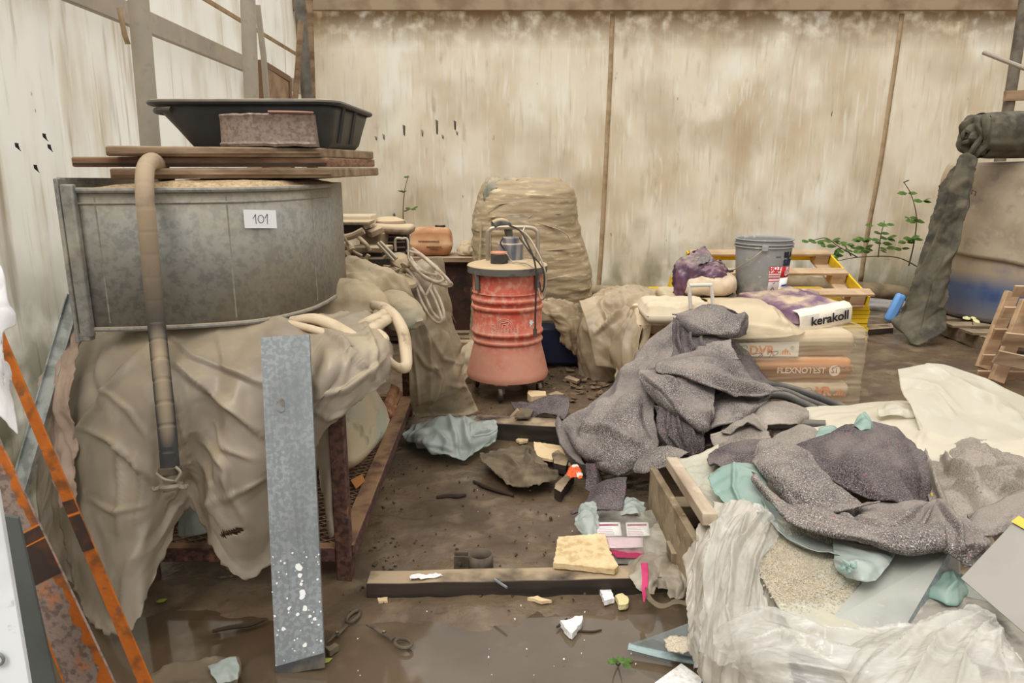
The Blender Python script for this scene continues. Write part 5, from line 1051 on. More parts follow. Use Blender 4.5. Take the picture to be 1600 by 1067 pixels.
for i in range(5): q = MB(); q.box(((BX0+BX1)/2, BY0 + .1 + i * .24, .018), (BX1 - BX0, .12, .02)); q.build('deck_board', grey_pallet_wood, pp, bevel=.003)
# far right corner block of the pallet behind
p = at(1330, 545, 5.25); q = MB(); q.plate([atz(1318, 540, .3), atz(1349, 543, .3), atz(1345, 520, .3), atz(1320, 515, .3)], (0, 0, -.09)); 
fx_ = thing('pallet', (2.5, 5.45, 0), 'weathered pallet corner sticking out right of the cement bags', 'pallet')
for z in (.26, .1): q = MB(); q.box((2.32, 5.5, z), (.42, .5, .025)); q.build('deck_board', grey_pallet_wood, fx_, bevel=.003)
for y in (5.3, 5.7): q = MB(); q.box((2.42, y, .18), (.12, .1, .14)); q.build('block', grey_pallet_wood, fx_, bevel=.003)
q = MB(); q.box((2.42, 5.5, .045), (.12, .5, .09)); q.build('stringer', grey_pallet_wood, fx_, bevel=.003)
# bag at left end with yellow print
lb_ = bagm(.84, 1.26, 4.5, 4.9, LZ[4] + .003, .12, bag_yellow, 99, 'white bag with faded yellow stripes lying at the left end of the cement bags', None, .01, 'paper_bag'); lb_['category'] = 'bag'
# small white tube frame stuck into the heap
q = MB(); q.tube([at(1079, 482, 4.5), at(1077, 447, 4.5)], .012, 10); q.tube([at(1077, 446, 4.5), at(1112, 445, 4.5)], .012, 10); q.tube([at(1111, 446, 4.5), at(1115, 482, 4.5)], .012, 10)
tag(q.build('tube_frame', Mat('dusty_white_tube', (206, 198, 184), .6)), 'small upside down U of dusty white tube standing at the top of the felt heap', 'frame')
# torn purple bag
tb = thing('torn_bag', at(1098, 462, 5.35), 'torn purple plastic bag with pale contents next to the grey bucket', 'bag')
c_ = V(at(1100, 440, 5.05)[0], 5.1, ZT + .104)
loft('pale_filling', [(c_[2], c_[0], 5.1, .13, .12), (c_[2] + .04, c_[0] + .01, 5.04, .18, .17), (c_[2] + .12, c_[0] + .01, 5.04, .18, .17), (c_[2] + .17, c_[0], 5.1, .13, .11), (c_[2] + .2, c_[0], 5.1, .03, .03)], Mat('pale_bag_inner', (206, 186, 160), .8).var((176, 154, 130), 8), 40, 30, wr=[((9, 9, 9), .012, 'r')], parent=tb)
for rows, nn2 in (([[(1052, 440, 5.02), (1058, 410, 5.02), (1080, 398, 5.07), (1100, 388, 5.14)], [(1056, 458, 4.96), (1068, 425, 4.94), (1090, 412, 4.96), (1112, 402, 5.06)], [(1062, 468, 4.96), (1078, 440, 4.92), (1098, 425, 4.92), (1122, 418, 4.98)], [(1068, 466, 4.98), (1080, 446, 4.94), (1104, 430, 4.92), (1134, 432, 4.94)]], 1),
                  ([[(1092, 430, 4.92), (1106, 412, 4.96), (1122, 408, 5.04)], [(1106, 434, 4.90), (1120, 424, 4.92), (1134, 420, 5.02)], [(1124, 440, 4.90), (1134, 436, 4.94), (1140, 434, 5.02)]], 2), ([[(1126, 432, 4.96), (1136, 432, 5.02), (1140, 440, 5.12)], [(1132, 450, 4.96), (1140, 450, 5.02), (1142, 455, 5.12)], [(1130, 464, 4.98), (1138, 464, 5.04), (1142, 464, 5.12)]], 3),
                  ([[(1060, 405, 5.14), (1080, 392, 5.17), (1098, 386, 5.22)], [(1055, 430, 5.14), (1080, 420, 5.22), (1130, 420, 5.22)], [(1052, 462, 5.14), (1080, 455, 5.27), (1140, 455, 5.22)]], 4)):
    sheet('purple_film', rows, bag_purple_dark, 44, 36, wr=[(12, 12, .02, 'r'), (26, 26, .007, 'r')], rag=.012, seed=100 + nn2, parent=tb, thick=.0015)
sheet('silvery_lining', [[(1083, 404, 5.02), (1090, 398, 5.08), (1104, 394, 5.12)], [(1084, 414, 4.96), (1094, 406, 4.98), (1110, 402, 5.02)], [(1086, 424, 4.92), (1098, 414, 4.92), (1112, 410, 4.96)]], silver, 30, 30, wr=[(16, 16, .02, 'r')], rag=.01, parent=tb, thick=.0015)
# grey bucket
BKY = 5.05; bkx = at(1189, 440, BKY)[0]; bz = ZT + .104; k_ = sc(BKY, .8); R1, R0 = 42.5 * k_, 36.5 * k_; H_ = 88 * k_
bk = thing('plastic_bucket', (bkx, BKY, bz), 'grey plastic bucket with red and white label standing on the cement bags', 'bucket')
q = MB(); q.lathe([(R0 - .01, 0), (R0, .008), (R0 + (R1 - R0) * .8, H_ * .82), (R1 - .004, H_ * .97), (R1 - .004, H_)], (bkx, BKY, bz), 56, cap=False); q.lathe([(0, .004), (R0, .004)], (bkx, BKY, bz), 56, cap=False); q.build('bucket_wall', bucket_grey, bk, thick=.004, angle=50)
for fz in (.995, .92, .87): q = MB(); q.tube([(bkx + (R1 + .003) * math.cos(a_), BKY + (R1 + .003) * math.sin(a_), bz + H_ * fz) for a_ in np.linspace(0, 2*math.pi, 57)[:-1]], .007, 6, closed=True, flat=.7); q.build('rim_ring', bucket_grey, bk)
def bkp(a_, h_, off=.003): r = R0 + (R1 - R0) * h_ + off; return V(bkx + r * math.cos(math.radians(a_)), BKY + r * math.sin(math.radians(a_)), bz + h_ * H_)
def bpatch(a0, a1, h0, h1, m, name='label', off=.003, sh=0, par=None):
    q = MB(); n_ = 10; vs = [bkp(a0 + (a1 - a0) * i / n_ + sh * j, h, off) for j, h in enumerate((h0, h1)) for i in range(n_ + 1)]; q.add(vs, [(i, i+1, n_+2+i, n_+1+i) for i in range(n_)]); o = q.build(name, m, bk, thick=.0006); return o
bpatch(-94, -33, .1, .55, label_pale, 'label', .002, 3); bpatch(-94, -66, .36, .55, paint_white, 'label_panel', .003, 2); bpatch(-66, -31, .36, .55, label_red, 'label_panel', .003, 2); bpatch(-67, -33, .12, .35, paint_white, 'label_panel', .003, 2); bpatch(-58, -36, .20, .235, label_blue, 'label_panel', .004); bpatch(-68, -58, .13, .19, label_green, 'label_panel', .004)
for h in (.44, .40, .35, .30): bpatch(-93, -68, h, h + .014, label_red, 'label_stripe', .004)
def btext(txt, size, a_c, h_, m, off=.004, **k):
    v, f = text_mesh(txt, size, **k); R_ = R0 + (R1 - R0) * h_ + off
    P = np.array([V(bkx + R_ * math.cos(math.radians(a_c) + p[0] / R_), BKY + R_ * math.sin(math.radians(a_c) + p[0] / R_), bz + h_ * H_ + p[1]) for p in v]); return link('print', P, f, m, bk, smooth=False)
btext('HQ P', .036, -80, .525, label_red, bold=.002); btext('P.009', .034, -80, .48, label_red, bold=.002); btext('silv', .085, -46, .635, Mat('navy_ink', (36, 44, 66), .7), bold=.003); btext('BILA', .048, -48, .75, ink, bold=.003)
btext('PR', .04, -44, .50, paint_white, .005, bold=.001); btext('LIN', .04, -44, .43, paint_white, .005, bold=.001)
q = MB(); q.tube([bkp(-82, .725), bkp(-76, .725), bkp(-70, .725)], .0022, 5); q.build('print', ink, bk)
q = MB()
for s0 in ([(-86, .15), (-82, .2), (-78, .15)], [(-88, .13), (-76, .13)], [(-82, .26), (-78, .28)]): q.tube([bkp(a_, h, .004) for a_, h in s0], .002, 5)
q.build('pictogram', ink, bk)
q = MB(); a, b = bkp(-108, .86, .012), bkp(-176, .44, .03); q.tube([a, a * .5 + b * .5 + V(-.01, -.05, .0), b], .004, 8, 30); q.build('wire_handle', chrome_dust, bk); q = MB(); q.box(bkp(-106, .87, .012), (.04, .02, .035)); q.build('handle_lug', bucket_grey, bk, bevel=.004); q = MB(); q.tube([b, b + V(-.03, .0, -.006)], .012, 10); q.build('handle_grip', black_plastic, bk)
q = MB(); q.lathe([(0, H_ * .9), (R1 - .01, H_ * .9)], (bkx, BKY, bz), 40, cap=False); q.build('contents', mud_cloth, bk)
# purple bag with white end band
kb = thing('mortar_bag', at(1265, 495, 4.9), 'purple bag with white end band reading kerakoll, resting on the cement bags', 'bag')
A = at(1246, 507, 4.36); B_ = at(1329, 490, 4.48); C_ = at(1275, 462, 5.15); D_ = at(1203, 462, 5.02)
ex = nrm(B_ - A); Lb = np.linalg.norm(B_ - A); ey = (D_ - A); Le = np.linalg.norm(ey); eyn = nrm(ey - ex * np.dot(ey, ex)); ez = np.cross(ex, eyn); ez = ez if ez[2] > 0 else -ez
v, f = pillow_pts(Lb, Le, .115, 44, 44, seed=9, wr=.008, a=8, b=.4, flat=.4, round_=.03)
org = (A + B_) / 2 + eyn * Le / 2 + ez * -.045; Pw = np.array([org + ex * p[0] + eyn * p[1] + ez * p[2] for p in v]); link('bag_body', Pw, f, bag_purple, kb)
# white end band, slightly proud of the front end
bw, bh = Lb * .98, .105
fr0 = org - eyn * (Le / 2 + .004)
q = MB(); n_ = 24; prof_ = [(-.02, .004), (.0, -.006), (.05, -.014), (.095, -.008), (.115, .012), (.118, .06)]
vs = []
for z, y in prof_:
    for i in range(n_):
        t_ = i / (n_ - 1); vs.append(fr0 + ex * (t_ - .5) * bw + ez * (z + .004 * noise(V(t_ * 6, z * 20, 1), 2)) + eyn * (y + .006 * noise(V(t_ * 5, z * 30, 4), 3)))
q.add(vs, [(j*n_ + i, j*n_ + i + 1, (j+1)*n_ + i + 1, (j+1)*n_ + i) for j in range(len(prof_) - 1) for i in range(n_ - 1)]); q.build('white_band', bag_white, kb, thick=.003)
v, f = text_mesh('kerakoll', .088, bold=.0025, space=.98); P = np.array([fr0 + ex * (p[0] + .02) + ez * (.052 + p[1] * .9) - eyn * .024 for p in v]); link('lettering', P, f, ink, kb, smooth=False)
for k, (tx, yy) in enumerate((('per la posa', .20), ('gelli per gres', .26), ('a tutto tipo', .32))):
    v, f = text_mesh(tx, .035); P = np.array([org + ex * (p[0] + .04) + eyn * (-Le/2 + yy + p[1]) + ez * (.119) for p in v]); link('small_print', P, f, white_print, kb, smooth=False)
for rows in ([[(1228, 462, 5.05), (1245, 458, 5.11), (1258, 462, 5.15)], [(1232, 470, 4.95), (1250, 464, 4.95), (1262, 468, 5.03)]], [[(1256, 458, 5.11), (1268, 456, 5.15), (1285, 470, 5.11)], [(1254, 466, 5.01), (1270, 464, 5.01), (1284, 476, 5.01)]]):
    sheet('torn_edge', [rows[0], [tuple(np.array(rows[0][i]) * .5 + np.array(rows[1][i]) * .5 + np.array([0, -3, 0])) for i in range(3)], rows[1]], bag_purple_dark if rows[0][0][0] > 1240 else bag_white, 24, 20, wr=[(14, 14, .02, 'r')], rag=.012, parent=kb)
sheet('torn_edge', [[(1262, 462, 5.1), (1268, 456, 5.1), (1270, 462, 5.1)], [(1260, 466, 5.04), (1266, 463, 5.02), (1270, 466, 5.02)]], kraft, 12, 12, rag=.01, parent=kb)

# ---- yellow sheets with a tilted pallet on top, behind the bags
ys0, ys1 = V(1.34, 6.55, 0), V(3.16, 6.42, 0)
for k in range(8):
    q = MB(); r_ = random.Random(k); z = .02 + k * .04
    q.box((2.3 + r_.uniform(-.015, .015), 7.0 + r_.uniform(-.01, .01), z + .019), (1.78, 1.1, .037)); tag(q.build('formwork_sheet', yellow_edge, bevel=.003), ['yellow formwork sheet at the very bottom of the flat stack', 'yellow formwork sheet second from the bottom of the flat stack', 'yellow formwork sheet third from the bottom of the flat stack', 'yellow formwork sheet fourth from the bottom of the flat stack', 'yellow formwork sheet fourth from the top of the flat stack', 'yellow formwork sheet third from the top of the flat stack', 'yellow formwork sheet second from the top of the flat stack', 'topmost yellow formwork sheet, right below the tilted pallet'][k], 'formwork', 'yellow formwork sheets behind the cement bags')
yp = thing('pallet', (2.4, 6.9, .35), 'tilted wooden pallet with yellow sides lying on the yellow panels', 'pallet')
th_ = .30; ctp, stp = math.cos(th_), math.sin(th_)
PB = V(2.42, 6.35, .34); e_y = V(0, ctp, stp); e_z = V(0, -stp, ctp); MM = np.stack([V(1, 0, 0), e_y, e_z], 1)
def pb(x, y, z, sx, sy, sz, m=pallet_wood, name='deck_board'):
    q = MB(); q.box(PB + V(x, 0, 0) + e_y * y + e_z * z, (sx, sy, sz), MM); return q.build(name, m, yp, bevel=.003)
for i, y in enumerate((.07, .5, .93)): pb(0 if i else .04, y, .115, 1.36 if i else 1.4, .12, .024)
for x in (-.6, 0, .6):
    for y in (.07, .5, .93): pb(x, y, .06, .13, .12, .085, pallet_wood, 'block')
for x in (-.6, 0, .6): pb(x, .5, .008, .12, 1.0, .02)
for x in (-.69, .69): pb(x, .5, .06, .02, 1.0, .10, yellow_edge, 'side_panel')
pb(0, 1.0, .06, 1.36, .02, .1, yellow_edge, 'side_panel')
q = MB(); q.plate([V(1.34, 6.4, .3), V(1.5, 6.4, .3), V(1.46, 6.42, .58), V(1.42, 6.44, .6)], (0, .12, 0)); q.box((1.45, 6.5, .16), (.2, .1, .3)); tag(q.build('yellow_block', yellow_edge, bevel=.006), 'bright yellow block peeking out left of the torn purple bag', 'block')

# ---- plants
def leafm(q, p, d, s, up=V(0, 0, 1), droop=.15):
    d = nrm(d); sd = nrm(np.cross(d, up)); n_ = np.cross(sd, d)
    pts_ = [p, p + d*s*.3 + sd*s*.3 - n_*s*.03, p + d*s*.65 + sd*s*.3 - n_*s*.08, p + d*s - n_*s*droop, p + d*s*.65 - sd*s*.3 - n_*s*.08, p + d*s*.3 - sd*s*.3 - n_*s*.03]
    mid = p + d*s*.5 + n_*s*.05; q.add(pts_ + [mid], [(0, 1, 6), (1, 2, 6), (2, 3, 6), (3, 4, 6), (4, 5, 6), (5, 0, 6)])
def plant(name, label, stems, leaves, Y, m=leaf, r=.007, s=.085, seed=0, base=None):
    rnd = np.random.RandomState(seed); t = thing(name, at(*stems[0][0], Y) if base is None else base, label, 'plant')
    for st_ in stems:
        q = MB(); q.tube([at(x, y, Y + .05 * rnd.normal()) for x, y in st_], [r, r * .8, r * .5], 6, 30); q.build('stem', stem, t)
    for (x, y, kx) in leaves:
        q = MB(); p = at(x, y, Y + .06 * rnd.normal())
        for a_ in ((-40, 60, 180) if kx == 3 else (0, 180) if kx == 2 else (rnd.uniform(0, 360),)):
            a_ = math.radians(a_ + rnd.uniform(-25, 25)); leafm(q, p, V(math.cos(a_), -.5 + .3 * rnd.normal(), .25 * math.sin(a_) + .1), s * rnd.uniform(.8, 1.2), up=V(0, -.55, .8))
        o = q.build('leaf', m, t, angle=None)
    return t
plant('climbing_plant', 'thin green shoot growing up the back wall behind the engine', [[(636, 500), (634, 400), (630, 340), (632, 300), (638, 274)], [(632, 330), (642, 326)], [(632, 300), (622, 298)]], [(642, 326, 2), (624, 298, 1), (640, 276, 1), (624, 354, 2), (628, 300, 1), (646, 324, 1)], 7.6, s=.07, seed=1)
plant('bramble', 'leafy green bramble trailing along the back wall right of the bucket', [[(1440, 420), (1400, 402), (1340, 402), (1290, 412)], [(1340, 402), (1310, 385), (1290, 372), (1262, 378)], [(1372, 402), (1376, 370), (1382, 345)], [(1420, 415), (1428, 380), (1432, 340), (1424, 305), (1412, 284)], [(1330, 400), (1318, 380)], [(1300, 408), (1296, 396)]],
      [(1276, 378, 3), (1262, 376, 2), (1300, 376, 3), (1290, 384, 2), (1312, 380, 2), (1322, 382, 3), (1336, 386, 3), (1346, 376, 3), (1350, 372, 2), (1344, 392, 2), (1352, 388, 3), (1376, 364, 2), (1384, 350, 2), (1370, 350, 1), (1378, 380, 2), (1386, 372, 3), (1380, 394, 1), (1360, 374, 2), (1364, 352, 1), (1426, 344, 3), (1432, 346, 2), (1418, 302, 2), (1442, 314, 3), (1412, 286, 1), (1424, 372, 3), (1416, 378, 2), (1408, 388, 2), (1420, 340, 2), (1430, 374, 2), (1296, 404, 3), (1302, 398, 3), (1290, 408, 2), (1332, 392, 2), (1318, 392, 2), (1384, 388, 2)], 7.75, s=.095, seed=2)
# ================================================================== RIGHT SIDE
# ---- big drum under a grimy cover, on a pallet, with the rolled shade cloth
DX, DY, DR = 5.05, 7.05, .88
dr = thing('storage_drum', (DX, DY, .15), 'big blue drum under a grimy grey cover at the right wall', 'drum')
q = MB(); q.lathe([(DR - .06, 0), (DR - .02, .02), (DR, .06), (DR, .62), (DR - .01, 1.1), (DR - .05, 1.36), (DR - .12, 1.4), (0, 1.42)], (DX, DY, .15), 72); q.build('drum_body', barrel_blue, dr, angle=40)
n_ = 100; vs = []; lv_ = 26
for j in range(lv_):
    t_ = j / (lv_ - 1)
    for i in range(n_):
        a_ = 2 * math.pi * i / n_; zb_ = .64 + .13 * math.cos(a_ - math.radians(165)) + .02 * noise(V(math.cos(a_) * 2, math.sin(a_) * 2, 0), 3); z = zb_ + (1.58 - zb_) * t_
        r = DR + .02 + .012 * noise(V(math.cos(a_) * 3, math.sin(a_) * 3, z * 2), 5) - (.05 * max(0, (z - 1.40) / .18)**2 if z > 1.40 else 0)
        vs.append(V(DX + r * math.cos(a_), DY + r * math.sin(a_), z))
vs.append(V(DX, DY, 1.60)); F = [tuple(f) for f in grid_faces(lv_, n_, True)] + [((lv_-1)*n_ + i, (lv_-1)*n_ + (i+1) % n_, len(vs) - 1) for i in range(n_)]
cv = link('cover', vs, F, barrel_cover, dr, thick=.004)
q = MB(); p = at(1521, 300, 6.4)
for s0 in ([(1518, 304), (1519, 297), (1525, 300), (1523, 306)], [(1512, 319), (1511, 322)]):
    q.tube([V(DX - (DR + .03) * .72, DY - (DR + .03) * .72, 0) * 0 + at(x, y, 6.42) for x, y in s0], .004, 5)
q.build('tear', black_metal, dr)
pl2 = thing('pallet', (4.8, 6.4, 0), 'weathered grey pallet under the blue drum', 'pallet')
for i in range(6): q = MB(); q.box((4.82, 6.0 + i * .3, .135), (1.66, .17, .025)); q.build('deck_board', grey_pallet_wood, pl2, bevel=.003)
for x in (4.1, 4.6, 5.3): q = MB(); q.box((x, 6.7, .062), (.1, 1.6, .12)); q.build('stringer', grey_pallet_wood, pl2, bevel=.003)
plant('seedling', 'tiny pale seedling sprouting at the foot of the blue drum', [[(1520, 507), (1518, 500), (1517, 496)]], [(1512, 497, 1), (1520, 498, 1), (1516, 496, 2)], 6.12, leaf_pale, .004, .06, 7)
# rolled shade cloth
rc = at(1530, 212, 6.55); rl = thing('rolled_shade_cloth', rc, 'dark rolled shade cloth across the drum top, one end hanging to the ground', 'shade cloth')
rad = .205; axis = nrm(V(1, .12, .03)); e1, e2 = V(0, 1, 0), V(0, 0, 1)
n_ = 64; m_ = 40; vs = []
for i in range(m_):
    for k in range(n_):
        a_ = 2 * math.pi * k / n_; p = rc + axis * (-.06 + i / (m_ - 1) * 1.9); r = rad * (1 + .05 * noise(V(math.cos(a_) * 3, math.sin(a_) * 3, i * .12), 2)) + .018 * ridge(V(math.cos(a_) * 2.5, math.sin(a_) * 2.5, i * .03), 4) * (.4 + .6 * math.exp(-i / 6)) - .05 * math.exp(-i / 1.5)
        vs.append(p + r * (math.cos(a_) * e1 + math.sin(a_) * e2 * .92))
q = MB(); q.add(vs, [tuple(f) for f in grid_faces(m_, n_, True)] + [tuple((m_-1)*n_ + k for k in range(n_))]); q.build('roll', shade_net, rl, angle=None)
for j, (r0, dep) in enumerate(((.175, .05), (.14, .03), (.105, .06), (.07, .03), (.035, .05))):     # coils of the open end
    ph = j * 1.3; q = MB(); path = []
    for a_ in np.linspace(0, 2 * math.pi, 40)[:-1]:
        r = r0 * (1 + .14 * math.sin(3 * a_ + ph) + .1 * noise(V(math.cos(a_) * 3, math.sin(a_) * 3, j), 3)); path.append(rc + axis * (-.05 - .03 * (j % 2)) + r * (math.cos(a_) * e1 + math.sin(a_) * e2 * .92) + axis * .02 * math.sin(4 * a_ + ph))
    q.tube(path, .024, 8, closed=True, flat=1.8); q.build('coil', shade_net, rl)
q = MB(); q.lathe([(0, -.0), (.19, .0)], rc, 30, axis, cap=False); q.build('roll_end', Mat('dark_roll_core', (40, 38, 34), 1.), rl)
rows = [[(1468, 292, 6.7), (1488, 262, 6.6), (1500, 244, 6.5), (1512, 240, 6.45), (1528, 246, 6.4)], [(1462, 320, 6.62), (1478, 310, 6.55), (1492, 304, 6.46), (1504, 302, 6.42), (1516, 302, 6.42)], [(1446, 380, 6.6), (1460, 376, 6.52), (1474, 374, 6.46), (1486, 372, 6.42), (1496, 372, 6.44)],
        [(1428, 440, 6.6), (1442, 440, 6.5), (1458, 440, 6.42), (1472, 438, 6.38), (1482, 438, 6.42)], [(1408, 486, 6.6), (1424, 490, 6.5), (1442, 496, 6.4), (1460, 496, 6.36), (1476, 494, 6.42)], [(1394, 504, 6.56), (1412, 510, 6.46), (1434, 518, 6.36), (1458, 516, 6.3), (1478, 512, 6.34)], [(1420, 530, 6.4), (1426, 540, 6.32), (1440, 538, 6.28), (1460, 528, 6.26), (1478, 516, 6.3)]]
sheet('hanging_end', rows, shade_net, 80, 120, strokes=[([(1500, 250), (1480, 340), (1440, 430), (1410, 500)], 5, .05, 's'), ([(1512, 300), (1490, 380), (1462, 440), (1440, 520)], 5, .06, 'c'), ([(1470, 300), (1450, 380), (1424, 450)], 5, .03, 's'), ([(1490, 440), (1470, 480), (1478, 510)], 5, .03, 's')], wr=[(9, 1.5, .05, 'k', 82), (12, 8, .02, 'k')], seed=120, parent=rl, thick=.006, rag=.01, floor=.02)
# steel rod at the top right
q = MB(); q.tube([at(1537, 82, 6.5), at(1640, 122, 6.0)], .018, 10); tag(q.build('steel_rod', rust_rod), 'thin steel rod poking in from the right edge above the rolled cloth', 'rod')
q = MB(); q.bar(at(1570, 150, 7.9), at(1640, 148, 7.9), .05, .1); tag(q.build('trim_12', old_wood), 'short rail between corner post and right wall', kind='structure')
# upright pallet leaning at the right edge
up = thing('pallet', atz(1560, 600), 'broken wooden pallet leaning on edge at the right, slats showing in steps', 'pallet')
a, b = at(1606, 470, 5.15), at(1556, 596, 5.05); q = MB(); q.bar(a, b, .10, .045, up=(0, 1, 0)); q.build('stringer', pallet_wood, up, bevel=.004)
a2, b2 = a + V(.12, .35, 0), b + V(.12, .35, 0); q = MB(); q.bar(a2, b2, .1, .045, up=(0, 1, 0)); q.build('stringer', pallet_wood, up, bevel=.004)
for i, (px, py, Y, L) in enumerate(((1583, 456, 5.3, .7), (1566, 489, 5.3, .7), (1551, 523, 5.28, .7), (1533, 563, 5.25, .7), (1525, 588, 5.25, .7))):
    p = at(px, py, Y); q = MB(); q.box(p + V(L/2, 0, 0), (L, .022, .085), np.array(Euler((.25, .02, .0)).to_matrix())); q.build('slat', pallet_wood, up, bevel=.003)
for i, (px, py, Y, L) in enumerate(((1566, 536, 4.98, .6), (1552, 570, 4.96, .6))):
    p = at(px, py, Y); q = MB(); q.box(p + V(L/2, 0, 0), (L, .022, .1), np.array(Euler((.25, .10 + .1 * i, .0)).to_matrix())); q.build('slat', old_wood, up, bevel=.003)
p = at(1607, 478, 5.0); q = MB(); q.box(p + V(.1, 0, 0), (.16, .06, .14)); q.build('block', pallet_wood, up, bevel=.003)
# dark boards lying near the yellow pallets
for i, (pts_, z, lb) in enumerate(((((1340, 508), (1395, 505), (1396, 512), (1342, 516)), .06, 'dark board lying on the wet ground right of the yellow panels'), (((1300, 520), (1350, 516), (1352, 528), (1306, 532)), .12, 'short dark board under the corner of the yellow panels'))):
    q = MB(); q.plate([atz(x, y, z) for x, y in pts_], (0, 0, -z + .002)); tag(q.build('dark_board', dark_wood, bevel=.003), lb, 'board')
q = MB(); q.box((at(1397, 492, 7.3)[0], 7.3, .16), (.1, .08, .3), np.array(Euler((0, .35, 0)).to_matrix())); tag(q.build('blue_can', Mat('light_blue_plastic', (110, 160, 220), .4), bevel=.03), 'small light blue plastic object behind the hanging shade cloth', 'container')

# ---- front pallet stack: planks, pale bags, films
ZS = .40
fp = thing('wooden_pallet', (1.0, 2.6, 0), 'dusty wooden pallet whose side planks show below the felt and clear film', 'pallet')
dusty_plank = (Mat('pale_dusty_plank', (180, 162, 140), .9).var((138, 118, 98), 12, .45, .65, .8, (1, .15, 1), 6).var((208, 190, 168), 7, .52, .68, .7).bump(40, .3, .004))
def plank_(a, b, w_, t_, name='side_plank', m=pallet_wood, up=(0, 0, 1)): q = MB(); q.bar(a, b, w_, t_, up); return q.build(name, m, fp, bevel=.004)
t0, t1 = at(1042, 722, 2.92), at(1100, 812, 2.26)
plank_(t0 + V(.02, 0, 0), t1 + V(.02, 0, 0), .05, .045, m=dusty_plank)                                     # upper pale edge board
plank_(at(1020, 742, 3.0) + V(-.0, 0, -.06), at(1098, 880, 2.3) + V(-.0, 0, -.05), .03, .2, m=Mat('dusty_side_board', (150, 132, 106), .9).var((112, 94, 72), 9, .45, .65).var((180, 164, 138), 20, .6, .7).bump(40, .3, .004))
for y in (2.2, 2.6, 3.0): q = MB(); q.box((.86, y, .06), (.5, .1, .1)); q.build('block', grey_pallet_wood, fp, bevel=.004)
for i in range(4): q = MB(); q.box((1.3, 1.75 + .4 * i, .04), (.9, .12, .03)); q.build('deck_board', grey_pallet_wood, fp, bevel=.004)
# pale film pouch next to the plank
o = sheet('plastic_film', [[(1060, 722, 2.95), (1090, 715, 2.98), (1125, 700, 3.0)], [(1075, 745, 2.8), (1105, 745, 2.78), (1125, 730, 2.8)], [(1092, 780, 2.55), (1112, 785, 2.52), (1135, 780, 2.55)], [(1098, 808, 2.38), (1118, 806, 2.38), (1140, 800, 2.4)]], bag_film_green, 50, 60, wr=[(7, 7, .02, 'r'), (16, 16, .006, 'r')], seed=130)
tag(o, 'pale dusty film tucked between the wooden plank and the dark felt', 'film')
# big bag with spilt cement on top
cem = [[(1175, 800, 2.30), (1230, 815, 2.28), (1300, 830, 2.25), (1400, 850, 2.2), (1500, 870, 2.15)], [(1165, 850, 2.12), (1230, 868, 2.08), (1300, 885, 2.04), (1400, 905, 2.0), (1500, 925, 1.95)], [(1190, 900, 1.96), (1240, 925, 1.9), (1310, 945, 1.86), (1400, 960, 1.84), (1500, 975, 1.8)], [(1220, 955, 1.82), (1280, 985, 1.74), (1350, 1005, 1.7), (1430, 1010, 1.7), (1520, 1020, 1.68)], [(1250, 1010, 1.68), (1310, 1050, 1.58), (1380, 1075, 1.55), (1450, 1080, 1.55), (1540, 1090, 1.55)]]
o = sheet('cement_bag', cem, bag_film_green, 90, 90, strokes=[([(1260, 935), (1300, 915), (1345, 895)], 8, .012, 's'), ([(1230, 905), (1290, 890), (1340, 860)], 10, .01, 's')], wr=[(3, 3, .02, 'n'), (10, 10, .004, 'r')], seed=135, thick=.01, base=(.95, 1.9, .3)); tag(o, 'open cement bag with spilt grains beneath the grey metal strip', 'cement bag')
Gc, _, _, _ = sheet_points(cem, 140, 120, [([(1260, 935), (1300, 915), (1345, 895)], 8, .012, 's'), ([(1230, 905), (1290, 890), (1340, 860)], 10, .01, 's')], [(3, 3, .02, 'n'), (10, 10, .004, 'r')], seed=135)
rg = np.random.RandomState(6); Gf = Gc.reshape(-1, 3); Qc = proj(Gf); wgt = np.exp(-((Qc[:, 0] - 1240) / 50)**2 - ((Qc[:, 1] - 876) / 30)**2) + .35 * np.exp(-((Qc[:, 0] - 1262) / 60)**2 - ((Qc[:, 1] - 925) / 16)**2) + .01 * (Qc[:, 1] < 960) * (Qc[:, 0] < 1400)
q = MB()
for i in rg.choice(len(Gf), 11000, p=wgt / wgt.sum()):
    s_ = rg.uniform(.0014, .0042); c_ = Gf[i] + V(rg.normal() * .006, rg.normal() * .006, .006 + s_ * .3); a_ = rg.uniform(0, 6, 3)
    e_ = [c_ + s_ * V(math.cos(a_[0] + k * 2.1), math.sin(a_[0] + k * 2.1), -.3) for k in range(3)] + [c_ + V(0, 0, s_)]
    q.add(e_, [(0, 1, 3), (1, 2, 3), (2, 0, 3)])
g_ = q.build('cement_grains', cement, o, smooth=False); g_['kind'] = 'stuff'
# teal bags
o = sheet('teal_bag', [[(1112, 742, 2.62), (1128, 728, 2.66), (1160, 724, 2.66), (1188, 730, 2.62)], [(1108, 750, 2.54), (1130, 752, 2.5), (1168, 748, 2.48), (1196, 752, 2.5)], [(1118, 770, 2.46), (1145, 775, 2.42), (1178, 770, 2.4), (1205, 770, 2.44)], [(1136, 790, 2.4), (1160, 795, 2.36), (1190, 790, 2.36), (1214, 785, 2.4)], [(1160, 800, 2.36), (1176, 803, 2.34), (1198, 800, 2.34), (1222, 795, 2.36)]],
          teal, 60, 60, strokes=[([(1150, 726), (1146, 760), (1160, 795)], 6, .02, 's'), ([(1112, 745), (1150, 735), (1190, 745)], 5, .015, 's')], wr=[(9, 9, .04, 'k'), (18, 18, .012, 'k')], rag=.008, seed=140, thick=.0015); tag(o, 'bright teal plastic bag bunched at the left end of the dark felt blanket', 'bag')
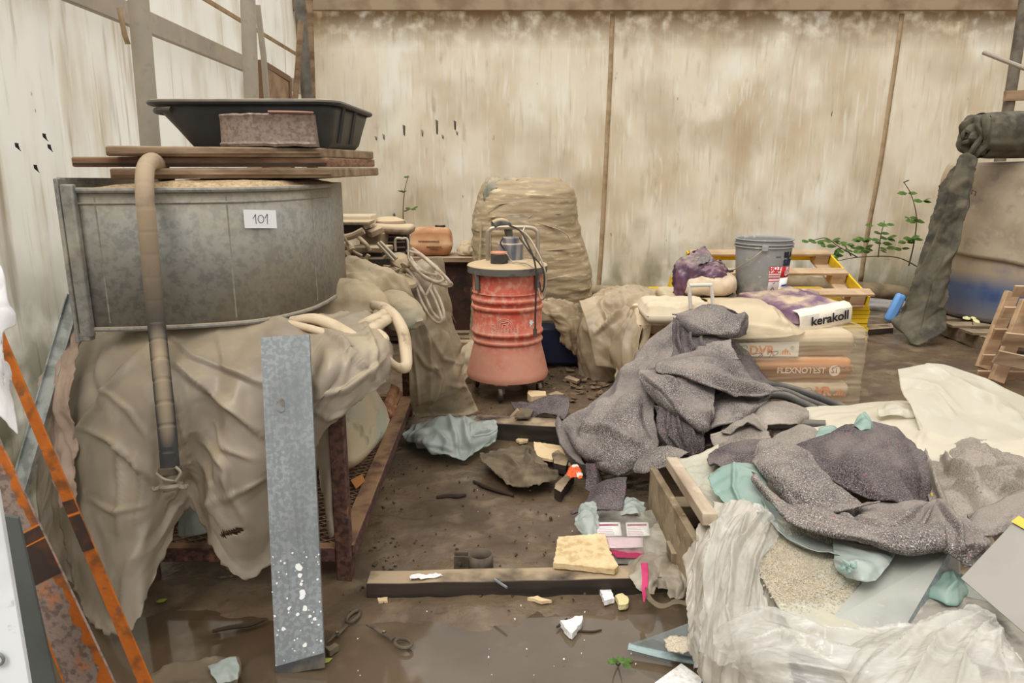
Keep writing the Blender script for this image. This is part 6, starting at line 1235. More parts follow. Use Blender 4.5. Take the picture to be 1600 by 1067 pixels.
o = sheet('teal_sheet', [[(1190, 770, 2.42), (1230, 800, 2.36), (1290, 830, 2.28), (1350, 850, 2.2), (1400, 862, 2.16)], [(1190, 790, 2.34), (1225, 818, 2.28), (1280, 845, 2.18), (1340, 862, 2.1), (1390, 875, 2.06)], [(1200, 812, 2.24), (1230, 838, 2.17), (1270, 856, 2.1), (1320, 868, 2.05), (1370, 880, 2.02)], [(1215, 828, 2.16), (1240, 846, 2.1), (1275, 862, 2.05), (1310, 868, 2.03), (1350, 885, 1.99)]],
          pale_teal, 70, 40, wr=[(5, 9, .035, 'k', 20), (14, 14, .01, 'k')], seed=143, thick=.0015); tag(o, 'pale teal film edge showing along the front hem of the dark felt blanket', 'film')
o = sheet('knotted_bag', [[(1302, 840, 2.16), (1330, 846, 2.14), (1370, 856, 2.1), (1402, 862, 2.06)], [(1302, 862, 2.06), (1330, 868, 2.0), (1366, 876, 1.96), (1390, 880, 1.98)], [(1306, 886, 1.99), (1330, 892, 1.93), (1356, 898, 1.9), (1378, 896, 1.92)], [(1320, 898, 1.95), (1336, 906, 1.9), (1352, 910, 1.88), (1368, 906, 1.89)]], pale_teal, 50, 44, strokes=[([(1306, 875), (1326, 885), (1345, 878)], 5, .02, 's'), ([(1326, 885), (1320, 895)], 4, .012, 's')], wr=[(9, 9, .03, 'k'), (24, 24, .008, 'k')], seed=147, thick=.0015); tag(o, 'knotted pale teal bag on the spilt cement beside the metal strip', 'bag')
q = MB(); c_ = at(1324, 884, 1.91)
for k in range(4): a_ = k * 1.5 + .3; q.tube([c_ + V(.010 * math.cos(a_), .004, .008 * math.sin(a_)), c_ + V(.016 * math.cos(a_), -.012, .012 * math.sin(a_)), c_ + V(.03 * math.cos(a_ + .3), .004, .02 * math.sin(a_ + .3))], [.006, .007, .003], 6, 10)
q.build('knot', teal, o)
o = sheet('teal_bag', [[(1452, 905, 2.02), (1480, 890, 2.05), (1500, 896, 2.04), (1512, 905, 2.0)], [(1446, 922, 1.93), (1475, 915, 1.92), (1500, 918, 1.92), (1512, 922, 1.94)], [(1450, 934, 1.9), (1478, 938, 1.86), (1496, 938, 1.87), (1506, 934, 1.9)], [(1468, 940, 1.88), (1480, 946, 1.85), (1494, 945, 1.86), (1500, 940, 1.88)]], teal, 44, 40, strokes=[([(1470, 905), (1485, 898), (1492, 915), (1480, 925)], 5, .02, 's')], wr=[(10, 10, .035, 'k'), (22, 22, .010, 'k')], seed=150, thick=.0015); tag(o, 'teal plastic bag poking out between the metal strip and the grey panel', 'bag')
for rows, lb in (([[(1280, 672, 3.0), (1300, 668, 3.0), (1312, 676, 3.0)], [(1274, 688, 2.9), (1294, 690, 2.88), (1306, 688, 2.9)], [(1280, 705, 2.85), (1290, 710, 2.84), (1298, 704, 2.86)]], 'small teal film loop at the back edge of the dark felt hump'), ([[(1336, 668, 2.95), (1348, 646, 3.0), (1352, 645, 3.0)], [(1340, 670, 2.9), (1352, 658, 2.92), (1364, 664, 2.95)], [(1345, 676, 2.88), (1354, 672, 2.88), (1366, 674, 2.9)]], 'little teal peak of film standing above the dark felt hump')):
    o = sheet('teal_film', rows, teal, 24, 24, wr=[(14, 14, .015, 'r')], seed=int(rows[0][0][0]), thick=.0015); tag(o, lb, 'film')

# ---- cream and milky plastic behind
o = sheet('cream_sheet', [[(1205, 672, 3.55), (1250, 640, 3.75), (1330, 632, 3.85), (1420, 628, 3.9), (1500, 640, 3.9), (1620, 640, 3.9)], [(1215, 700, 3.3), (1270, 672, 3.42), (1340, 655, 3.45), (1420, 650, 3.4), (1500, 660, 3.4), (1620, 665, 3.4)], [(1230, 740, 3.0), (1290, 700, 3.18), (1350, 690, 3.2), (1430, 690, 3.0), (1510, 695, 3.0), (1620, 700, 3.0)], [(1240, 780, 2.8), (1300, 740, 2.95), (1360, 730, 2.95), (1440, 730, 2.75), (1520, 730, 2.75), (1620, 735, 2.75)]],
          cream_film, 90, 70, strokes=[([(1450, 640), (1440, 680), (1430, 710)], 8, .02, 's'), ([(1470, 640), (1500, 680), (1520, 700)], 8, .012, 's')], wr=[(2.5, 2.5, .04, 'k'), (7, 7, .012, 'k')], seed=160, thick=.002); tag(o, 'cream plastic sheet spread behind the dark felt hump', 'sheet')
o = sheet('milky_sheet', [[(1403, 576, 3.75), (1450, 570, 3.8), (1510, 584, 3.75), (1600, 620, 3.6), (1680, 650, 3.5)], [(1406, 596, 3.6), (1450, 600, 3.55), (1510, 612, 3.5), (1600, 645, 3.4), (1680, 680, 3.3)], [(1410, 614, 3.5), (1450, 625, 3.42), (1510, 645, 3.35), (1600, 668, 3.25), (1680, 700, 3.2)], [(1425, 640, 3.35), (1460, 655, 3.25), (1520, 670, 3.2), (1600, 690, 3.1), (1680, 720, 3.05)], [(1440, 700, 3.05), (1470, 700, 3.05), (1530, 700, 3.05), (1600, 706, 3.0), (1680, 735, 2.95)]],
          white_film, 90, 70, strokes=[([(1450, 572), (1500, 605), (1560, 640), (1600, 660)], 9, .035, 'c'), ([(1412, 612), (1460, 618), (1490, 650)], 7, .025, 's'), ([(1420, 640), (1440, 680), (1445, 700)], 7, .025, 's'), ([(1520, 600), (1560, 650), (1600, 660)], 10, .02, 's'), ([(1406, 590), (1460, 605), (1500, 640)], 6, .02, 'c')], wr=[(2.5, 2.5, .06, 'k'), (7, 7, .015, 'k')], seed=165, thick=.002); tag(o, 'milky translucent plastic sheet billowing up at the right edge', 'sheet')
o = sheet('clear_film', [[(1374, 640, 3.5), (1395, 631, 3.55), (1420, 635, 3.5)], [(1372, 648, 3.4), (1398, 640, 3.4), (1425, 645, 3.4)], [(1375, 655, 3.35), (1400, 652, 3.33), (1428, 655, 3.35)]], white_film, 24, 20, wr=[(9, 9, .02, 'r')]); tag(o, 'small clear film bubble left of the milky sheet', 'film')
# black pipes coming out from under the felt
for i, (pts_, r, lb) in enumerate((([(1150, 600, 3.95), (1210, 603, 4.0), (1262, 616, 4.0), (1322, 640, 3.95), (1360, 660, 3.8)], .026, 'upper black rubber pipe curving in front of the cement bags'), ([(1150, 612, 3.88), (1215, 610, 3.92), (1260, 626, 3.9), (1310, 646, 3.85), (1340, 660, 3.7)], .022, 'thin black rubber pipe just below the upper one'), ([(1140, 622, 3.8), (1215, 617, 3.84), (1252, 630, 3.82), (1290, 648, 3.75), (1320, 665, 3.6)], .024, 'lower black rubber pipe beside the two others'), ([(1140, 670, 3.5), (1190, 664, 3.5), (1240, 663, 3.5), (1290, 664, 3.45)], .026, 'black pipe lying flat between the two felt heaps'))):
    q = MB(); q.tube([at(*p) for p in pts_], r, 12, 60); tag(q.build('black_pipe', black_hose), lb, 'pipe')

# ================================================================== grey felt blankets
fb1 = thing('felt_blanket', at(1040, 740, 3.3), 'big heap of speckled grey felt blanket draped in front of the cement bags', 'blanket')
def fold(rows, m=felt, nu=70, nv=70, par=fb1, st=(), wr=(), seed=0, thick=.006, rag=.003, **k):
    return sheet('fold', rows, m, nu, nv, strokes=st, wr=list(wr) + [(4, 4, .02, 'f'), (5, 5, .018, 'k'), (60, 60, .0015, 'n')], rag=rag, seed=seed, parent=par, thick=thick, **k)
# hidden core that carries the folds: a rumpled lower layer
fold([[(1000, 560, 4.3), (1080, 500, 4.4), (1150, 520, 4.4), (1200, 600, 4.2)], [(930, 660, 3.9), (1020, 600, 3.9), (1120, 600, 3.95), (1200, 640, 3.9)], [(900, 700, 3.65), (1000, 680, 3.55), (1100, 660, 3.6), (1190, 670, 3.6)], [(930, 745, 3.4), (1010, 730, 3.3), (1090, 712, 3.25), (1170, 690, 3.35)]], felt_dark_and_shade, 60, 60, seed=200, wr=[(3, 3, .04, 'r')], floor=.02)
# large smooth left drape
fold([[(1052, 500, 4.30), (1072, 488, 4.28), (1098, 477, 4.28), (1128, 480, 4.30)], [(1018, 540, 4.20), (1046, 525, 4.12), (1078, 512, 4.08), (1108, 520, 4.14)], [(988, 585, 4.02), (1018, 568, 3.92), (1046, 556, 3.86), (1070, 560, 3.92)], [(958, 612, 3.92), (985, 604, 3.76), (1014, 600, 3.66), (1036, 604, 3.72)], [(918, 632, 3.86), (950, 636, 3.64), (990, 640, 3.46), (1022, 640, 3.48)], [(882, 654, 3.78), (926, 666, 3.52), (972, 674, 3.32), (1028, 672, 3.34)], [(880, 668, 3.70), (916, 688, 3.45), (962, 704, 3.24), (1030, 690, 3.28)], [(888, 680, 3.64), (912, 708, 3.38), (956, 728, 3.20), (1024, 704, 3.24)], [(906, 704, 3.52), (926, 728, 3.34), (966, 744, 3.20), (1010, 722, 3.22)]],
     felt, 110, 130, seed=210, st=[([(1060, 495), (1000, 575), (940, 640), (905, 690)], 11, .06, 's'), ([(1010, 585), (950, 625), (884, 664)], 7, -.035, 'r'), ([(1034, 520), (990, 585), (905, 650)], 7, .025, 's'), ([(900, 670), (950, 668), (1010, 700)], 10, .03, 's'), ([(1000, 600), (1010, 650), (1028, 690)], 9, -.03, 'r'), ([(962, 690), (940, 720), (920, 725)], 7, -.02, 'r')])
# curled collar at the top
fold([[(1052, 494, 4.24), (1075, 484, 4.22), (1100, 476, 4.22), (1130, 478, 4.24), (1158, 490, 4.3)], [(1058, 496, 4.16), (1080, 500, 4.08), (1108, 500, 4.06), (1138, 500, 4.1), (1166, 492, 4.2)], [(1066, 500, 4.14), (1085, 512, 4.02), (1110, 520, 3.98), (1140, 518, 4.02), (1166, 508, 4.14)], [(1078, 502, 4.16), (1096, 518, 4.04), (1118, 526, 4.0), (1142, 528, 4.04), (1164, 522, 4.16)]], felt, 70, 50, seed=215, st=[([(1054, 495), (1080, 508), (1100, 524)], 6, .04, 'c'), ([(1164, 490), (1150, 510), (1144, 526)], 6, .03, 's')])
fold([[(1128, 482, 4.24), (1146, 486, 4.2), (1160, 494, 4.2)], [(1134, 492, 4.26), (1148, 500, 4.22), (1160, 504, 4.16)], [(1142, 506, 4.2), (1152, 512, 4.12), (1162, 514, 4.1)]], felt_dark_and_shade, 30, 30, seed=217)  # inside of the collar curl, shade put in as darker felt
# pleats in the hollow beneath the collar, its shade painted as darker felt
fold([[(1052, 496, 4.12), (1070, 508, 4.05), (1100, 522, 4.05), (1140, 528, 4.1)], [(1050, 520, 4.02), (1068, 528, 3.98), (1098, 532, 3.98), (1140, 530, 4.05)], [(1052, 545, 3.88), (1070, 546, 3.86), (1096, 544, 3.9), (1140, 540, 4.0)], [(1048, 564, 3.80), (1066, 564, 3.78), (1094, 558, 3.84), (1140, 552, 3.95)]], felt_dark_and_shade, 60, 40, seed=218, st=[([(1060, 505), (1058, 535), (1066, 555)], 4, .06, 's'), ([(1078, 515), (1076, 540), (1082, 552)], 4, .06, 's'), ([(1094, 520), (1094, 540), (1100, 552)], 4, .04, 's')])
# band below the collar, running to the right
fold([[(1050, 566, 3.92), (1084, 548, 3.94), (1112, 534, 3.96), (1142, 528, 4.0)], [(1024, 574, 3.80), (1072, 558, 3.78), (1112, 545, 3.82), (1144, 541, 3.9)], [(1004, 581, 3.74), (1060, 567, 3.70), (1112, 556, 3.74), (1152, 556, 3.84)], [(1004, 588, 3.70), (1056, 574, 3.66), (1112, 562, 3.7), (1156, 560, 3.82)]], felt, 80, 44, seed=221, st=[([(1004, 584), (1056, 570), (1112, 558)], 7, .02, 'c')])
# long flap to the right, underside shade painted as darker felt
fold([[(1028, 568, 3.72), (1070, 562, 3.66), (1112, 558, 3.7), (1150, 562, 3.85), (1168, 590, 3.86)], [(1024, 578, 3.62), (1068, 574, 3.54), (1116, 576, 3.56), (1160, 582, 3.72), (1190, 602, 3.78)], [(1034, 584, 3.56), (1074, 586, 3.46), (1122, 592, 3.48), (1172, 600, 3.62), (1210, 606, 3.74)], [(1056, 586, 3.56), (1092, 600, 3.44), (1132, 608, 3.44), (1180, 612, 3.58), (1224, 608, 3.72)], [(1112, 596, 3.54), (1130, 608, 3.46), (1150, 616, 3.46), (1190, 618, 3.58), (1216, 612, 3.7)]], felt, 100, 60, seed=225, st=[([(1030, 572), (1100, 580), (1160, 600), (1215, 606)], 10, .02, 's'), ([(1112, 592), (1150, 614), (1200, 614)], 5, -.02, 'r'), ([(1060, 560), (1115, 566), (1165, 590)], 6, .02, 'c')])
fold([[(1116, 552, 4.0), (1140, 552, 4.0), (1158, 556, 4.05)], [(1118, 562, 3.9), (1150, 564, 3.92), (1166, 580, 3.96)], [(1140, 580, 3.84), (1168, 592, 3.86), (1190, 600, 3.9)]], felt_dark_and_shade, 40, 30, seed=228)
# middle lobe pointing down to the right
fold([[(1000, 580, 3.74), (1028, 580, 3.66), (1060, 584, 3.58), (1108, 590, 3.6)], [(998, 588, 3.66), (1036, 596, 3.5), (1072, 602, 3.46), (1114, 606, 3.54)], [(1008, 604, 3.56), (1042, 616, 3.40), (1082, 618, 3.38), (1116, 614, 3.48)], [(1026, 626, 3.46), (1056, 638, 3.30), (1090, 636, 3.28), (1116, 622, 3.42)], [(1046, 644, 3.38), (1074, 656, 3.24), (1100, 652, 3.24), (1114, 632, 3.36)], [(1074, 660, 3.30), (1090, 668, 3.22), (1102, 664, 3.22), (1112, 648, 3.3)], [(1096, 672, 3.24), (1100, 674, 3.22), (1102, 672, 3.22), (1106, 664, 3.26)]], felt, 90, 90, seed=231, st=[([(1000, 584), (1036, 610), (1070, 650), (1098, 672)], 7, .02, 'c'), ([(1040, 590), (1056, 602), (1050, 612)], 6, .03, 's'), ([(1060, 592), (1100, 600), (1118, 612)], 7, .03, 'c'), ([(1062, 628), (1058, 648)], 5, .016, 's')])
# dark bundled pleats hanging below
fold([[(1022, 632, 3.46), (1040, 638, 3.4), (1064, 646, 3.36), (1084, 662, 3.34)], [(1026, 652, 3.40), (1044, 656, 3.3), (1070, 660, 3.26), (1096, 676, 3.26)], [(1030, 678, 3.34), (1050, 680, 3.22), (1076, 682, 3.2), (1100, 690, 3.22)], [(1040, 700, 3.28), (1058, 704, 3.18), (1078, 708, 3.16), (1098, 704, 3.2)], [(1062, 712, 3.24), (1072, 714, 3.18), (1084, 714, 3.16), (1094, 708, 3.2)]], felt_dark_and_shade, 80, 60, seed=235, st=[([(1032, 640), (1036, 670), (1056, 705)], 4, .035, 's'), ([(1044, 642), (1050, 680), (1070, 710)], 4, .035, 's'), ([(1058, 648), (1064, 680), (1080, 712)], 4, .035, 's'), ([(1074, 658), (1084, 690), (1090, 708)], 4, .03, 's')])
# right shoulder: light felt tongues
fold([[(1100, 630, 3.6), (1130, 616, 3.66), (1160, 618, 3.72), (1196, 622, 3.78), (1206, 618, 3.82)], [(1106, 646, 3.44), (1134, 634, 3.46), (1160, 634, 3.5), (1184, 634, 3.6), (1204, 622, 3.74)], [(1100, 668, 3.3), (1128, 656, 3.28), (1152, 648, 3.34), (1176, 640, 3.5), (1196, 628, 3.66)], [(1102, 676, 3.26), (1124, 668, 3.24), (1146, 658, 3.3), (1170, 646, 3.46), (1188, 634, 3.6)]], felt, 70, 50, seed=238, st=[([(1104, 674), (1140, 660), (1186, 632)], 6, .02, 's')])
fold([[(1172, 640, 3.56), (1200, 626, 3.66), (1232, 628, 3.7), (1260, 640, 3.66)], [(1182, 652, 3.46), (1206, 646, 3.48), (1236, 648, 3.5), (1262, 650, 3.54)], [(1190, 664, 3.42), (1210, 664, 3.42), (1234, 664, 3.44), (1250, 660, 3.5)]], felt_light, 50, 30, seed=241)
fold([[(1130, 664, 3.34), (1150, 650, 3.4), (1176, 646, 3.44), (1200, 664, 3.38)], [(1128, 676, 3.2), (1152, 664, 3.22), (1180, 660, 3.26), (1202, 672, 3.3)], [(1140, 678, 3.16), (1160, 668, 3.16), (1184, 668, 3.2), (1203, 680, 3.26)]], felt_light, 50, 36, seed=244, st=[([(1130, 676), (1160, 664), (1200, 678)], 5, .02, 's')])
fold([[(1110, 680, 3.22), (1150, 672, 3.24), (1200, 680, 3.24)], [(1112, 692, 3.18), (1150, 688, 3.18), (1204, 688, 3.18)], [(1118, 702, 3.16), (1160, 700, 3.14), (1200, 694, 3.14)]], felt_light, 40, 30, seed=246, wr=[(9, 4, .03, 'r', 80)])
# lower tails
fold([[(1000, 716, 3.22), (1022, 704, 3.2), (1050, 700, 3.14), (1076, 710, 3.1)], [(992, 724, 3.16), (1020, 718, 3.1), (1046, 714, 3.06), (1066, 714, 3.06)], [(988, 732, 3.14), (1012, 734, 3.06), (1034, 726, 3.04), (1050, 720, 3.04)], [(990, 738, 3.12), (1008, 740, 3.06), (1020, 734, 3.04), (1040, 724, 3.03)]], felt, 50, 36, seed=248)
fold([[(918, 724, 3.36), (928, 726, 3.32), (936, 732, 3.34)], [(918, 745, 3.3), (930, 750, 3.25), (940, 752, 3.28)], [(914, 768, 3.2), (930, 774, 3.16), (940, 766, 3.2)]], felt_dark_and_shade, 24, 30, seed=250, floor=.02)
fold([[(932, 756, 3.2), (948, 748, 3.18), (980, 748, 3.14)], [(912, 782, 3.06), (940, 772, 3.03), (978, 768, 3.02)], [(892, 800, 2.97), (935, 790, 2.93), (974, 792, 2.9)], [(894, 804, 2.95), (930, 798, 2.9), (974, 800, 2.88)]], felt_dark_and_shade, 40, 40, seed=252, floor=.012)
fold([[(872, 648, 4.0), (880, 664, 3.85), (892, 682, 3.7), (908, 694, 3.6)], [(868, 664, 3.9), (876, 684, 3.72), (890, 704, 3.56), (908, 712, 3.46)], [(876, 684, 3.76), (884, 702, 3.6), (896, 716, 3.46), (912, 724, 3.4)], [(890, 702, 3.62), (896, 716, 3.5), (906, 724, 3.42), (918, 726, 3.38)]], felt, 40, 40, seed=254, floor=.02)
fold([[(800, 634, 4.55), (830, 626, 4.5), (860, 622, 4.45), (890, 626, 4.4)], [(805, 646, 4.3), (835, 640, 4.28), (865, 636, 4.25), (888, 644, 4.2)], [(815, 654, 4.15), (845, 652, 4.12), (866, 654, 4.08), (880, 660, 4.05)]], felt_dark_and_shade, 50, 30, seed=256, wr=[(5, 5, .04, 'r')], floor=.012)

# second blanket, over the front stack
fb2 = thing('felt_blanket', at(1380, 800, 2.4), 'dark speckled felt blanket humped over the teal bags and metal strip', 'blanket')
def f2(*a, **k): return fold(*a, par=fb2, **k)
# dark hump
f2([[(1212, 700, 2.95), (1262, 690, 2.95), (1310, 668, 2.95), (1350, 660, 2.98), (1396, 664, 3.0), (1424, 690, 2.98)], [(1216, 706, 2.8), (1262, 708, 2.72), (1300, 696, 2.68), (1346, 684, 2.7), (1396, 690, 2.74), (1436, 712, 2.78)], [(1230, 716, 2.66), (1272, 726, 2.56), (1310, 726, 2.5), (1350, 720, 2.48), (1400, 728, 2.54), (1446, 742, 2.62)], [(1260, 730, 2.56), (1300, 748, 2.46), (1334, 760, 2.4), (1370, 765, 2.36), (1412, 770, 2.4), (1450, 776, 2.5)], [(1290, 744, 2.5), (1330, 768, 2.4), (1360, 780, 2.34), (1392, 786, 2.32), (1424, 788, 2.36), (1450, 786, 2.46)]],
   felt_dark_and_shade, 120, 90, seed=300, st=[([(1216, 704), (1262, 722), (1300, 712), (1345, 672)], 14, -.03, 'r'), ([(1420, 690), (1440, 730), (1448, 780)], 8, .03, 's')])
# pale turned-over flap on the left
f2([[(1178, 716, 2.66), (1190, 690, 2.78), (1225, 694, 2.72), (1258, 712, 2.64)], [(1176, 722, 2.6), (1200, 706, 2.62), (1240, 716, 2.56), (1286, 740, 2.5)], [(1184, 732, 2.54), (1212, 730, 2.48), (1258, 746, 2.42), (1316, 768, 2.38)], [(1200, 746, 2.48), (1228, 756, 2.38), (1272, 772, 2.3), (1340, 784, 2.3)], [(1216, 764, 2.42), (1240, 778, 2.32), (1284, 790, 2.24), (1352, 788, 2.26), ], [(1236, 790, 2.34), (1250, 800, 2.26), (1296, 800, 2.2), (1376, 784, 2.26)]],
   felt, 90, 80, seed=304, st=[([(1180, 712), (1220, 700), (1262, 716), (1340, 766), (1376, 774)], 8, .02, 's')])
# left end: dark tuck and rim
f2([[(1108, 712, 2.9), (1130, 698, 2.98), (1166, 690, 2.98), (1204, 686, 3.0)], [(1106, 722, 2.8), (1134, 712, 2.82), (1168, 708, 2.84), (1204, 700, 2.86)], [(1110, 730, 2.74), (1136, 726, 2.74), (1164, 724, 2.76), (1186, 718, 2.76)], [(1114, 726, 2.72), (1134, 730, 2.7), (1160, 730, 2.7), (1182, 730, 2.66)]], felt_dark_and_shade, 60, 40, seed=308)
f2([[(1204, 686, 3.12), (1230, 672, 3.2), (1256, 664, 3.2), (1284, 678, 3.1)], [(1206, 694, 3.0), (1236, 688, 3.02), (1262, 684, 3.02), (1284, 692, 2.98)], [(1210, 702, 2.92), (1240, 702, 2.9), (1266, 704, 2.9), (1280, 702, 2.9)]], felt_light, 50, 30, seed=310)
# front hem: long pale lip sweeping right
f2([[(1172, 740, 2.5), (1200, 762, 2.38), (1236, 792, 2.26), (1290, 806, 2.18), (1350, 812, 2.14), (1410, 820, 2.1), (1470, 812, 2.1)], [(1178, 746, 2.44), (1206, 776, 2.3), (1240, 808, 2.18), (1296, 818, 2.1), (1354, 826, 2.05), (1412, 838, 2.0), (1476, 828, 2.02)], [(1184, 758, 2.4), (1212, 792, 2.24), (1246, 820, 2.13), (1300, 832, 2.06), (1356, 842, 2.0), (1412, 856, 1.95), (1474, 848, 1.98)], [(1192, 772, 2.36), (1220, 806, 2.2), (1256, 828, 2.12), (1306, 840, 2.06), (1358, 852, 2.02), (1414, 864, 1.97), (1466, 858, 1.99)]],
   felt, 130, 50, seed=314, st=[([(1172, 742), (1236, 800), (1300, 812), (1360, 826), (1420, 840)], 7, .02, 's')])
# inner front field between lip and hump
f2([[(1236, 800, 2.32), (1290, 795, 2.32), (1350, 785, 2.34), (1410, 782, 2.34), (1456, 786, 2.38), (1476, 790, 2.4)], [(1240, 806, 2.25), (1296, 802, 2.24), (1356, 796, 2.24), (1412, 796, 2.24), (1456, 800, 2.26), (1484, 800, 2.3)], [(1246, 812, 2.2), (1300, 812, 2.17), (1360, 814, 2.14), (1416, 818, 2.12), (1456, 816, 2.16), (1484, 812, 2.22)], [(1250, 822, 2.16), (1304, 826, 2.12), (1362, 834, 2.07), (1420, 840, 2.04), (1460, 832, 2.1), (1484, 826, 2.16)]],
   felt, 110, 50, seed=318, st=[([(1300, 800), (1345, 812), (1392, 828)], 8, .02, 's'), ([(1440, 790), (1420, 810), (1380, 832)], 8, .024, 's'), ([(1462, 788), (1450, 810), (1430, 835)], 6, .03, 's'), ([(1330, 790), (1340, 802), (1330, 812)], 6, -.02, 'r')])
# right end bunch at the front
f2([[(1440, 800, 2.24), (1470, 786, 2.26), (1500, 808, 2.16), (1536, 822, 2.16)], [(1440, 822, 2.1), (1476, 812, 2.08), (1512, 826, 2.04), (1544, 838, 2.08)], [(1452, 842, 2.02), (1484, 844, 1.98), (1518, 850, 1.97), (1545, 852, 2.02)], [(1464, 858, 2.0), (1490, 868, 1.95), (1516, 872, 1.94), (1540, 866, 1.98)], [(1490, 872, 1.98), (1504, 884, 1.93), (1520, 885, 1.93), (1530, 876, 1.95)]], felt, 70, 60, seed=322, st=[([(1470, 790), (1500, 830), (1500, 875)], 6, .03, 's'), ([(1500, 812), (1524, 840), (1520, 870)], 6, .03, 's'), ([(1490, 862), (1515, 852), (1536, 862)], 5, .025, 's')])
# right half: long folds running to the right edge
f2([[(1440, 716, 2.82), (1470, 712, 2.85), (1510, 706, 2.9), (1560, 716, 2.9), (1640, 730, 2.9)], [(1438, 730, 2.7), (1474, 732, 2.68), (1516, 732, 2.7), (1566, 740, 2.7), (1640, 752, 2.7)], [(1444, 756, 2.56), (1484, 758, 2.52), (1526, 756, 2.52), (1574, 764, 2.54), (1640, 776, 2.54)], [(1452, 784, 2.44), (1494, 786, 2.38), (1536, 786, 2.38), (1580, 790, 2.4), (1640, 800, 2.42)], [(1460, 810, 2.34), (1500, 812, 2.3), (1540, 812, 2.3), (1590, 815, 2.32), (1640, 820, 2.34)]], felt_light, 120, 80, seed=326,
   st=[([(1442, 715), (1456, 750), (1482, 800)], 6, .085, 's'), ([(1470, 712), (1486, 745), (1510, 755), (1530, 765)], 6, .08, 'c'), ([(1500, 712), (1550, 735), (1600, 735)], 6, .06, 's'), ([(1490, 770), (1515, 785), (1530, 810)], 6, .075, 's'), ([(1520, 735), (1560, 765), (1600, 770)], 6, .07, 'c'), ([(1545, 740), (1580, 750), (1620, 745)], 5, .06, 's')], wr=[(4, 9, .045, 'k', 25)])
f2([[(1512, 806, 2.28), (1540, 790, 2.34), (1580, 772, 2.4), (1640, 756, 2.44)], [(1516, 818, 2.16), (1548, 804, 2.2), (1588, 788, 2.26), (1640, 776, 2.3)], [(1522, 830, 2.1), (1554, 820, 2.12), (1592, 808, 2.18), (1640, 798, 2.22)], [(1530, 836, 2.08), (1556, 834, 2.08), (1590, 826, 2.12), (1640, 820, 2.16)]], felt, 70, 50, seed=330, st=[([(1516, 814), (1560, 796), (1610, 776)], 7, .02, 's')])
for (x, y, s_) in ((1461, 773, .016), (1505, 777, .012), (1498, 762, .008)):
    o = sheet('paint_smear', [[(x - 7, y - 3, 2.47), (x + 7, y - 2, 2.47)], [(x - 6, y + 3, 2.44), (x + 7, y + 4, 2.44)]], yellow_tape, 8, 8, rag=.006, parent=fb2)
# third felt piece at the far right
o = sheet('felt_scrap', [[(1478, 712, 2.96), (1498, 692, 3.05), (1540, 694, 3.1), (1590, 706, 3.1), (1660, 715, 3.1)], [(1484, 722, 2.86), (1510, 712, 2.86), (1552, 716, 2.86), (1600, 722, 2.86), (1660, 735, 2.86)], [(1500, 730, 2.78), (1530, 734, 2.74), (1566, 742, 2.72), (1606, 742, 2.74), (1660, 752, 2.74)], [(1530, 738, 2.72), (1556, 744, 2.7), (1580, 748, 2.68), (1610, 750, 2.68), (1660, 760, 2.7)]], felt_light, 80, 50, strokes=[([(1484, 715), (1540, 712), (1600, 726)], 7, .025, 's'), ([(1520, 700), (1560, 735), (1600, 740)], 8, .02, 's')], wr=[(5, 5, .03, 'r'), (60, 60, .001, 'n')], seed=335, thick=.006, rag=.004)
tag(o, 'dusty light grey felt piece at the right edge behind the dark blanket', 'felt')

# ---- metal strips and grey panels at the front right
ms = thing('metal_strip', at(1390, 940, 1.9), 'flat grey metal strip slanting out from under the dark felt blanket', 'strip')
qd = [at(1290, 980, 1.78), at(1400, 1008, 1.72), at(1482, 868, 2.06), at(1400, 856, 2.13)]; q = MB(); q.plate([p + V(0, 0, .012) for p in qd], (0, 0, -.006)); q.build('panel', grey_sheet, ms, smooth=False)
e = nrm(qd[2] - qd[1]); q = MB(); q.plate([qd[1] + V(0, 0, .012), qd[2] + V(0, 0, .012), qd[2] + V(.012, -.004, -.018), qd[1] + V(.012, -.004, -.018)], (.002, .002, 0)); q.build('bent_edge', galv, ms, smooth=False)
ms2 = thing('metal_strip', at(1530, 950, 1.8), 'second grey metal strip half hidden beneath the frosted grey panel', 'strip')
q = MB(); q.plate([at(1478, 960, 1.86), at(1510, 905, 1.98), at(1640, 1010, 1.72), at(1640, 1080, 1.6)], (0, 0, -.006)); q.build('panel', grey_sheet, ms2, smooth=False)
gp = thing('grey_panel', at(1560, 960, 1.7), 'frosted grey plastic panel with yellow tape at the right edge', 'panel')
A, B_, C_, D_ = at(1501, 903, 1.82), at(1592, 806, 1.86), at(1680, 860, 1.75), at(1620, 1006, 1.64)
q = MB(); nvec = nrm(np.cross(B_ - A, D_ - A)); nvec = nvec if nvec[1] < 0 else -nvec; q.plate([A, B_, C_, D_], -nvec * .006); q.build('panel_face', perspex, gp, smooth=False, bevel=.001)
q = MB(); q.plate([at(1580, 815, 1.852), B_ + nvec * .001, C_ + nvec * .001, at(1680, 872, 1.74)], nvec * .0015); q.build('tape', yellow_tape, gp, smooth=False)
# dusty dark film beneath the strips
o = sheet('dusty_film', [[(1400, 905, 2.02), (1440, 915, 1.98), (1500, 935, 1.92), (1600, 960, 1.85)], [(1385, 950, 1.88), (1440, 960, 1.84), (1510, 985, 1.76), (1620, 1010, 1.7)], [(1380, 1000, 1.74), (1440, 1010, 1.72), (1520, 1040, 1.64), (1640, 1060, 1.58)]], Mat('mottled_grey_film', (140, 134, 124), .6).var((190, 182, 166), 9, .5, .66).var((104, 98, 90), 14, .55, .7), 50, 40, wr=[(7, 7, .016, 'r')], seed=170); tag(o, 'mottled grey film between the metal strip and the frosted panel', 'film')

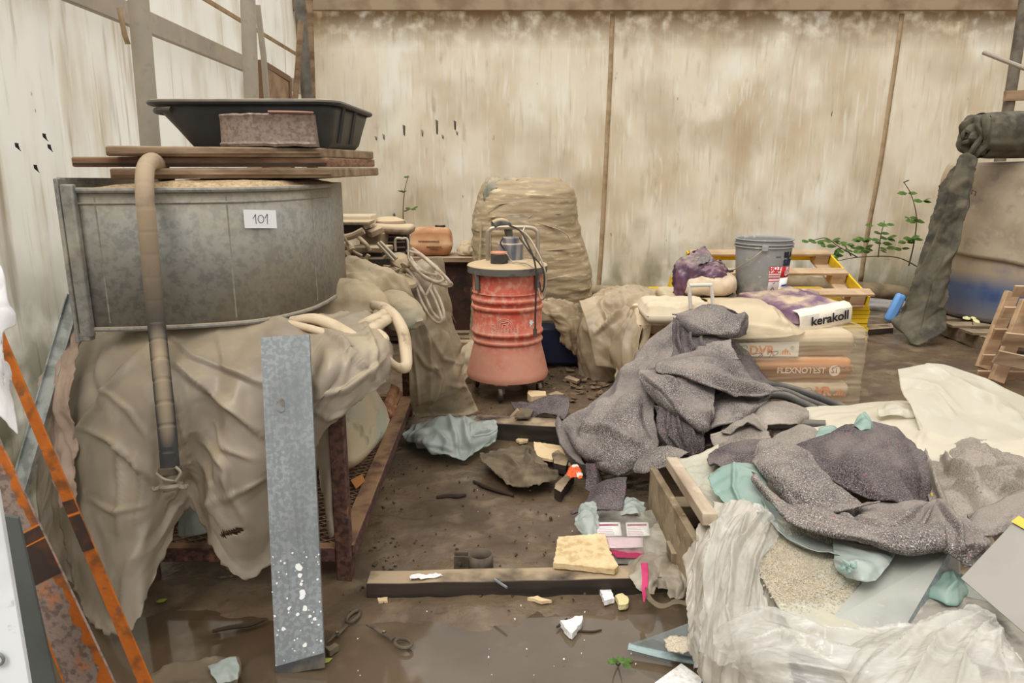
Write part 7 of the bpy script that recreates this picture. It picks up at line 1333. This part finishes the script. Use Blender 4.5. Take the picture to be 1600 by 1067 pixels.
# ---- crinkled clear film around the front stack
cf = thing('clear_plastic_wrap', at(1150, 1000, 1.9), 'crinkled clear plastic wrap hanging round the front corner of the cement stack', 'plastic wrap')
def cfold(rows, nu, nv, st=(), wr=(), seed=0, m=clear_film, rag=.012, **k): return sheet('film_fold', rows, m, nu, nv, strokes=st, wr=list(wr), rag=rag, seed=seed, parent=cf, thick=0, **k)
# side face beneath: tall pleats
side = [[(1110, 795, 2.40), (1088, 850, 2.28), (1072, 880, 2.24)], [(1140, 792, 2.36), (1108, 870, 2.20), (1095, 950, 2.10), (1082, 990, 2.05)], [(1180, 800, 2.28), (1140, 880, 2.12), (1116, 980, 1.95), (1120, 1060, 1.80), (1135, 1090, 1.74)], [(1200, 860, 2.12), (1180, 940, 1.96), (1170, 1020, 1.78), (1180, 1080, 1.66), (1190, 1110, 1.6)], [(1230, 940, 1.92), (1230, 990, 1.80), (1240, 1040, 1.66), (1250, 1090, 1.56), (1260, 1130, 1.5)]]
cfold(side, 110, 100, wr=[(3, 22, .018, 'r', 4), (2, 9, .03, 'r', -6), (5, 50, .005, 'r')], seed=400, m=Mat('pleated_wrap', (206, 198, 184), .25, spec=.6).var((176, 164, 144), 8, .48, .66, .8).film(.25, .9))
# big twisted swag from the top left down to the front
cfold([[(1120, 800, 2.34), (1165, 792, 2.32), (1200, 800, 2.28), (1216, 832, 2.20)], [(1110, 830, 2.22), (1150, 832, 2.15), (1188, 840, 2.12), (1210, 850, 2.12)], [(1105, 880, 2.08), (1142, 880, 2.0), (1176, 884, 1.98), (1186, 878, 2.02)], [(1104, 930, 1.96), (1136, 935, 1.87), (1172, 935, 1.86), (1190, 925, 1.9)], [(1100, 985, 1.86), (1130, 995, 1.76), (1170, 985, 1.76), (1200, 965, 1.82)], [(1096, 1020, 1.80), (1126, 1040, 1.68), (1170, 1030, 1.66), (1216, 1000, 1.72)]], 100, 130,
      st=[([(1130, 808), (1114, 880), (1110, 960)], 5, .03, 's'), ([(1170, 800), (1150, 870), (1140, 960), (1150, 1020)], 5, .035, 's'), ([(1200, 820), (1176, 880), (1164, 960)], 5, .035, 's'), ([(1190, 805), (1160, 850), (1130, 920)], 5, .03, 's')], wr=[(11, 3, .02, 'k', 8), (24, 4, .009, 'r', 10), (50, 6, .004, 'r', 6)], seed=404)
# swag along the bottom front
cfold([[(1120, 975, 1.86), (1160, 950, 1.86), (1210, 950, 1.84), (1270, 975, 1.76), (1330, 985, 1.72), (1400, 980, 1.74)], [(1118, 1000, 1.76), (1160, 985, 1.72), (1220, 985, 1.70), (1280, 1005, 1.65), (1340, 1012, 1.63), (1400, 1010, 1.64)], [(1130, 1020, 1.70), (1176, 1020, 1.62), (1236, 1025, 1.58), (1300, 1040, 1.54), (1350, 1045, 1.53), (1410, 1050, 1.52)], [(1160, 1050, 1.64), (1210, 1060, 1.54), (1260, 1070, 1.50), (1320, 1080, 1.47), (1370, 1090, 1.45), (1430, 1100, 1.43)], [(1200, 1090, 1.58), (1240, 1100, 1.5), (1290, 1110, 1.46), (1340, 1120, 1.43), (1400, 1130, 1.4), (1450, 1140, 1.38)]], 140, 90,
      st=[([(1130, 990), (1200, 965), (1290, 1000), (1390, 1000)], 6, .03, 's'), ([(1140, 1010), (1220, 1000), (1300, 1030), (1400, 1030)], 6, .03, 's'), ([(1180, 1040), (1260, 1050), (1340, 1065)], 6, .03, 's')], wr=[(4, 11, .022, 'k', 10), (4, 24, .008, 'r', 14), (8, 50, .004, 'r', 10)], seed=408, m=clear_film_b)
# right lump, closest to the viewer
cfold([[(1290, 1030, 1.66), (1330, 1000, 1.68), (1400, 985, 1.70), (1470, 962, 1.72), (1530, 952, 1.72), (1556, 965, 1.68)], [(1310, 1050, 1.55), (1350, 1025, 1.55), (1410, 1012, 1.55), (1480, 1000, 1.55), (1545, 985, 1.56), (1562, 990, 1.60)], [(1330, 1080, 1.45), (1370, 1060, 1.44), (1430, 1050, 1.43), (1500, 1040, 1.43), (1570, 1025, 1.46), (1590, 1030, 1.5)], [(1350, 1120, 1.37), (1390, 1110, 1.35), (1450, 1100, 1.34), (1520, 1090, 1.34), (1590, 1070, 1.38), (1630, 1060, 1.42)], [(1370, 1160, 1.30), (1410, 1150, 1.28), (1470, 1150, 1.26), (1540, 1140, 1.27), (1610, 1120, 1.3), (1660, 1110, 1.34)]], 130, 100,
      st=[([(1540, 960), (1470, 1010), (1420, 1080)], 7, .03, 's'), ([(1550, 968), (1510, 1030), (1490, 1090)], 6, .028, 's'), ([(1520, 960), (1430, 1000), (1350, 1060)], 6, .028, 's'), ([(1556, 980), (1560, 1040), (1580, 1090)], 6, .025, 's')], wr=[(11, 4, .022, 'k', 50), (24, 4, .008, 'r', 45), (50, 8, .004, 'r', 48)], seed=412, m=clear_film_b)
cfold([[(1096, 935, 1.98), (1104, 960, 1.92), (1100, 985, 1.88)], [(1088, 970, 1.98), (1094, 1000, 1.9), (1096, 1020, 1.86)], [(1084, 1000, 2.0), (1088, 1030, 1.92), (1092, 1048, 1.88)]], 24, 24, wr=[(12, 12, .02, 'r')], seed=416, floor=.01)
# core of bags so that the stack is solid beneath the film
for i, (loc, L, W_, H_, yw) in enumerate((((1.3, 2.5, .06), .8, .56, .15, 4), ((1.3, 2.5, .212), .76, .54, .13, -3), ((1.25, 1.62, .06), .8, .5, .10, 8), ((1.25, 1.62, .165), .76, .48, .09, 5), ((1.75, 3.2, .06), .8, .5, .18, 0))):
    v, f = pillow_pts(L, W_, H_, 40, 30, seed=20 + i, wr=.01, a=7, b=.42, flat=.45); o = link('cement_bag', place(v, loc, math.radians(yw)), f, paper_bag, base=loc)
    tag(o, ['lower bag of the front stack beneath the dark felt blanket', 'upper bag of the front stack beneath the dark felt blanket', 'lower bag inside the crinkled clear wrap', 'upper bag inside the crinkled clear wrap', 'bag under the cream plastic sheet'][i], 'cement bag', 'bags of the front stack')
# ================================================================== THINGS ON THE FLOOR
# dark timber across the foreground
a = atz(572, 921, .045); b = atz(1090, 925, .045)
tm = thing('timber_beam', (a + b) / 2 * V(1, 1, 0), 'long dark timber with dusty top lying across the mud in front', 'timber')
q = MB(); n_ = 30; vs = []
for i in range(n_):
    t_ = i / (n_ - 1); x = a[0] + (b[0] - a[0]) * t_ ; y0 = 2.45 + .05 * t_
    for (dy, dz) in ((-.038, -.03), (-.04, .066), (.045, .07), (.045, -.03)): vs.append(V(x, y0 + dy + .005 * noise(V(x * 4, dy * 9, 0), 2), dz + .004 * noise(V(x * 5, dy * 9, dz * 9), 4)))
q.add(vs, [(i*4 + k, i*4 + (k+1) % 4, (i+1)*4 + (k+1) % 4, (i+1)*4 + k) for i in range(n_ - 1) for k in range(4)] + [(0, 1, 2, 3), tuple((n_-1)*4 + k for k in (3, 2, 1, 0))]); q.build('beam', dark_wood, tm, angle=40, bevel=.004)
o = sheet('white_smear', [[atz(640, 904, .076), atz(690, 901, .076)], [atz(646, 897, .076), atz(684, 896, .076)]], foam_white, 20, 10, pts=True, rag=.014, parent=tm)
q = MB(); q.tube([atz(772, 905, .085), atz(792, 918, .086)], .005, 6); tag(q.build('nail', galv), 'thin grey nail lying across the edge of the dark timber', 'nail')
# wood splinters at the timber foot
# far dark board with thin lath leaning on it
q = MB(); q.bar(atz(742, 668, .05) , atz(885, 676, .05), .14, .12); tag(q.build('dark_board', dark_wood, bevel=.006), 'dark soaked board on the ground in front of the red vacuum', 'board')
q = MB(); q.bar(atz(781, 671, .02), atz(810, 640, .14), .045, .012); tag(q.build('thin_lath', old_wood, bevel=.002), 'thin pale lath leaning on the dark soaked board', 'lath')
q = MB(); q.plate([atz(804, 655, .125), atz(828, 655, .125), atz(834, 642, .125), atz(812, 640, .125)], (0, 0, .012)); tag(q.build('wood_offcut', mud_cloth, bevel=.002), 'flat muddy offcut lying on the dark soaked board', 'offcut')

# pale teal bag of something
rows = [[(634, 676, 4.0), (650, 660, 4.25), (690, 648, 4.35), (740, 648, 4.32), (768, 658, 4.2)], [(630, 680, 3.95), (655, 672, 3.9), (695, 664, 3.9), (745, 662, 3.9), (776, 664, 3.95)], [(634, 688, 3.9), (660, 688, 3.78), (700, 686, 3.72), (745, 684, 3.75), (778, 672, 3.86)], [(642, 693, 3.86), (668, 700, 3.73), (704, 706, 3.66), (740, 700, 3.7), (776, 686, 3.82)], [(656, 697, 3.82), (680, 706, 3.7), (712, 712, 3.62), (738, 706, 3.67), (768, 692, 3.77)]]
o = sheet('plastic_bag', rows, pale_teal, 90, 60, strokes=[([(700, 652), (712, 680), (716, 708)], 7, .03, 's'), ([(640, 680), (690, 662), (740, 655)], 7, .02, 's'), ([(725, 656), (728, 684), (742, 704)], 6, .035, 's'), ([(738, 662), (735, 684), (776, 668)], 5, .03, 's'), ([(680, 670), (700, 690), (690, 704)], 6, .02, 's'), ([(650, 690), (690, 698), (720, 706)], 5, .02, 's')], wr=[(6, 6, .10, 'k'), (12, 12, .035, 'k')], rag=.006, seed=500, thick=.0015, floor=.008)
tag(o, 'crumpled pale teal plastic bag on the mud in the walkway', 'bag')
q = MB(); r_ = np.random.RandomState(2); q.tube([at(740, 682, 3.68), at(752, 680, 3.7), at(764, 678, 3.74), at(776, 671, 3.8)], .006, 6, 30); q.build('tied_edge', pale_teal, o)
# mud-soaked cloth
rows = [[(750, 712, 3.6), (775, 704, 3.72), (800, 700, 3.76), (824, 698, 3.76), (836, 710, 3.68)], [(752, 720, 3.52), (782, 718, 3.54), (810, 716, 3.52), (836, 720, 3.52), (856, 730, 3.5)], [(770, 736, 3.42), (795, 738, 3.38), (820, 734, 3.36), (848, 734, 3.38), (870, 736, 3.42)], [(784, 748, 3.35), (802, 756, 3.28), (826, 756, 3.26), (850, 750, 3.3), (874, 744, 3.38)], [(792, 756, 3.3), (808, 761, 3.26), (828, 761, 3.24), (848, 756, 3.27), (868, 750, 3.34)]]
o = sheet('muddy_cloth', rows, mud_cloth, 80, 60, strokes=[([(775, 712), (800, 722), (815, 735)], 6, .035, 's'), ([(826, 700), (822, 720), (836, 730)], 5, .045, 's'), ([(790, 752), (830, 742), (870, 738)], 6, .025, 'c'), ([(800, 742), (830, 736), (856, 728)], 5, .03, 's')], wr=[(7, 7, .05, 'k'), (16, 16, .02, 'k')], rag=.01, seed=505, thick=.003, floor=.006); tag(o, 'mud soaked crumpled cloth on the walkway', 'cloth')
def slab(name, pts_, z, h_, m, label, cat, jag=.0, seed=0, tilt=(0, 0)):
    P = [atz(x, y, z) for x, y in pts_]; r_ = np.random.RandomState(seed); out = []
    for i in range(len(P)):
        A, B = P[i], P[(i+1) % len(P)]; n_ = max(1, int(np.linalg.norm(B - A) / .012)) if jag else 1
        for k in range(n_): p = A + (B - A) * k / n_; out.append(p + (V(*r_.normal(size=2), 0) * jag if k else 0))
    c_ = np.mean(out, 0); out = [p + V(0, 0, (p[0] - c_[0]) * tilt[0] + (p[1] - c_[1]) * tilt[1]) for p in out]
    q = MB(); q.plate(out, (0, 0, h_)); o = q.build(name, m, smooth=False, bevel=.002 if not jag else 0); return tag(o, label, cat)
slab('insulation_board', [(864, 884), (872, 850), (945, 846), (952, 868), (966, 888), (960, 893)], .086, .022, chip_board, 'crumbly pale insulation board resting on the dark timber', 'board', .002, 1, (0, .12))
slab('plywood_piece', [(836, 716), (834, 697), (876, 702), (892, 726), (866, 720)], .04, .014, plywood, 'pale broken plywood piece on the muddy cloth', 'board', .002, 2, (0, .1))
slab('plywood_chip', [(806, 690), (816, 683), (827, 685), (824, 692), (812, 694)], .012, .014, plywood, 'small pale wood chip behind the muddy cloth', 'chip', .002, 3)
slab('wood_offcut', [(824, 625), (826, 620), (852, 622), (853, 629), (830, 631)], .012, .05, plywood, 'tan wood offcut on the ground right of the vacuum castor', 'offcut', .001, 4)
slab('wood_offcut', [(856, 622), (870, 617), (882, 622), (866, 627)], .012, .03, old_wood, 'dull brown wood offcut beside the tan one', 'offcut', .001, 5)
slab('wood_offcut', [(882, 594), (888, 590), (906, 597), (902, 600)], .012, .02, old_wood, 'thin pale strip of wood in front of the wrapped bundle', 'offcut', .001, 6)
slab('dark_brick', [(866, 778), (868, 770), (892, 748), (897, 754), (876, 784)], .008, .05, dark_wood, 'dark wet wood block beside the felt heap', 'block', .001, 7)
slab('dark_brick', [(862, 722), (872, 716), (888, 730), (884, 742), (866, 738)], .008, .05, dark_wood, 'dark block half under the pale plywood piece', 'block', .001, 8)
o = sheet('orange_wrapper', [[(888, 742, 3.3), (892, 732, 3.38), (902, 730, 3.38)], [(888, 746, 3.26), (897, 738, 3.3), (908, 740, 3.3)], [(892, 750, 3.24), (900, 748, 3.25), (908, 748, 3.27)]], orange_foil, 20, 20, wr=[(20, 20, .02, 'r')], rag=.008, floor=.015); tag(o, 'small orange foil wrapper at the edge of the felt heap', 'wrapper')
def stick(pts_, r, m, label, name='stick', z=.012):
    q = MB(); q.tube([atz(x, y, z) for x, y in pts_], [r * .7, r, r, r * .6], 7, 20); return tag(q.build(name, m), label, 'stick')
stick([(682, 777), (700, 775), (716, 775), (728, 773)], .012, twig, 'short dark stick lying level in the mud of the walkway')
stick([(740, 752), (758, 760), (780, 767), (802, 774)], .011, twig, 'longer dark stick lying slanted in the mud of the walkway')
stick([(332, 986), (360, 980), (390, 976), (414, 968)], .008, twig, 'thin twig in the dark water left of the plank')
stick([(845, 700), (850, 692), (856, 690)], .005, twig, 'tiny twig behind the plywood piece')
stick([(870, 980), (880, 972), (886, 966)], .005, twig, 'small twig touching the white foam triangle', z=.0)
stick([(940, 984), (925, 987), (905, 986), (890, 985)], .004, twig, 'thin curved twig right of the foam triangle', z=-.008)
# hose clamp ring
rc_ = thing('pipe_clamp', atz(752, 880), 'muddy steel pipe clamp ring lying in the mud behind the timber', 'clamp')
c_ = atz(751, 874, .05); R_ = .046; ths = np.linspace(0, 2*math.pi, 41)[:-1]
vs = [c_ + V(R_ * math.cos(t), R_ * .95 * math.sin(t), z) for z in (-.045, .025) for t in ths]; q = MB(); q.add(vs, [(i, (i+1) % 40, 40 + (i+1) % 40, 40 + i) for i in range(40)]); q.build('ring', mud_metal, rc_, thick=.006)
for dy in (-.018, .018):
    q = MB(); q.box(c_ + V(-R_ - .028, dy, -.01), (.06, .005, .068)); q.build('clamp_ear', mud_metal, rc_, bevel=.003)
q = MB(); q.tube([c_ + V(-R_ - .034, -.03, -.005), c_ + V(-R_ - .034, .03, -.005)], .006, 8); q.build('bolt', mud_metal, rc_)

# a pair of scissors in two halves
def scissor(label, tip, pivot, neck, ring_, rx, ry, z=.004):
    t = thing('scissor_half', atz(*pivot, z=0), label, 'scissors')
    P = lambda x, y: atz(x, y, z)
    T, Pv, Nk, Rg = P(*tip), P(*pivot), P(*neck), P(*ring_); d = nrm(Pv - T); n_ = V(-d[1], d[0], 0)
    q = MB(); q.plate([T, T + d * .05 + n_ * .009, Pv + n_ * .012, Pv - n_ * .010, T + d * .05 - n_ * .004], (0, 0, .005)); q.build('blade', mud_metal, t, smooth=False, bevel=.001)
    q = MB(); q.tube([Pv - d * .01, Pv + (Nk - Pv) * .5, Nk], [.010, .008, .0085], 8, 16, flat=.6); q.build('shank', mud_metal, t)
    e = nrm(Rg - Nk); f_ = V(-e[1], e[0], 0); q = MB(); q.tube([Rg + e * rx * math.cos(a_) + f_ * ry * math.sin(a_) + V(0, 0, .003) for a_ in np.linspace(0, 2*math.pi, 33)[:-1]], .0062, 8, closed=True); q.build('finger_loop', mud_metal, t)
    q = MB(); q.lathe([(.006, 0), (.005, .007), (0, .008)], Pv + V(0, 0, .003), 12); q.build('rivet', machine_dark, t)
    return t
scissor('muddy half of a pair of scissors with its loop pointing right', (571, 977), (600, 990), (615, 999), (630, 1006), .031, .021)
scissor('muddy half of a pair of scissors beside the foot of the plank', (511, 1006), (527, 991), (541, 976), (552, 964), .036, .016)

# foam pieces and chips
slab('foam_piece', [(936, 927), (953, 925), (960, 942), (944, 946)], .0, .02, foam_white, 'square white foam chip in front of the timber', 'foam', .002, 11)
slab('foam_piece', [(875, 979), (910, 971), (906, 985), (894, 999)], -.008, .024, foam_white, 'triangular white foam piece in the shallow water', 'foam', .0025, 12)
slab('foam_crumb', [(961, 938), (972, 934), (982, 943), (978, 952), (968, 953)], .0, .02, foam_yellow, 'yellowish foam crumb beside the square white chip', 'foam', .003, 13)
slab('foam_crumb', [(812, 928), (819, 926), (820, 931), (814, 932)], .0, .012, foam_white, 'tiny white foam crumb at the timber foot', 'foam', .001, 14)
slab('wood_chip', [(824, 938), (840, 935), (862, 942), (846, 944)], .0, .012, plywood, 'splintered pale wood chip in front of the timber', 'chip', .003, 15)
slab('wood_chip', [(590, 938), (606, 937), (606, 943), (592, 944)], .0, .012, plywood, 'small pale chip at the left end of the timber', 'chip', .002, 16)
slab('wood_chip', [(508, 1018), (524, 1012), (530, 1016), (516, 1026)], -.006, .02, mud_cloth, 'crumpled brown leaf at the foot of the plank', 'leaf', .004, 17)
slab('wood_chip', [(906, 928), (920, 922), (926, 925), (914, 930)], .0, .01, mud_cloth, 'dull grey chip against the timber foot', 'chip', .002, 18)
slab('white_card', [(1022, 1072), (1064, 1044), (1098, 1066), (1082, 1100), (1040, 1100)], .0, .012, foam_white, 'white foam card on the ground at the lower edge', 'card', .0, 19, (.0, .08))
# dirty pane of glass leaning by the film
gp2 = thing('glass_sheet', atz(1050, 1020), 'dirty greenish sheet of glass lying tilted below the clear wrap', 'glass')
A, B_, C_, D_ = atz(982, 1010, .02), atz(1140, 1042, .02), atz(1128, 968, .13), atz(1090, 972, .12); q = MB(); q.plate([A, B_, C_, D_, atz(1020, 998, .06)], (.0, .004, .006)); q.build('pane', glass_pane, gp2, smooth=False)
q = MB(); q.tube([A, A * .6 + B_ * .4 + V(0, 0, -.004), B_], [.016, .02, .012], 8, 24, flat=.6); q.build('folded_edge', Mat('pale_blue_edge', (150, 166, 166), .3).var((96, 110, 110), 12), gp2)
o = sheet('mortar_crust', [[(1040, 1002, 2.06), (1080, 992, 2.07), (1106, 990, 2.06)], [(1044, 1012, 2.02), (1080, 1004, 2.02), (1108, 1000, 2.02)], [(1060, 1020, 1.99), (1086, 1014, 1.99), (1104, 1010, 1.99)]], cement, 30, 20, wr=[(20, 20, .01, 'f')], rag=.012, parent=gp2, floor=.02)
# little weed
wd = plant('small_weed', 'small green weed growing at the edge of the glass sheet', [[(966, 1040), (960, 1034), (956, 1030)], [(966, 1040), (972, 1032), (974, 1026)]], [(948, 1032, 1), (956, 1028, 2), (964, 1030, 2), (972, 1036, 1), (970, 1026, 1), (954, 1038, 1), (962, 1042, 1), (976, 1030, 1), (944, 1036, 1)], atz(966, 1036)[1], leaf, .003, .03, 9)
# labelled clear bags by the planks
cb_ = thing('clear_bag', atz(990, 870), 'clear plastic bag with two white and magenta labels beside the pallet planks', 'bag')
o = sheet('bag_film', [[(918, 802, 2.86), (950, 800, 2.88), (985, 800, 2.88), (1018, 800, 2.88)], [(918, 830, 2.74), (950, 832, 2.72), (990, 830, 2.72), (1030, 826, 2.76)], [(925, 855, 2.65), (955, 860, 2.62), (1000, 860, 2.61), (1040, 850, 2.66)], [(940, 880, 2.56), (970, 884, 2.54), (1005, 884, 2.53), (1040, 876, 2.57)]], Mat('clear_bag_film', (196, 190, 176), .25, spec=.6).film(.2, .34, 6), 60, 50, wr=[(7, 7, .014, 'r'), (18, 18, .005, 'r')], seed=520, parent=cb_, thick=0)
def lab(quad, m, name, off=-.012, nn=8): 
    P = [at(*p) + V(0, off, .004) for p in quad]; rows = [[P[0], P[1]], [P[3], P[2]]]; return sheet(name, rows, m, nn, nn, pts=True, parent=cb_, thick=.0006, wr=[(8, 8, .003, 'n')])
for (x0, x1) in ((931, 968), (977, 1012)):
    lab([(x0, 816, 2.80), (x1, 815, 2.80), (x1 + 3, 836, 2.71), (x0 + 2, 837, 2.71)], paint_white, 'label')
    lab([(x0 + 2, 818, 2.79), (x1 - 3, 817, 2.79), (x1 - 3, 820, 2.778), (x0 + 2, 821, 2.778)], label_magenta, 'label_bar', -.016)
    for k in range(5): lab([(x0 + 3, 823.5 + k * 2.6, 2.768 - k * .011), (x1 - 3 - 4 * (k % 2), 823 + k * 2.6, 2.768 - k * .011), (x1 - 3 - 4 * (k % 2), 824 + k * 2.6, 2.764 - k * .011), (x0 + 3, 824.4 + k * 2.6, 2.764 - k * .011)], Mat('pink_text_lines', (196, 150, 164), .8), 'text_line', -.016, 3)
lab([(945, 838, 2.70), (1004, 838, 2.70), (1004, 854, 2.63), (948, 855, 2.63)], Mat('pinkish_label', (206, 178, 184), .6), 'label', -.014)
lab([(950, 857, 2.63), (1004, 856, 2.63), (1006, 870, 2.57), (962, 868, 2.58)], label_magenta, 'label_band', -.02)
for rows, sd, lb in (([[(905, 800, 2.9), (915, 788, 2.96), (930, 790, 2.96)], [(902, 820, 2.8), (916, 815, 2.78), (934, 812, 2.82)], [(912, 838, 2.72), (924, 838, 2.7), (938, 832, 2.74)]], 530, 'pale film lump left of the labelled clear bag'), ([[(972, 785, 2.98), (990, 779, 3.0), (1004, 790, 2.98)], [(972, 798, 2.9), (990, 795, 2.88), (1006, 800, 2.9)]], 532, 'round grey film lump behind the labelled clear bag')):
    o = sheet('film_lump', rows if len(rows) > 2 else rows + [[(x, y + 12, Y - .06) for x, y, Y in rows[1]]], pale_teal, 30, 30, wr=[(12, 12, .02, 'r')], seed=sd, floor=.01, rag=.006); tag(o, lb, 'film')
cr = thing('crumpled_film', atz(1040, 900), 'crumpled dirty clear film spilling over the right end of the timber', 'film')
for rows, sd in (([[(1008, 830, 2.78), (1038, 818, 2.84), (1062, 826, 2.84)], [(1000, 855, 2.64), (1030, 850, 2.64), (1066, 860, 2.7)], [(1012, 885, 2.52), (1040, 880, 2.52), (1072, 890, 2.58)], [(1030, 920, 2.40), (1050, 918, 2.40), (1074, 915, 2.48)]], 540), ([[(980, 880, 2.56), (1000, 856, 2.64), (1030, 850, 2.66)], [(980, 895, 2.48), (1005, 880, 2.5), (1030, 880, 2.52)], [(985, 905, 2.43), (1008, 902, 2.42), (1026, 910, 2.42)], [(1000, 925, 2.36), (1012, 928, 2.34), (1022, 930, 2.35)]], 542), ([[(1030, 880, 2.54), (1055, 880, 2.54), (1076, 890, 2.54)], [(1040, 910, 2.42), (1060, 908, 2.4), (1078, 905, 2.46)], [(1046, 932, 2.36), (1062, 935, 2.34), (1076, 925, 2.4)]], 544)):
    sheet('film_fold', rows, Mat('grimy_film', (178, 166, 146), .35, spec=.5).var((206, 198, 180), 9, .5, .66).film(.2, .78, 6), 50, 50, wr=[(9, 9, .045, 'k'), (22, 22, .014, 'k')], rag=.008, seed=sd, parent=cr, thick=0)
sheet('film_tail', [[(1006, 925, 2.36), (1012, 940, 2.3), (1030, 955, 2.24), (1060, 950, 2.24), (1080, 953, 2.22)], [(1012, 922, 2.36), (1022, 940, 2.29), (1036, 948, 2.26), (1060, 942, 2.27), (1082, 945, 2.24)]], mud_cloth, 50, 12, wr=[(9, 14, .02, 'r')], parent=cr, floor=.005)
o = sheet('pink_ribbon', [[(1001, 880, 2.44), (1003, 900, 2.40), (1003, 918, 2.36), (1005, 940, 2.28)], [(1012, 880, 2.44), (1013, 900, 2.40), (1012, 920, 2.36), (1007, 941, 2.28)]], pink_ribbon, 40, 8, wr=[(10, 3, .008, 'n')], thick=.001); tag(o, 'short bright pink ribbon hanging over the timber end', 'ribbon')

# leaf litter under the tarp, mud clods
for i, (x, y, lb) in enumerate(((243, 940, 'green leaf on the wet ground beneath the tarp lobe'), (500, 1034, 'tiny yellow leaf in the shallow water'))):
    q = MB(); leafm(q, atz(x, y, .01 if i == 0 else -.008), V(.9, .4, .1), .04, droop=.05); tag(q.build('fallen_leaf', Mat('fallen_leaf', (142, 150, 62), .6), angle=None), lb, 'leaf')
rnd = np.random.RandomState(11); q = MB()
for k in range(620):
    px, py = rnd.uniform(520, 1120), rnd.uniform(600, 960); p = atz(px, py, .0)
    if k % 4 == 0: p = atz(rnd.normal(605, 20), rnd.uniform(680, 900), 0)
    if k % 5 == 0: p = atz(rnd.uniform(840, 960), rnd.uniform(575, 625), 0)
    s_ = rnd.uniform(.002, .009) * (2 if k % 23 == 0 else 1); M = np.array(Euler(tuple(rnd.uniform(0, 3, 3))).to_matrix()); q.box(p + V(0, 0, s_ * .4 + .004), (s_, s_ * rnd.uniform(.7, 2), s_ * .8), M)
tag(q.build('mud_crumbs', dirt_clod, smooth=False), 'loose mud crumbs scattered over the walkway', 'mud', kind='stuff')
q = MB()
for k in range(70):
    p = atz(rnd.uniform(530, 1100), rnd.uniform(640, 1060), .002); s_ = rnd.uniform(.002, .005); q.box(p, (s_, s_, s_ * .6), np.array(Euler(tuple(rnd.uniform(0, 3, 3))).to_matrix()))
tag(q.build('white_specks', paint_white, smooth=False), 'white foam specks scattered on the mud', 'specks', kind='stuff')
q = MB()
for k in range(60):                                        # dead leaves and shreds behind the walkway
    p = atz(rnd.uniform(850, 990), rnd.uniform(580, 632), .008); a_ = rnd.uniform(0, 6); leafm(q, p, V(math.cos(a_), math.sin(a_), rnd.uniform(-.1, .4)), rnd.uniform(.04, .1), droop=-.1)
tag(q.build('dead_leaves', Mat('brown_litter', (104, 84, 62), .8).var((140, 118, 92), 9), angle=None), 'brown leaf litter and shreds behind the felt heap', 'litter', kind='stuff')
